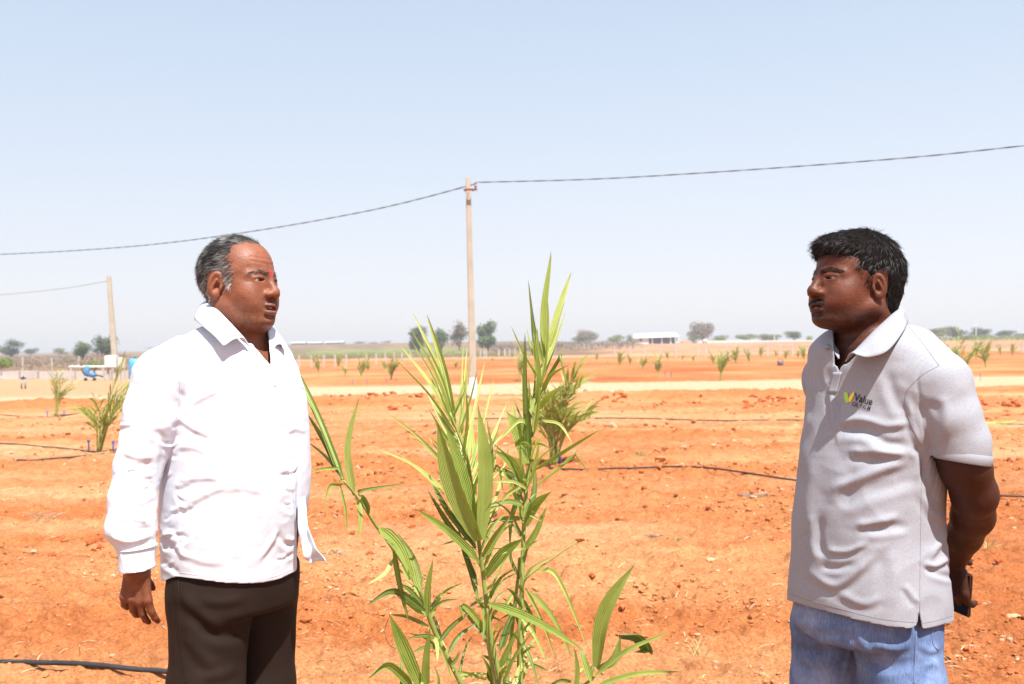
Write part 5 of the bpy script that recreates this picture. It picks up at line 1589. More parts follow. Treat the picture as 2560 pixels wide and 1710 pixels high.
    L('mid', [(735, 900), (748, 760), (730, 628)], 16, K, 1, .5, (-.12, -.14))
    L('mid', [(740, 830), (770, 800), (790, 895)], 14, K, 1, .5, (-.10, -.12))
    L('mid', [(704, 1140), (590, 1030), (480, 950)], 38, G, 3, .5, (-.13, -.22))
    L('mid', [(690, 1090), (590, 960), (520, 825)], 30, K, 2, .6, (-.10, -.02))
    L('mid', [(690, 1120), (600, 1010), (520, 880)], 26, K, 2, .6, (-.10, .0))
    L('mid', [(690, 1080), (640, 960), (570, 860)], 22, G, 1, .6, (-.10, .02))
    L('mid', [(695, 1220), (655, 1120), (625, 1010)], 26, K, 2, .6, (-.08, .02))
    L('mid', [(700, 1270), (670, 1170), (640, 1090)], 20, K, 1, .6, (-.08, .0))
    L('mid', [(715, 1120), (760, 1040), (815, 972)], 38, G, 3, .5, (-.12, -.14))
    L('mid', [(730, 1190), (790, 1110), (862, 1052)], 40, G, 3, .4, (-.12, -.18), 'broad')
    L('mid', [(745, 1235), (790, 1140), (820, 1100)], 12, Y, 1, .5, (-.10, -.1))
    L('mid', [(720, 1080), (755, 1010), (800, 960)], 12, Y, 1, .5, (-.10, -.1))
    L('mid', [(718, 1300), (722, 1360), (716, 1412)], 14, G, 1, .5, (-.12, -.14))
    L('mid', [(740, 1410), (680, 1320), (640, 1290), (652, 1345)], 24, G, 2, .5, (-.10, -.12))
    L('mid', [(745, 1420), (690, 1360), (628, 1280)], 16, K, 1, .5, (-.08, .0))
    L('mid', [(775, 1450), (800, 1370), (845, 1250)], 32, K, 2, .5, (-.05, .02))
    L('mid', [(780, 1510), (810, 1440), (842, 1372)], 26, G, 2, .5, (-.05, -.08))
    L('mid', [(790, 1560), (830, 1470), (895, 1380)], 16, G, 1, .5, (-.04, -.1))
    L('mid', [(770, 1500), (740, 1480), (712, 1465)], 18, K, 1, .5, (-.05, -.1))
    L('mid', [(770, 1560), (745, 1540), (738, 1500)], 30, K, 2, .5, (-.04, -.06))
    L('mid', [(790, 1300), (815, 1260), (830, 1235)], 18, G, 1, .5, (-.05, 0))
    L('mid', [(760, 1590), (745, 1530), (715, 1470)], 22, G, 2, .5, (-.06, -.1))
    # a fan of fine upright leaflets behind the broad blade
    for i in range(16):
        a0 = (640 + i * 6, 860 + (i % 5) * 40); tip = (440 + i * 24 + (i % 3) * 16, 520 + abs(i - 7) * 22 + (i % 4) * 30)
        L('mid', [a0, ((a0[0] + tip[0]) / 2 + 10, (a0[1] + tip[1]) / 2 - 8), tip], 9 + i % 3 * 3, (Y, G, Y)[i % 3], 1, .6, (-.06, .04 + .03 * (i % 4)))
    for i in range(9):
        a0 = (870 + i * 4, 760 - i * 30); tip = (800 + i * 26, 560 - i * 38 + (i % 2) * 40)
        L('right', [a0, ((a0[0] + tip[0]) / 2 + 6, (a0[1] + tip[1]) / 2), tip], 10 + i % 3 * 4, (G, K, Y)[i % 3], 1, .6, (.06, .12))
    r9 = random.Random(9)
    for i in range(30):                       # feathery upper leaflets along both sides of the middle frond
        t = i / 29; a0 = (702 - 92 * t, 1000 - 380 * t); sd = -1 if i % 5 < 3 else 1
        ln = r9.uniform(200, 330) * (1 - .25 * t); an = (r9.uniform(.35, .75) if sd < 0 else r9.uniform(.05, .45)) * sd
        tip = (a0[0] + math.sin(an) * ln, a0[1] - math.cos(an) * ln)
        L('mid', [a0, ((a0[0] + tip[0]) / 2 + 8 * sd, (a0[1] + tip[1]) / 2 - 6), tip], r9.uniform(9, 17), r9.choice((Y, Y, G, M_LEAFM)), 1, .6, (-.10, r9.uniform(-.2, .12)))
    for i in range(16):
        t = i / 15; a0 = (868 + 62 * t, 900 - 460 * t); sd = r9.choice((-1, 1)); ln = r9.uniform(130, 230); an = r9.uniform(.05, .5) * sd
        tip = (a0[0] + math.sin(an) * ln, a0[1] - math.cos(an) * ln)
        L('right', [a0, ((a0[0] + tip[0]) / 2 + 8 * sd, (a0[1] + tip[1]) / 2), tip], r9.uniform(10, 20), r9.choice((Y, G, G, K, M_LEAFM)), 1, .6, (.06, r9.uniform(-.08, .16)))
    # --- leaning left frond
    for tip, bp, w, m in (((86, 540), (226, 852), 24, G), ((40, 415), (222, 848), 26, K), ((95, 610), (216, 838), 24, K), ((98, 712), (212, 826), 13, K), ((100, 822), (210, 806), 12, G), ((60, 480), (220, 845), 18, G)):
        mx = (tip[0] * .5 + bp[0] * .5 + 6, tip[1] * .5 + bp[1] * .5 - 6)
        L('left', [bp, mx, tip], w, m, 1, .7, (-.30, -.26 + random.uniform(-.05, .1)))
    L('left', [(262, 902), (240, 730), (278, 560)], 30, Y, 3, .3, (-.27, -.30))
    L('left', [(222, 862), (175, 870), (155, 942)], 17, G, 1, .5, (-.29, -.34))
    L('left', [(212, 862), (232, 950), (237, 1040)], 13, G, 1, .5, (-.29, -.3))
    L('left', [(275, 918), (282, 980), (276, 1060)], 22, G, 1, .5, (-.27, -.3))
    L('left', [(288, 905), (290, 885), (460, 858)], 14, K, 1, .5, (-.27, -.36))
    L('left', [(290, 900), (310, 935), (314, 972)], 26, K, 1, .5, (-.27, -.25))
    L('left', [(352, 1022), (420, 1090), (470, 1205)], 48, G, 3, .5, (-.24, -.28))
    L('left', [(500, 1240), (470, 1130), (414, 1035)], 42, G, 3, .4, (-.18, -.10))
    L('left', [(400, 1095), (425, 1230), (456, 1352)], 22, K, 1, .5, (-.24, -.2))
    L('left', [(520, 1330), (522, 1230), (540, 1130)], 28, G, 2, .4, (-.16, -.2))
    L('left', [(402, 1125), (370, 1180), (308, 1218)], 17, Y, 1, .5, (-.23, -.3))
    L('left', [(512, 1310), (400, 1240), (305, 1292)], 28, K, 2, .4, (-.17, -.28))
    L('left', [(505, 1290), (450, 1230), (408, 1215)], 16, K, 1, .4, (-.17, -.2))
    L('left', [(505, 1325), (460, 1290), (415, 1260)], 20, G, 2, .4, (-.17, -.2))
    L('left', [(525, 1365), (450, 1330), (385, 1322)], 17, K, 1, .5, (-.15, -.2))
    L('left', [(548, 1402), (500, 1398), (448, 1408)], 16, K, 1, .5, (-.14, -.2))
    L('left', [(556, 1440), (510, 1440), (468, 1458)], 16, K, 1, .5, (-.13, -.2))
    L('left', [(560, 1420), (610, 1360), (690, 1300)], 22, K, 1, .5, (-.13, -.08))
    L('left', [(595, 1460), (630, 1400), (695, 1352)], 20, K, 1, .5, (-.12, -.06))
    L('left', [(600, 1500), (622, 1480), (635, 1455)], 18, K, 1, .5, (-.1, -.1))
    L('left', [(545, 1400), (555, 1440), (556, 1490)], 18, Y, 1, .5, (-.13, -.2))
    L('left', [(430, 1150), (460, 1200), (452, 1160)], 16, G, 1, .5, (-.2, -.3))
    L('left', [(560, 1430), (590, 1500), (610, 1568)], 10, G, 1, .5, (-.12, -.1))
    # --- low blades
    L('low', [(735, 1285), (890, 1345), (1072, 1450)], 40, G, 3, .5, (-.14, -.30))
    L('low_left', [(500, 1590), (440, 1450), (384, 1318)], 44, G, 3, .3, (-.28, -.34), 'broad')
    L('low_left', [(514, 1590), (516, 1480), (530, 1370)], 32, Y, 3, .3, (-.28, -.34))
    L('low_left', [(470, 1580), (380, 1500), (312, 1550)], 34, G, 2, .5, (-.28, -.40))
    L('low_left', [(430, 1590), (430, 1540), (425, 1480)], 16, K, 1, .5, (-.28, -.2))
    L('low_left', [(540, 1600), (560, 1560), (545, 1500)], 14, K, 1, .5, (-.2, -.2))
    L('arc', [(905, 1168), (980, 1190), (1090, 1446)], 20, G, 1, .5, (0, -.10))
    L('arc', [(868, 1230), (920, 1330), (975, 1482)], 18, G, 1, .5, (0, -.08))
    L('arc', [(880, 1240), (960, 1330), (1035, 1480)], 22, G, 2, .5, (.0, -.06))
    L('arc', [(860, 1215), (890, 1160), (960, 1120)], 14, Y, 1, .5, (0, -.05))
    # low right frond
    L('low_right', [(1120, 1510), (1150, 1320), (1255, 1145)], 60, M_LEAFM, 5, .3, (-.24, -.30), 'broad', .02)
    L('low_right', [(1118, 1512), (1175, 1480), (1205, 1400)], 36, G, 3, .3, (-.24, -.26), 'broad')
    L('low_right', [(1198, 1395), (1265, 1395), (1302, 1450), (1250, 1455)], 46, K, 5, .5, (-.24, -.20), 'broad')
    L('low_right', [(1112, 1540), (1230, 1450), (1382, 1385)], 22, G, 1, .6, (-.25, -.34))
    L('low_right', [(1110, 1580), (1260, 1535), (1412, 1524)], 24, G, 1, .6, (-.25, -.40))
    L('low_right', [(1100, 1560), (1078, 1490), (1060, 1440)], 28, G, 2, .4, (-.24, -.2))
    L('low_right', [(1040, 1610), (1050, 1520), (1040, 1440)], 22, G, 1, .5, (-.2, -.25))
    L('low_right', [(1030, 1560), (990, 1555), (940, 1580)], 16, K, 1, .5, (-.2, -.2))
    L('spear', [(850, 1120), (845, 1140), (842, 1220)], 14, K, 1, .5, (.06, .05))
    # the crowd of thin blades round the stems
    rr = random.Random(12)
    for fr, pth, m in (('right', [(850, 1580), (856, 1300), (864, 1000), (890, 700)], 36), ('mid', [(775, 1580), (740, 1380), (712, 1150), (690, 960)], 46), ('left', [(630, 1560), (545, 1380), (470, 1190)], 18), ('low_right', [(1000, 1620), (1100, 1555)], 4)):
        pp = smooth_path([(a, b, 0) for a, b in pth], 10)
        for i in range(m):
            a, b, _ = pp[rr.randrange(len(pp))]; sd = rr.choice((-1, 1)); ln = rr.uniform(60, 170); up = rr.uniform(-.3, 1.2)
            tip = (a + sd * ln * rr.uniform(.35, .9), b - ln * up); md = (a + (tip[0] - a) * .45 + rr.uniform(-8, 8), b + (tip[1] - b) * .62 - 10)
            L(fr, [(a, b), md, tip], rr.uniform(8, 17), rr.choice((G, G, K, K, Y)), 1, .6, (rr.uniform(-.08, .08), rr.uniform(-.2, .2)))
    # dead sheaths and a dry tendril at the foot
    m_dry = simple('dry_sheath', (.16, .09, .05), .9, .4, 20.)
    for a, b, c_, d in ((770, 1640, 745, 1500), (800, 1650, 790, 1540), (840, 1660, 850, 1560), (820, 1650, 880, 1590)):
        leaflet('dry_sheath', [c1(a, b, 0), c1((a + c_) / 2 - 6, (b + d) / 2, -.02), c1(c_, d, -.02)], 30 * px, m_dry, root, 1, .6)
    MB().tube(smooth_path([c1(430, 1440, -.2), c1(400, 1440, -.22), c1(375, 1410, -.24), c1(372, 1370, -.24), c1(385, 1335, -.25)], 6), .0011, 5).build('dry_tendril', m_dry, root, True)
    return root
MAIN_PALM = build_main_palm()
# ------------------------------------------------------------------ behind: poles, wires, hoses, far palms, fences, trees, buildings
ORD = ['first', 'second', 'third', 'fourth', 'fifth', 'sixth', 'seventh', 'eighth', 'ninth', 'tenth', 'eleventh', 'twelfth', 'thirteenth', 'fourteenth', 'fifteenth', 'sixteenth', 'seventeenth', 'eighteenth', 'nineteenth', 'twentieth',
       'twenty-first', 'twenty-second', 'twenty-third', 'twenty-fourth', 'twenty-fifth', 'twenty-sixth', 'twenty-seventh', 'twenty-eighth', 'twenty-ninth', 'thirtieth', 'thirty-first', 'thirty-second', 'thirty-third', 'thirty-fourth', 'thirty-fifth', 'thirty-sixth']
M_CONC = simple('pole_concrete', (.37, .33, .27), .9, .12, 3., .3, 25.)
M_WHITE = simple('white_paint', (.62, .60, .58), .7, .06, 5.)
M_RUST = simple('rusty_iron', (.17, .055, .035), .8, .3, 30.)
M_CABLE = simple('cable_black', (.05, .05, .055), .6, .2)
M_HOSE = simple('drip_hose_black', (.030, .028, .03), .45, .25, 12.)
M_BLUE = simple('blue_plastic', (.02, .09, .50), .45, .1)
M_POST = simple('fence_stone', (.42, .37, .34), .9, .12, 4.)

def pole(px_b, py_b, px_t, py_t, d, wb, wt, label, painted=None):
    b = at(px_b, py_b, d); t = at(px_t, py_t, d)
    b[2] = min(b[2], 0.05)
    root = empty('utility_pole', (b[0], b[1], 0)); tag(root, label, 'utility pole', 'concrete utility poles')
    dirv = (t - b) / np.linalg.norm(t - b)
    m = MB(); n = 9
    for i in range(n):
        f = i / (n - 1); c = b * (1 - f) + t * f; w = wb * (1 - f) + wt * f; ch = w * .12
        for (x, y) in ((-w / 2 + ch, -w * .40), (w / 2 - ch, -w * .40), (w / 2, -w * .40 + ch), (w / 2, w * .40 - ch), (w / 2 - ch, w * .4), (-w / 2 + ch, w * .4), (-w / 2, w * .4 - ch), (-w / 2, -w * .4 + ch)):
            m.V.append((c[0] + x, c[1] + y, c[2]))
    for i in range(n - 1):
        for k in range(8): m.F.append((i * 8 + k, i * 8 + (k + 1) % 8, (i + 1) * 8 + (k + 1) % 8, (i + 1) * 8 + k))
    m.F.append(tuple((n - 1) * 8 + k for k in range(8)))
    m.build('shaft', M_CONC, root)
    if painted:
        f = painted; q = MB(); e = .004
        for i in range(2):
            ff = i * f; c = b * (1 - ff) + t * ff; w = wb * (1 - ff) + wt * ff + 2 * e
            for (x, y) in ((-w / 2, -w * .41), (w / 2, -w * .41), (w / 2, w * .41), (-w / 2, w * .41)): q.V.append((c[0] + x, c[1] + y, c[2]))
        for k in range(4): q.F.append((k, (k + 1) % 4, 4 + (k + 1) % 4, 4 + k))
        q.build('whitewash_band', M_WHITE, root)
    return root, b, t
P1, pb, pt = pole(1184, 1002, 1170, 445, 25.2, .185, .118, 'tall pale concrete utility pole with whitewashed foot behind the big palm', .105)
# bracket and insulator on the near pole
bk = at(1176, 474, 25.0)
MB().box((bk[0], bk[1], bk[2]), (.34, .05, .045)).box((bk[0] - .14, bk[1] + .08, bk[2]), (.03, .20, .04)).box((bk[0] + .06, bk[1] + .08, bk[2]), (.03, .20, .04)).build('bracket', M_RUST, P1)
ins = at(1189, 462, 25.0)
MB().tube([ins + np.array((0, 0, z)) for z in (-.14, -.08, -.06, -.02, 0, .03, .05)], [.012, .012, .030, .034, .024, .034, .014], 10).build('insulator', simple('insulator_porcelain', (.16, .06, .05), .3), P1)
MB().tube([at(1171, 480, 25.05), at(1168, 500, 25.05), at(1166, 520, 25.08)], .006, 5).build('tie_wire', M_RUST, P1)
P2, pb2, pt2 = pole(290, 940, 272, 690, 55.0, .33, .20, 'weathered utility pole leaning behind the pump boxes at the left')

def cable(name, pts, depths, label, r, twist=True, col=M_CABLE):
    D = np.interp(np.linspace(0, 1, len(pts)), np.linspace(0, 1, len(depths)), depths)
    P = smooth_path([at(a, b, d) for (a, b), d in zip(pts, D)], 24)
    root = None
    o = empty(name, tuple(P[0])); tag(o, label, 'cable', 'overhead cables')
    L = np.concatenate([[0], np.cumsum(np.linalg.norm(np.diff(P, axis=0), axis=1))])
    n = int(L[-1] / .16); s = np.linspace(0, L[-1], max(n, 12))
    Q = np.stack([np.interp(s, L, P[:, k]) for k in range(3)], 1)
    for k in range(2 if twist else 1):
        ph = s * 2 * math.pi / .95 + k * math.pi
        off = np.stack([0 * s, np.cos(ph) * r * 1.0, np.sin(ph) * r * 1.0], 1) if twist else 0
        MB().tube(Q + off, r, 5).build('strand', col, o, True)
    return o
k_ = 1.0907
cable('overhead_cable', [(1189, 456), (1350 * k_, 411 * k_), (1600 * k_, 397 * k_), (1860 * k_, 379 * k_), (2120 * k_, 358 * k_), (2347 * k_, 334 * k_), (2560 * k_, 312 * k_), (3100, 300), (3420, 258), (3740, 212)], (25.2, 24.3, 23.2, 22.2, 21.2, 20.2, 19.2, 17.8, 16.6, 15.5), 'twisted black cable rising from the tall pole to the right edge of the sky', .0075)
cable('overhead_cable', [(1189, 456), (1070 * k_, 427 * k_), (850 * k_, 482 * k_), (560 * k_, 533 * k_), (300 * k_, 565 * k_), (0, 583 * k_), (-320, 642), (-640, 643)], (25.2, 25.3, 27.5, 30, 33, 36, 39, 42), 'twisted black cable sagging from the tall pole behind the white shirted person', .0085)
cable('overhead_cable', [(267, 703), (180, 718), (90, 729), (0, 737), (-120, 745)], (55, 68), 'thin grey cable running left from the leaning pole', .014, False, simple('cable_grey', (.20, .19, .19), .6))

# --- drip hoses on the soil
def hose(pts, label, r=.0085, name='drip_hose', lift=.0):
    P = []
    for a, b in pts:
        g = gpt(a, b); P.append(g)
    P = smooth_path(P, 24)
    P = P + np.stack([0 * P[:, 0], .015 * fbm(P * .5, 5, 2), 0 * P[:, 0]], 1)
    z = ground_z(P[:, 0], P[:, 1])
    nw = int(np.clip(.5 / max(np.linalg.norm(np.diff(P[:, :2], axis=0), axis=1).mean(), 1e-4), 8, 60))
    zp = np.pad(z, 8, 'edge'); zm = np.max(np.stack([zp[4 + k:4 + k + len(z)] for k in range(9)]), 0)
    zp = np.pad(zm, nw, 'edge'); zm = np.mean(np.stack([zp[k:k + len(z)] for k in range(2 * nw + 1)]), 0)
    P[:, 2] = zm - r * .1 + lift
    o = MB().tube(P, r, 8).build(name, M_HOSE, None, True)
    return tag(o, label, 'hose', 'black drip irrigation hoses')
hose([(-40, 1688), (100, 1692), (230, 1698), (330, 1703), (450, 1710), (600, 1722)], 'thick black hose on the soil at the bottom left corner', .0115, lift=.020)
hose([(1372, 1173), (1440, 1180), (1560, 1181), (1700, 1184), (1850, 1196), (2000, 1208), (2200, 1222), (2480, 1240), (2620, 1243)], 'black hose curving right from the palm with one blue stake', .0095)
hose([(1160, 1047), (1222, 1049), (1500, 1049), (1800, 1052), (2012, 1051), (2300, 1058), (2490, 1060), (2620, 1064)], 'thin straight hose crossing the field below the pale track', .010)
hose([(-40, 1112), (60, 1114), (126, 1119), (226, 1133), (245, 1134)], 'upper black hose left of the leaning young palm', .0100)
hose([(34, 1153), (50, 1157), (84, 1160), (172, 1152), (303, 1137), (420, 1125)], 'lower black hose with a loose end in front of the leaning young palm', .0105)
hose([(-40, 1036), (60, 1040), (138, 1040), (200, 1034), (260, 1030), (420, 1024)], 'faint hose beneath the small sparse palm at the left', .009)

# --- blue stakes
def stake(px, py, h, label):
    g = gpt(px, py); g[2] = float(ground_z(g[:1], g[1:2])[0])
    r = .011
    root = empty('stake', tuple(g)); tag(root, label, 'stake', 'blue drip stakes')
    MB().tube([g + np.array((0, 0, -.02)), g + np.array((.0, 0, h * .8)), g + np.array((.004, 0, h))], [r * .7, r, r * .8], 6).build('rod', M_BLUE, root, True)
    MB().box(g + np.array((0, 0, h * .93)), (r * 3.4, r * 2.2, h * .12)).build('clip', M_BLUE, root)
for px, py, h, lb in ((1400, 1160, .16, 'blue stake beside the palm behind the big one'), (222, 1133, .17, 'blue stake left of the leaning palm stem'), (283, 1136, .17, 'blue stake right of the leaning palm stem'), (118, 1039, .13, 'blue stake left of the small sparse palm'), (160, 1038, .13, 'blue stake right of the small sparse palm'),
                      (882, 962, .20, 'blue stake left of the bushy palm below the fence'), (917, 961, .20, 'blue stake right of the bushy palm below the fence'), (966, 957, .20, 'blue stake just past the stone posts, left of a palm foot'), (990, 955, .20, 'blue stake just past the stone posts, right of a palm foot'), (1662, 943, .22, 'blue stake beside the bushy palm right of centre'), (1678, 945, .22, 'lone blue stake right of the bushy palm'), (2451, 952, .25, 'blue stake near the tall palm behind the polo shoulder')):
    stake(px, py, h, lb)

# --- palms further off
M_FAR = leaf_material('far_palm_leaf', (.20, .26, .070), (.34, .36, .13), .3)
M_FARD = leaf_material('far_palm_leaf_dry', (.16, .15, .055), (.28, .22, .10), .2)
def palm_mesh(seed, nf=9, nl=9, dry=.15, spread=.5, lean=0.0, narrow=.035):
    """unit-height young palm: arching fronds of narrow leaflets; returns rachis and leaflet geometry lists"""
    rr = random.Random(seed); fronds = []
    for f in range(nf):
        az = 2 * math.pi * f / nf + rr.uniform(-.4, .4); up = rr.uniform(.45, 1.0); out = spread * rr.uniform(.35, 1.0) * (1.25 - up * .75)
        p0 = np.array((rr.uniform(-.02, .02), rr.uniform(-.02, .02), 0.)); dirh = np.array((math.cos(az), math.sin(az), 0))
        tip = p0 + dirh * out + np.array((lean * up, 0, up * rr.uniform(.75, .98)))
        mid = p0 + dirh * out * .28 + np.array((lean * up * .4, 0, up * .55))
        P = smooth_path([p0, mid, tip], 6)
        lv = []
        for j in range(nl):
            t = .35 + .65 * j / (nl - 1); q = P[min(int(t * (len(P) - 1)), len(P) - 1)]
            tg = P[min(int(t * (len(P) - 1)) + 1, len(P) - 1)] - P[max(int(t * (len(P) - 1)) - 1, 0)]; tg /= np.linalg.norm(tg)
            for sd in (-1, 1):
                sv = np.cross(tg, (0, 0, 1)); sv = sv / max(np.linalg.norm(sv), 1e-6) * sd
                ln = rr.uniform(.14, .30) * (1.1 - .35 * t)
                e = q + (tg * rr.uniform(.6, 1.1) + sv * rr.uniform(.35, .9) + np.array((0, 0, rr.uniform(-.35, .25)))) * ln
                lv.append((q, (q + e) / 2 + np.array((0, 0, .03)), e, narrow * rr.uniform(.6, 1.2), rr.random() < dry))
        fronds.append((P, lv))
    return fronds
def blade(V, F, C, a, m, b, w):
    t = b - a; s = np.cross(t, (rs(-.4, .4), -1, .3)); s = s / max(np.linalg.norm(s), 1e-6)
    k = len(V); V += [a - s * w * .25, a + s * w * .25, m - s * w * .5, m + s * w * .5, b]; F += [(k, k + 1, k + 3), (k, k + 3, k + 2), (k + 2, k + 3, k + 4)]
    c = (rs(0, .3), rs(0, .3), rs(.2, .8)); C += [c] * 5
def rs(a, b): return random.uniform(a, b)
def mid_palm(px, py, top, label, seed, lean=0., nf=9, nl=9, spread=.5, narrow=.045, name='young_palm', rz=0.):
    """a palm near enough to show its fronds: thing > frond > leaflets"""
    g = gpt(px, py); g[2] = float(ground_z(g[:1], g[1:2])[0]); h = (py - top) / FPX * g[1]
    root = empty(name, tuple(g)); tag(root, label, 'palm', 'young oil palms in the field')
    for P, lv in palm_mesh(seed, nf, nl, .2, spread, lean, narrow):
        fo = MB().tube(g + P * h, np.linspace(.010, .003, len(P)) * h, 5).build('frond', M_STEM, root, True)
        for mat, sel, nm in ((M_LEAF if seed % 2 else M_FAR, False, 'leaflets'), (M_FARD, True, 'dry_leaflets')):
            V, F, C = [], [], []
            for a, m, b, w, dr in lv:
                if dr == sel: blade(V, F, C, g + a * h, g + m * h, g + b * h, w * h)
            if V:
                me = np_mesh(nm, np.array(V), np.array(F), True); col_attr(me, np.array(C)); oo = link(nm, me, mat, fo)
                oo['kind'] = 'stuff'
    return root
mid_palm(1385, 1162, 850, 'young palm with drooping brown lower leaves just behind the big palm', 31, .12, 12, 14, .42, .017)
mid_palm(246, 1134, 905, 'bushy young palm leaning right beside the white sleeve', 33, .36, 10, 10, .44, .017)
mid_palm(138, 1039, 908, 'small sparse young palm with thin stems at the left', 34, .20, 7, 8, .36, .016)
# shared far palms
PV = []
for sd in range(11):
    V, F, C = [], [], []
    for P, lv in palm_mesh(100 + sd, 7 + sd % 5, 9, .12, .30 + .03 * (sd % 6), .05 * (sd - 5), .026):
        for i in range(len(P) - 1):
            k = len(V); w = .007; V += [P[i] - (w, 0, 0), P[i] + (w, 0, 0), P[i + 1] + (w, 0, 0), P[i + 1] - (w, 0, 0)]; F += [(k, k + 1, k + 2), (k, k + 2, k + 3)]; C += [(.3, .1, .5)] * 4
        for a, m, b, w, dr in lv: blade(V, F, C, a, m, b, w)
    me = np_mesh('far_palm', np.array(V), np.array(F), True); col_attr(me, np.array(C)); me.materials.append(M_FAR); PV.append(me)
FARP = [(798, 943, 884), (845, 926, 887), (864, 940, 912), (902, 954, 882), (920, 931, 898), (962, 931, 898), (977, 951, 888), (1139, 923, 893), (1232, 906, 888), (1299, 954, 882),
        (1493, 905, 880), (1520, 912, 898), (1548, 918, 880), (1575, 919, 880), (1606, 925, 882), (1645, 944, 876), (1670, 902, 879), (1706, 903, 885), (1733, 909, 878), (1784, 911, 874), (1801, 951, 878), (1840, 913, 865), (1874, 916, 867), (1901, 896, 867), (1940, 896, 872), (1963, 902, 868), (1995, 896, 872), (2011, 908, 862),
        (2356, 890, 855), (2385, 905, 850), (2410, 952, 824), (2440, 900, 850), (2464, 920, 852), (2502, 895, 856), (2530, 892, 858)]
for i, (px, py, top) in enumerate(FARP):
    g = gpt(px, py); h = (py - top) / FPX * g[1]
    o = bpy.data.objects.new('young_palm', PV[(i * 7) % 11]); COL.objects.link(o)
    o.location = (g[0], g[1], float(ground_z(g[:1], g[1:2])[0]) - .02); w_ = random.uniform(.65, 1.3)
    o.scale = (h * w_ * (.72 if h > 2.2 else 1), h * w_ * (.72 if h > 2.2 else 1), h * 1.05); o.rotation_euler = (0, 0, random.uniform(-.5, .5))
    tag(o, 'small young palm in the far planted rows, %s counted from the left' % ORD[i], 'palm', 'young oil palms in the field')
# a cut frond lying on the soil behind the polo sleeve
g = gpt(2470, 1066); V, F, C = [], [], []
for j in range(7):
    a = g + np.array((.10 * j - .3, .02 * j, .03)); blade(V, F, C, a, a + np.array((.12, -.03, .035)), a + np.array((.26, rs(-.1, .1), rs(-.01, .06))), .03)
me = np_mesh('fallen_frond', np.array(V), np.array(F)); col_attr(me, np.array(C)); tag(link('fallen_frond', me, M_LEAFY), 'pale green cut frond lying on the soil behind the grey sleeve', 'frond')

# --- stone fence posts
pm = MB().box((0, 0, .5), (.09, .08, 1.0), 0, .85); pmesh = np_mesh('fence_post', pm.V, pm.F, False); pmesh.materials.append(M_POST)
posts = [(57, 928, 893), (130, 926, 894), (197, 920, 890)] + [(x, y, t) for x, y, t in zip((748, 779, 810, 838, 866, 917, 941, 964, 985, 1005, 1027), np.linspace(921, 905, 11), np.linspace(888, 880, 11))] + \
        [(x, y, t) for x, y, t in zip((1201, 1211, 1216, 1247, 1262, 1274, 1288, 1301), np.linspace(894, 890, 8), np.linspace(876, 870, 8))] + \
        [(x, y, t) for x, y, t in zip(np.linspace(1461, 1522, 7), np.linspace(875, 872, 7), np.linspace(861, 857, 7))] + \
        [(x, 893 - .004 * (x - 1530), 866 - .006 * (x - 1530)) for x in (1536, 1576, 1612, 1652, 1690, 1745, 1763, 1815, 1866, 1920, 1950, 1980)] + [(2555, 882, 852)]
posts = sorted(posts)
for i, (px, py, top) in enumerate(posts):
    g = gpt(px, py); h = (py - top) / FPX * g[1]
    o = bpy.data.objects.new('fence_post', pmesh); COL.objects.link(o); sc = min(1.6, g[1] / 75)
    o.location = (g[0], g[1], float(ground_z(g[:1], g[1:2])[0]) - .05); o.scale = (sc * 1.15, sc * 1.15, h + .05); o.rotation_euler = (random.uniform(-.02, .02), random.uniform(-.03, .03), random.uniform(-.2, .2))
    nm = ORD[i] if i < len(ORD) else 'number %d' % (i + 1)
    if i >= len(ORD): lb = 'thin pale stone fence post, %s counted back from the right end' % ORD[len(posts) - 1 - i]
    else: lb = 'thin pale stone fence post, %s counted from the left end' % ORD[i]
    tag(o, lb, 'fence post', 'stone fence posts')

# --- trees
M_BARK = simple('bark', (.16, .11, .08), .9, .25, 3.)
def crown_mat(name, c0, c1):
    m, nt, p, out = mat_new(name)
    va = N(nt, 'ShaderNodeVertexColor', layer_name='Col'); tc = N(nt, 'ShaderNodeTexCoord')
    sep = N(nt, 'ShaderNodeSeparateColor'); nt.links.new(va.outputs[0], sep.inputs[0])
    r = ramp(nt, [(0, c0), (1, c1)]); nt.links.new(sep.outputs[0], r.inputs[0]); nt.links.new(r.outputs[0], p.inputs['Base Color'])
    p.inputs['Roughness'].default_value = .75; p.inputs['Specular IOR Level'].default_value = .15
    return m
CM = dict(green=crown_mat('crown_green', (.060, .095, .030), (.15, .19, .070)), dark=crown_mat('crown_dark', (.050, .070, .035), (.11, .13, .070)),
          olive=crown_mat('crown_olive', (.11, .115, .045), (.22, .21, .10)), dry=crown_mat('crown_dry', (.15, .115, .080), (.26, .21, .16)), lime=crown_mat('crown_lime', (.11, .16, .035), (.22, .27, .085)))
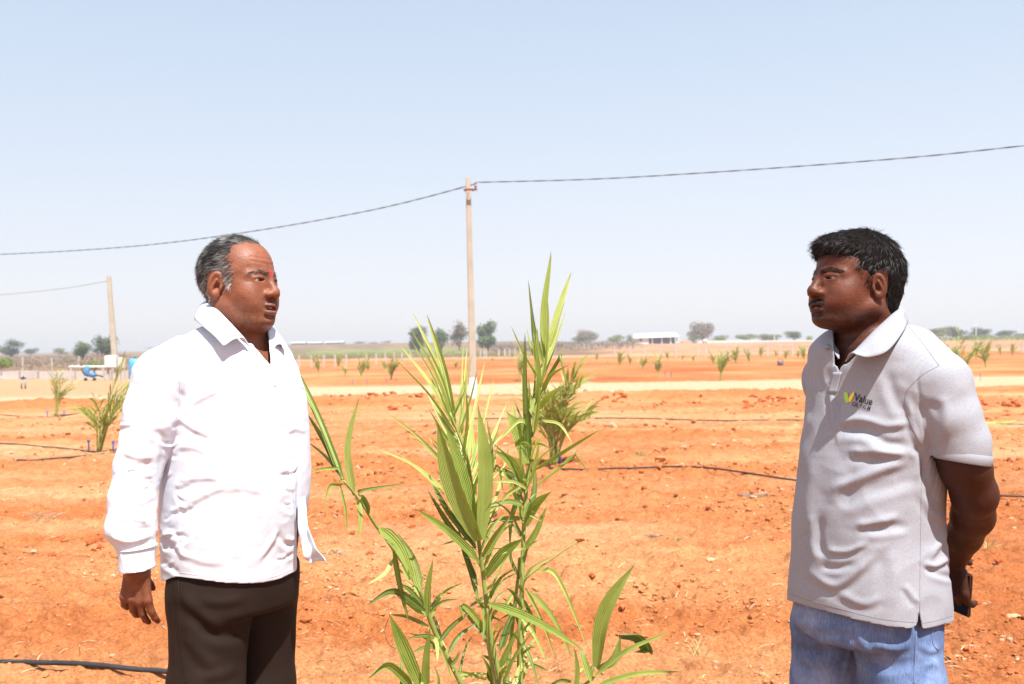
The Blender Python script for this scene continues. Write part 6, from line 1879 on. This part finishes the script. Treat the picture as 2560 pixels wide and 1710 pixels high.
def tree(px, base, w, h, d, kind, label, name='tree', trunk=.3, density=1.0, twigs=0, squash=1.0):
    """px column of the trunk, base row, crown width and total height in photo pixels"""
    g = at(px, base, d); sc = d / FPX; W = w * sc; ztop = at(px, base - h, d)[2]
    g[2] = float(ground_z(g[:1], g[1:2])[0]) - .05; H = max(ztop - g[2], .8)
    root = empty(name, tuple(g)); tag(root, label, 'tree' if name == 'tree' else 'bush')
    rr = random.Random(int(px * 7 + h)); m = MB()
    tz = H * trunk
    m.tube([g + np.array((0, 0, -.6)), g + np.array((rr.uniform(-.03, .03) * H, 0, tz * .6)), g + np.array((rr.uniform(-.05, .05) * H, 0, tz + H * .12))], [H * .030 + .05, H * .024 + .04, H * .015 + .02], 7)
    lobes = []
    nl = 9 if name == 'tree' else 6
    for i in range(nl):
        a = 2 * math.pi * i / nl + rr.uniform(-.3, .3); rad = W * .5 * rr.uniform(.25, .72) if i else 0
        c = g + np.array((math.cos(a) * rad, math.sin(a) * rad * .8, tz + (H - tz) * rr.uniform(.18, .74)))
        r = np.array((W * rr.uniform(.20, .32), W * rr.uniform(.20, .32), (H - tz) * rr.uniform(.20, .30) * squash)); lobes.append((c, r))
        if name == 'tree' or twigs:
            m.tube([g + np.array((0, 0, tz * .75)), g * .4 + c * .6 + np.array((0, 0, -.1 * H)) * .3, c], [H * .012 + .015, H * .007 + .012, H * .003 + .008], 5)
    if twigs:
        for _ in range(twigs):
            c, r = lobes[rr.randrange(nl)]; u = np.array([rr.gauss(0, 1) for _ in range(3)]); u /= np.linalg.norm(u); u[2] = abs(u[2])
            e = c + u * r * 1.15; m.tube([c - u * r * .3, (c + e) / 2 + np.array((rr.uniform(-.1, .1),) * 3) * r, e], [.035 * H / 6, .02 * H / 6, .008 * H / 6], 4)
    m.build('trunk', M_BARK, root)
    n = int(2200 * density); g2 = np.random.default_rng(int(px * 3 + h))
    li = g2.integers(0, nl, n); LC = np.array([l[0] for l in lobes]); LR = np.array([l[1] for l in lobes])
    u = g2.normal(0, 1, (n, 3)); u /= np.linalg.norm(u, axis=1)[:, None]
    p = LC[li] + u * LR[li] * (g2.random(n) ** .35 * g2.uniform(.8, 1.2, n))[:, None]
    ok = p[:, 2] > g[2] + tz * .55; p, u = p[ok], u[ok]; n = len(p)
    s_ = ((H * .018 + W * .012) * g2.uniform(.5, 1.4, n))[:, None]
    e1 = g2.normal(0, 1, (n, 3)); e1 /= np.linalg.norm(e1, axis=1)[:, None]; e2 = np.cross(e1, u); e2 /= np.maximum(np.linalg.norm(e2, axis=1), 1e-6)[:, None]
    V = np.stack([p - e1 * s_, p + e2 * s_ * .6, p + e1 * s_, p - e2 * s_ * .6], 1).reshape(-1, 3); F = np.arange(n * 4).reshape(-1, 4)
    C = np.repeat(g2.random(n), 4)[:, None].repeat(3, 1)
    me = np_mesh('crown', np.array(V), np.array(F), False); col_attr(me, np.array(C)); link('crown', me, CM[kind], root)
    return root
TR = [(28, 886, 58, 40, 260, 'dark', 'grey-green umbrella shaped tree at the far left edge', 'tree', .13, 1.2, 0),
      (78, 885, 42, 18, 300, 'dark', 'low grey bush right of the umbrella shaped tree', 'bush', .1, .7, 0),
      (208, 894, 52, 46, 170, 'green', 'small round green tree left of the leaning pole', 'tree', .13, 1.2, 0),
      (266, 896, 70, 70, 170, 'dark', 'tall loose grey-green tree behind the leaning pole', 'tree', .13, 1.1, 0),
      (150, 884, 50, 16, 300, 'olive', 'low olive bush between the far left trees', 'bush', .1, .6, 0),
      (1048, 874, 62, 62, 230, 'dark', 'dark tree half hidden behind the tips of the big palm', 'tree', .13, 1.3, 0),
      (1104, 870, 44, 56, 240, 'green', 'bushy tree left of the bare one near the tall pole', 'tree', .13, 1.1, 0),
      (1150, 868, 62, 66, 250, 'dry', 'leafless greyish tree just left of the tall pole', 'tree', .18, .9, 90),
      (1219, 876, 62, 76, 240, 'green', 'dense round green tree just right of the tall pole', 'tree', .13, 2.0, 0),
      (1470, 856, 66, 42, 330, 'dry', 'dry bare tree above low bushes left of the white shed', 'tree', .15, .8, 80),
      (1455, 856, 52, 24, 325, 'olive', 'olive bush under the dry tree left of the shed', 'bush', .1, .9, 0),
      (1540, 855, 58, 20, 340, 'lime', 'yellow-green bush just left of the white shed', 'bush', .1, .9, 0),
      (1575, 855, 26, 22, 345, 'olive', 'small olive bush touching the left wall of the shed', 'bush', .1, .6, 0),
      (1758, 854, 72, 60, 330, 'dry', 'big half-bare tree right of the white shed', 'tree', .16, 1.6, 110),
      (1738, 856, 34, 24, 320, 'olive', 'low bush at the foot of the big half-bare tree', 'bush', .1, .7, 0),
      (1803, 855, 54, 20, 340, 'lime', 'lime green bush behind the pale wall', 'bush', .1, .9, 0),
      (1866, 855, 66, 22, 345, 'lime', 'long lime bush row behind the middle of the pale wall', 'bush', .1, 1.1, 0),
      (1925, 855, 70, 24, 345, 'olive', 'olive bush row behind the pale wall beside the dark tree', 'bush', .1, 1.1, 0),
      (1986, 858, 46, 32, 330, 'green', 'dark round tree over the pale wall left of the polo shoulder', 'tree', .2, 1.4, 0),
      (2024, 855, 26, 16, 330, 'lime', 'small bush between the dark round tree and the polo shoulder', 'bush', .1, .6, 0),
      (2348, 852, 84, 34, 300, 'olive', 'low brownish bush rising from behind the polo shoulder', 'bush', .1, 1.2, 0),
      (2385, 852, 78, 38, 330, 'dark', 'brown-green hill of trees right of the polo shoulder', 'bush', .1, 1.3, 0),
      (2450, 850, 60, 34, 330, 'dark', 'dark round tree behind the thin far pole', 'tree', .15, 1.3, 0),
      (2470, 852, 50, 18, 310, 'lime', 'yellow-green bush in front of the dark round tree at the right', 'bush', .1, .8, 0),
      (2514, 850, 48, 26, 320, 'dark', 'dome shaped dark tree near the right edge', 'tree', .12, 1.3, 0),
      (2552, 850, 40, 18, 330, 'dark', 'dark tree cut by the right edge of the picture', 'tree', .12, .9, 0),
      (2420, 858, 60, 22, 270, 'dry', 'dry brown bush under the far dark trees at the right', 'bush', .1, .8, 0),
      (14, 926, 60, 34, 66, 'lime', 'yellow-green bush at the left edge behind a stone post', 'bush', .1, 1.0, 0),
      (235, 908, 70, 16, 75, 'lime', 'low green weeds behind the pump', 'bush', .05, .7, 0)]
for t_ in TR: tree(*t_)
# dry scrub covering the rise behind the fence, and the far strips of crop
def strip(name, label, x0, x1, y0, y1, d0, d1, n, h, mat, wide=1.0):
    rr = np.random.default_rng(int(x0 + n))
    d = d0 + (d1 - d0) * rr.random(n) ** .8; px = rr.uniform(x0, x1, n); x = (px - 1280) / FPX * d
    dens = sstep(-.5, .3, fbm(np.stack([x * .05, d * .02, 0 * x], 1), 7, 2)); kp = rr.random(n) < .25 + .75 * dens; d, x = d[kp], x[kp]
    k = 8; d = np.repeat(d, k); x = np.repeat(x, k); m_ = len(d); hh = np.repeat(h * rr.uniform(.35, 1., m_ // k), k)
    zz = ground_z(x, d)
    p = np.stack([x + rr.normal(0, 1, m_) * hh * .6 * wide, d + rr.normal(0, 1, m_) * hh, zz + hh * rr.random(m_) * .9], 1)
    a = rr.normal(0, 1, (m_, 3)); a[:, 2] += .8; a /= np.linalg.norm(a, axis=1)[:, None]; b = np.cross(a, rr.normal(0, 1, (m_, 3))); b /= np.linalg.norm(b, axis=1)[:, None]; s = (hh * rr.uniform(.12, .34, m_))[:, None]
    V = np.stack([p - a * s, p + b * s * .22, p + a * s, p - b * s * .22], 1).reshape(-1, 3); F = np.arange(m_ * 4).reshape(-1, 4)
    C = np.repeat(rr.random(m_), 4)[:, None].repeat(3, 1)
    me = np_mesh(name, np.array(V), np.array(F), False); col_attr(me, np.array(C)); o = link(name, me, mat); tag(o, label, name.replace('_', ' '), kind='stuff')
strip('dry_scrub', 'brown dry scrub covering the ground behind the left stone posts', -60, 320, 0, 0, 72, 260, 2600, .75, CM['dry'])
strip('dry_scrub', 'brown leafless scrub between the round green tree and the shed', 1230, 1590, 0, 0, 180, 330, 2600, 1.5, CM['dry'])
strip('crop_strip', 'far green strip of crop left of the tall pole', 730, 1060, 0, 0, 165, 300, 1800, .5, CM['lime'])
strip('crop_strip', 'green field strip under the far trees at the right edge', 2330, 2600, 0, 0, 230, 300, 1200, 1.3, CM['lime'])
strip('dry_scrub', 'thin dry weeds between the far posts and the palms', 730, 1300, 0, 0, 100, 170, 1400, .5, CM['olive'])

# --- white shed
def shed():
    d = 350.; P = lambda a, b, dd=0.: at(a, b, d + dd)
    sc = d / FPX
    x0, x1 = P(1588, 858)[0], P(1694, 858)[0]; zb = P(1640, 858.5)[2]; zt = P(1640, 843)[2]; zr = P(1640, 834)[2]
    root = empty('open_shed', ((x0 + x1) / 2, d, zb)); tag(root, 'long low white shed with an open front under a pale sheet roof', 'shed')
    w = simple('shed_wall', (.62, .60, .58), .8, .05); dk = simple('shed_inside', (.10, .085, .075), .9)
    xa = P(1622, 858)[0]
    MB().box(((x0 + xa) / 2, d + 3, (zb + zt) / 2 - .5), (xa - x0, 6, zt - zb + 1)).build('wall', w, root)
    MB().box(((xa + x1) / 2, d + 6, (zb + zt) / 2 - .5), (x1 - xa, .3, zt - zb + 1)).build('back_wall', dk, root)
    MB().box((P(1602, 850)[0], d - .03, P(1602, 850)[2]), (1.0, .06, .9)).build('window', dk, root)
    for a in (1631, 1655, 1677, 1692):
        MB().box((P(a, 858)[0], d + .2, (zb + zt) / 2 - .5), (.45, .4, zt - zb + 1)).build('pillar', w, root)
    m = MB(); m.add([(x0 - .6, d - .8, zt - .1), (x1 + .6, d - .8, zt + .2), (x1 - .4, d + 3.2, zr + .35), (x0 + .2, d + 3.2, zr), (x0 - .6, d + 7, zt), (x1 + .6, d + 7, zt + .2),
                     (x0 - .6, d - .8, zt - .3), (x1 + .6, d - .8, zt), (x0 - .6, d + 7, zt - .25), (x1 + .6, d + 7, zt)], [(0, 1, 2, 3), (3, 2, 5, 4), (6, 7, 1, 0), (4, 5, 9, 8), (0, 3, 4), (1, 5, 2)])
    m.build('roof', simple('shed_roof', (.70, .68, .66), .5, .04), root)
    for a, b_, ww, hh in ((1645, 855, 5, 4), (1665, 856, 8, 5)):
        c = P(a, b_, 3); MB().box(tuple(c), (ww * sc, 1.2, hh * sc)).build('stored_goods', simple('stored_goods_%d' % a, (.12, .09, .10), .8), root)
shed()
def hut_mound():
    c = at(1714, 858, 345); root = empty('soil_heap', tuple(c)); V = []; F = []
    sc = 345 / FPX; n = 14; V = []
    for i in range(5):
        f = i / 4
        for k in range(n):
            a = 2 * math.pi * k / n; r = (1 - f ** 1.6) * (1 + .12 * math.sin(3 * a + i)); V.append((c[0] + 16 * sc * r * math.cos(a), c[1] + 9 * sc * r * math.sin(a), c[2] + 13 * sc * f - .2))
    for i in range(4):
        for k in range(n): F.append((i * n + k, i * n + (k + 1) % n, (i + 1) * n + (k + 1) % n, (i + 1) * n + k))
    bpy.data.objects.remove(root)
    tag(link('soil_heap', np_mesh('soil_heap', V, F), simple('heap_soil', (.34, .20, .13), .9, .2, 1.)), 'rounded brown heap just right of the white shed', 'heap')
    c = at(1762, 860, 300); sc = 300 / FPX
    r = empty('water_tank', tuple(c)); tag(r, 'small pale round tank on dark legs before the wall', 'tank')
    MB().tube([c + np.array((0, 0, z * sc)) for z in (3, 3.6, 6, 9, 11.2, 12)], [x * sc for x in (3, 5.6, 6.3, 6.3, 5, 1)], 14).build('barrel', simple('tank_body', (.52, .44, .38), .6), r, True)
    for k in (-1, 1): MB().box(c + np.array((k * 4 * sc, 0, 1.5 * sc)), (1.2 * sc, 1.2 * sc, 4.2 * sc)).build('leg', M_BARK, r)
hut_mound()
# pale boundary wall of upright panels with posts
wl_ = empty('boundary_wall', tuple(at(1880, 861, 320))); tag(wl_, 'long pale panel wall in front of the bushes left of the polo', 'wall')
wm = simple('wall_panel', (.56, .52, .52), .85, .06, .3)
for i, a in enumerate(np.arange(1731, 2060, 13)):
    c0 = at(a, 860.5 - .004 * (a - 1731), 320); c1 = at(a + 12.4, 860.5 - .004 * (a - 1731), 320); h = 9.0 * 320 / FPX
    MB().box(((c0[0] + c1[0]) / 2, 320, c0[2] + h / 2 - .3), (c1[0] - c0[0], .12, h + .6)).build('panel', wm, wl_)
for nm, a, b, t, d, lb in (('thin_pole', 1697, 858, 829, 340, 'thin pale pole at the right end of the white shed'), ('thin_pole', 1936, 861, 831, 318, 'thin pale pole standing before the pale wall'), ('thin_pole', 2440, 852, 808, 300, 'thin far pole with a cross-arm before the dark trees at the right')):
    p0 = at(a, b, d); p1 = at(a, t, d); o = empty(nm, tuple(p0)); tag(o, lb, 'pole', 'thin far poles')
    MB().tube([p0 - np.array((0, 0, .5)), p1], [.16, .11], 6).build('shaft', M_WHITE, o)
    if a == 2440: MB().box(p1 - np.array((0, 0, .5)), (1.6, .12, .12)).build('cross_arm', M_WHITE, o)
# pale sheds on the far left skyline
for i, (a, b, w_, h_, lb) in enumerate(((748, 864, 34, 7, 'long white roofed shed on the skyline beside the white shirt'), (790, 863, 30, 6, 'second pale low shed on the skyline right of the white shirt'), (838, 862, 42, 7, 'pale low shed on the skyline left of the big palm'))):
    c = at(a, b, 480); sc = 480 / FPX; c[2] = float(ground_z(c[:1], c[1:2])[0]); o = empty('low_shed', tuple(c)); tag(o, lb, 'shed', 'pale sheds on the skyline')
    MB().box(c + np.array((0, 0, h_ * sc * .3)), (w_ * sc, 8, h_ * sc * .75)).build('wall', wm, o)
    m = MB(); zz = c[2] + h_ * sc * .68; ww = w_ * sc / 2 + .5
    m.add([(c[0] - ww, c[1] - 5, zz), (c[0] + ww, c[1] - 5, zz), (c[0] + ww, c[1], zz + h_ * sc * .35), (c[0] - ww, c[1], zz + h_ * sc * .35), (c[0] - ww, c[1] + 5, zz), (c[0] + ww, c[1] + 5, zz)], [(0, 1, 2, 3), (3, 2, 5, 4), (0, 3, 4), (1, 5, 2)]); m.build('roof', M_WHITE, o)
for i, (a, b, w_, h_, kd, lb) in enumerate(((900, 862, 40, 9, 'dark', 'far dark bush on the skyline left of the big palm tips'), (935, 862, 30, 8, 'dark', 'small far bush on the skyline, second left of the palm tips'), (968, 862, 36, 11, 'olive', 'far olive bush on the skyline touching the palm tips'), (715, 868, 40, 8, 'olive', 'far bush on the skyline just above the white shirt shoulder'), (400, 876, 60, 10, 'dark', 'far bush on the skyline behind the white shirt shoulder'), (1380, 858, 60, 7, 'dark', 'far faint bush on the skyline right of the big palm'))):
    tree(a, b, w_, h_, 620, kd, lb, 'bush', .05, .5)

# --- pump set, boxes and pipes at the left
def left_works():
    # low cracked plinth wall
    A2 = lambda a, b, d: at(a, b, d)
    w = empty('plinth_wall', tuple(gpt(150, 946))); tag(w, 'low grey concrete kerb wall below the stone posts at the left', 'wall')
    cm = simple('plinth_concrete', (.42, .38, .36), .9, .12, 1.5, .3, 8.)
    xs = np.arange(-40, 420, 46)
    for a in xs:
        g0, g1 = gpt(a, 948), gpt(a + 45.4, 947); h = 20 / FPX * g0[1]
        MB().box(((g0[0] + g1[0]) / 2, g0[1] + .2, h / 2 + random.uniform(-.02, .02)), (abs(g1[0] - g0[0]), .35, h)).build('block', cm, w)
    g = gpt(279, 946); d = g[1] - 3.0; g[1] = d
    def box(nm, lb, a0, a1, b0, b1, c, dep, legs=None, dd=0.):
        p0, p1 = at(a0, b1, d + dd), at(a1, b0, d + dd); o = empty(nm, (float((p0[0] + p1[0]) / 2), d + dd, 0)); tag(o, lb, 'box')
        bm_ = bmesh.new(); bmesh.ops.create_cube(bm_, size=1)
        for v in bm_.verts: v.co = Vector((v.co.x * (p1[0] - p0[0]), v.co.y * dep, v.co.z * (p1[2] - p0[2])))
        bmesh.ops.bevel(bm_, geom=bm_.edges[:], offset=.03, segments=2, affect='EDGES')
        me = bpy.data.meshes.new('cabinet'); bm_.to_mesh(me); bm_.free(); me.materials.append(c)
        ob = link('cabinet', me, c, o, (0, 0, (p0[2] + p1[2]) / 2))
        MB().box(((p0[0] + p1[0]) / 2, d + dd - dep / 2 - .012, (p0[2] + p1[2]) / 2), ((p1[0] - p0[0]) * .82, .02, (p1[2] - p0[2]) * .82)).build('door', c, o)
        if legs:
            for a in legs:
                q = at(a, b1, d + dd); MB().box((q[0], d + dd, q[2] / 2), (.10, .10, q[2])).build('leg', M_POST, o)
    wb = simple('box_white', (.60, .58, .56), .6, .05)
    box('control_box', 'large white control box on two legs under the leaning pole', 265, 293, 888, 920, wb, .4, (270, 288))
    box('control_box', 'narrow pale box between the white box and the blue drum', 297, 311, 893, 921, simple('box_grey', (.50, .47, .45), .6), .3, (299, 309))
    p = at(338, 903, d + 1.5); o = empty('blue_drum', (p[0], p[1], 0)); tag(o, 'light blue drum half hidden behind the white sleeve', 'drum')
    MB().tube([(p[0], p[1], z) for z in (.05, .1, .45, .8, .98, 1.02)], [.28, .30, .30, .30, .28, .05], 18).build('body', simple('drum_blue', (.10, .38, .70), .4), o, True)
    MB().tube([(p[0], p[1], 1.01), (p[0], p[1], 1.08)], [.09, .09], 10).build('cap', M_CABLE, o, True)
    # delivery pipe and pump
    a, b = at(172, 917, d), at(268, 917, d); o = empty('water_pipe', tuple(a)); tag(o, 'white horizontal water pipe running left from the white box', 'pipe')
    MB().tube([a, b], .06, 10).build('pipe', M_WHITE, o, True)
    for px in (178, 258): q = at(px, 917, d); MB().box((q[0], d, q[2] / 2), (.08, .08, q[2])).build('support', M_POST, o)
    o = empty('water_pump', tuple(at(218, 945, d - .6) * np.array((1, 1, 0)))); tag(o, 'small blue water pump with black pipes under the white pipe', 'pump')
    q = lambda a_, b_: at(a_, b_, d - .6)
    bl = simple('pump_blue', (.06, .20, .42), .5); c = q(217, 927)
    MB().tube([c + np.array((0, 0, -.22)), c + np.array((0, 0, -.18)), c + np.array((0, 0, .18)), c + np.array((0, 0, .23))], [.10, .125, .125, .08], 12).build('motor', bl, o, True)
    c = q(231, 937); MB().tube([c + np.array((-.16, 0, 0)), c + np.array((.16, 0, 0))], [.10, .11], 12).build('casing', bl, o, True)
    MB().tube([q(204, 920), q(206, 928), q(212, 938), q(232, 942), q(244, 938), q(258, 942)], .035, 8).build('suction_pipe', M_HOSE, o, True)
    MB().tube([q(236, 942), q(236, 928), q(240, 918)], .035, 8).build('riser', M_HOSE, o, True)
    for px in (214, 236): r_ = q(px, 945); MB().box((r_[0], r_[1], max(r_[2] / 2, .04)), (.12, .10, max(r_[2], .08))).build('foot', M_HOSE, o)
    c = q(203, 915); MB().tube([c, c + np.array((0, 0, .10))], [.07, .05], 10).build('valve', M_RUST, o, True)
    # inverted-U valve frame on the pale ground
    g0, g1 = gpt(54, 972), gpt(84, 970); dd = g0[1]; h = .40
    o = empty('valve_frame', tuple(g0)); tag(o, 'grey pipe frame shaped like an upside-down U on the pale ground', 'pipe frame')
    gm = simple('pipe_grey', (.26, .25, .26), .5)
    for g_ in (g0, g1): MB().tube([(g_[0], dd, 0), (g_[0], dd, h)], .035, 8).build('leg', gm, o, True)
    MB().tube([(g0[0] - .03, dd, h), (g1[0] + .03, dd, h)], .04, 8).build('crossbar', M_HOSE, o, True)
    MB().tube([((g0[0] + g1[0]) / 2, dd, h), ((g0[0] + g1[0]) / 2, dd, h + .09)], [.05, .02], 8).build('valve', M_HOSE, o, True)
    for a, b, w_, lb in ((10, 947, 20, 'flat grey slab on the pale ground at the left edge'), (27, 946, 14, 'small flat slab beside the left edge slab')):
        g_ = gpt(a, b); sc = g_[1] / FPX; bm_ = MB().box((g_[0], g_[1], .08), (w_ * sc, .5, .14), .05, .95).build('stone_slab', cm); tag(bm_, lb, 'slab')
left_works()
# dark item lying out in the red field
c = gpt(1951, 914); o = empty('water_can', tuple(c)); tag(o, 'small dark can left lying in the far red field', 'can')
MB().tube([(c[0], c[1], z) for z in (.02, .05, .2, .26)], [.14, .17, .17, .07], 10).build('body', simple('can_dark', (.10, .10, .13), .5), o, True)
MB().tube([(c[0] - .17, c[1], .2), (c[0] - .1, c[1], .36), (c[0] + .1, c[1], .36), (c[0] + .17, c[1], .2)], .02, 6).build('handle', M_CABLE, o, True)

# --- dry twigs, straw and weeds on the near soil
def straw():
    V, F, C = [], [], []
    rr = np.random.default_rng(3)
    GP = np.array([gpt(rr.uniform(0, 2560), 1010 + 700 * rr.random() ** .8) for _ in range(900)]); GP[:, 2] = ground_z(GP[:, 0], GP[:, 1]) + .006
    for i in range(900):
        g = GP[i]
        a = rr.uniform(0, 6.28); L = rr.uniform(.02, .10) * (1 + (g[1] > 8)); t = np.array((math.cos(a), math.sin(a), rr.uniform(-.05, .25))) * L
        s = np.array((-math.sin(a), math.cos(a), .3)) * rr.uniform(.0007, .0018) * max(1, g[1] / 5)
        k = len(V); mid = g + t * .5 + np.array((0, 0, .006)); V += [g - s, g + s, mid - s, mid + s, g + t - s * .4, g + t + s * .4]; F += [(k, k + 1, k + 3, k + 2), (k + 2, k + 3, k + 5, k + 4)]
        v = rr.random(); C += [(.42 + .25 * v, .30 + .2 * v, .18 + .14 * v) if v > .3 else (.16, .09, .06)] * 6
    me = np_mesh('straw_litter', np.array(V), np.array(F), False); col_attr(me, np.array(C))
    m, nt, p, out = mat_new('straw'); va = N(nt, 'ShaderNodeVertexColor', layer_name='Col'); nt.links.new(va.outputs[0], p.inputs['Base Color']); p.inputs['Roughness'].default_value = .8
    tag(link('straw_litter', me, m), 'dry straw and twig bits strewn over the red soil', 'straw', kind='stuff')
    def clump(px, py, n, L, label, col, up):
        V, F, C = [], [], []; g = gpt(px, py); g[2] = float(ground_z(g[:1], g[1:2])[0])
        for i in range(n):
            a = rr.uniform(0, 6.28); d = np.array((math.cos(a), math.sin(a) * .6, rr.uniform(up * .4, up))); d /= np.linalg.norm(d); l = L * rr.uniform(.4, 1)
            o = g + np.array((rr.normal(0, L * .25), rr.normal(0, L * .15), 0)); s = np.cross(d, (0, 1, 0)); s = s / np.linalg.norm(s) * .0016 * max(1, g[1] / 5)
            k = len(V); m_ = o + d * l * .5 + np.array((0, 0, .01)); e = o + d * l + np.array((rr.normal(0, .01), 0, -.02 * l)); V += [o - s, o + s, m_ - s, m_ + s, e]; F += [(k, k + 1, k + 3), (k, k + 3, k + 2), (k + 2, k + 3, k + 4)]; C += [np.array(col) * rr.uniform(.6, 1.2)] * 5
        me = np_mesh('weed', np.array(V), np.array(F), False); col_attr(me, np.array(C)); tag(link('weed', me, m), label, 'weed', 'weeds and brushwood on the soil')
    clump(1895, 1243, 70, .20, 'tangle of pale dry brushwood left of the polo', (.40, .30, .22), .35)
    clump(1610, 1340, 40, .16, 'flat tangle of dry roots right of the big palm', (.34, .23, .16), .2)
    clump(1745, 1630, 16, .13, 'thin dry grass tuft at the lower right of the big palm', (.50, .36, .16), 1.5)
    clump(2470, 1385, 22, .14, 'dry yellow grass tuft right of the hidden hands', (.46, .38, .16), 1.2)
    clump(1690, 1360, 10, .05, 'tiny green weed on the soil left of the polo hem', (.14, .22, .05), 1.0)
    clump(830, 1395, 24, .16, 'dry stalks beside the white shirt flap', (.46, .32, .2), .25)
    clump(330, 1500, 14, .12, 'dry stalks behind the hanging hand', (.46, .34, .2), .4)
    clump(1600, 1135, 16, .12, 'small greenish weed above the curving hose', (.22, .24, .09), .9)
    clump(110, 1305, 24, .2, 'dry stalks on the soil left of the white sleeve', (.42, .27, .17), .3)
straw()

# --- dry-season haze lying over the plain
hz = MB().box((0, 200, 5.5), (2600, 2400, 13.0)).build('haze', None)
hm = bpy.data.materials.new('haze_air'); hm.use_nodes = True; hm.node_tree.nodes.clear()
_o = hm.node_tree.nodes.new('ShaderNodeOutputMaterial'); _v = hm.node_tree.nodes.new('ShaderNodeVolumePrincipled')
_v.inputs['Color'].default_value = (.92, .93, .97, 1); _v.inputs['Density'].default_value = .0008; _v.inputs['Anisotropy'].default_value = .2
hm.node_tree.links.new(_v.outputs[0], _o.inputs['Volume'])
hz.data.materials.append(hm); tag(hz, 'pale dry haze hanging over the plain', 'haze', kind='stuff')
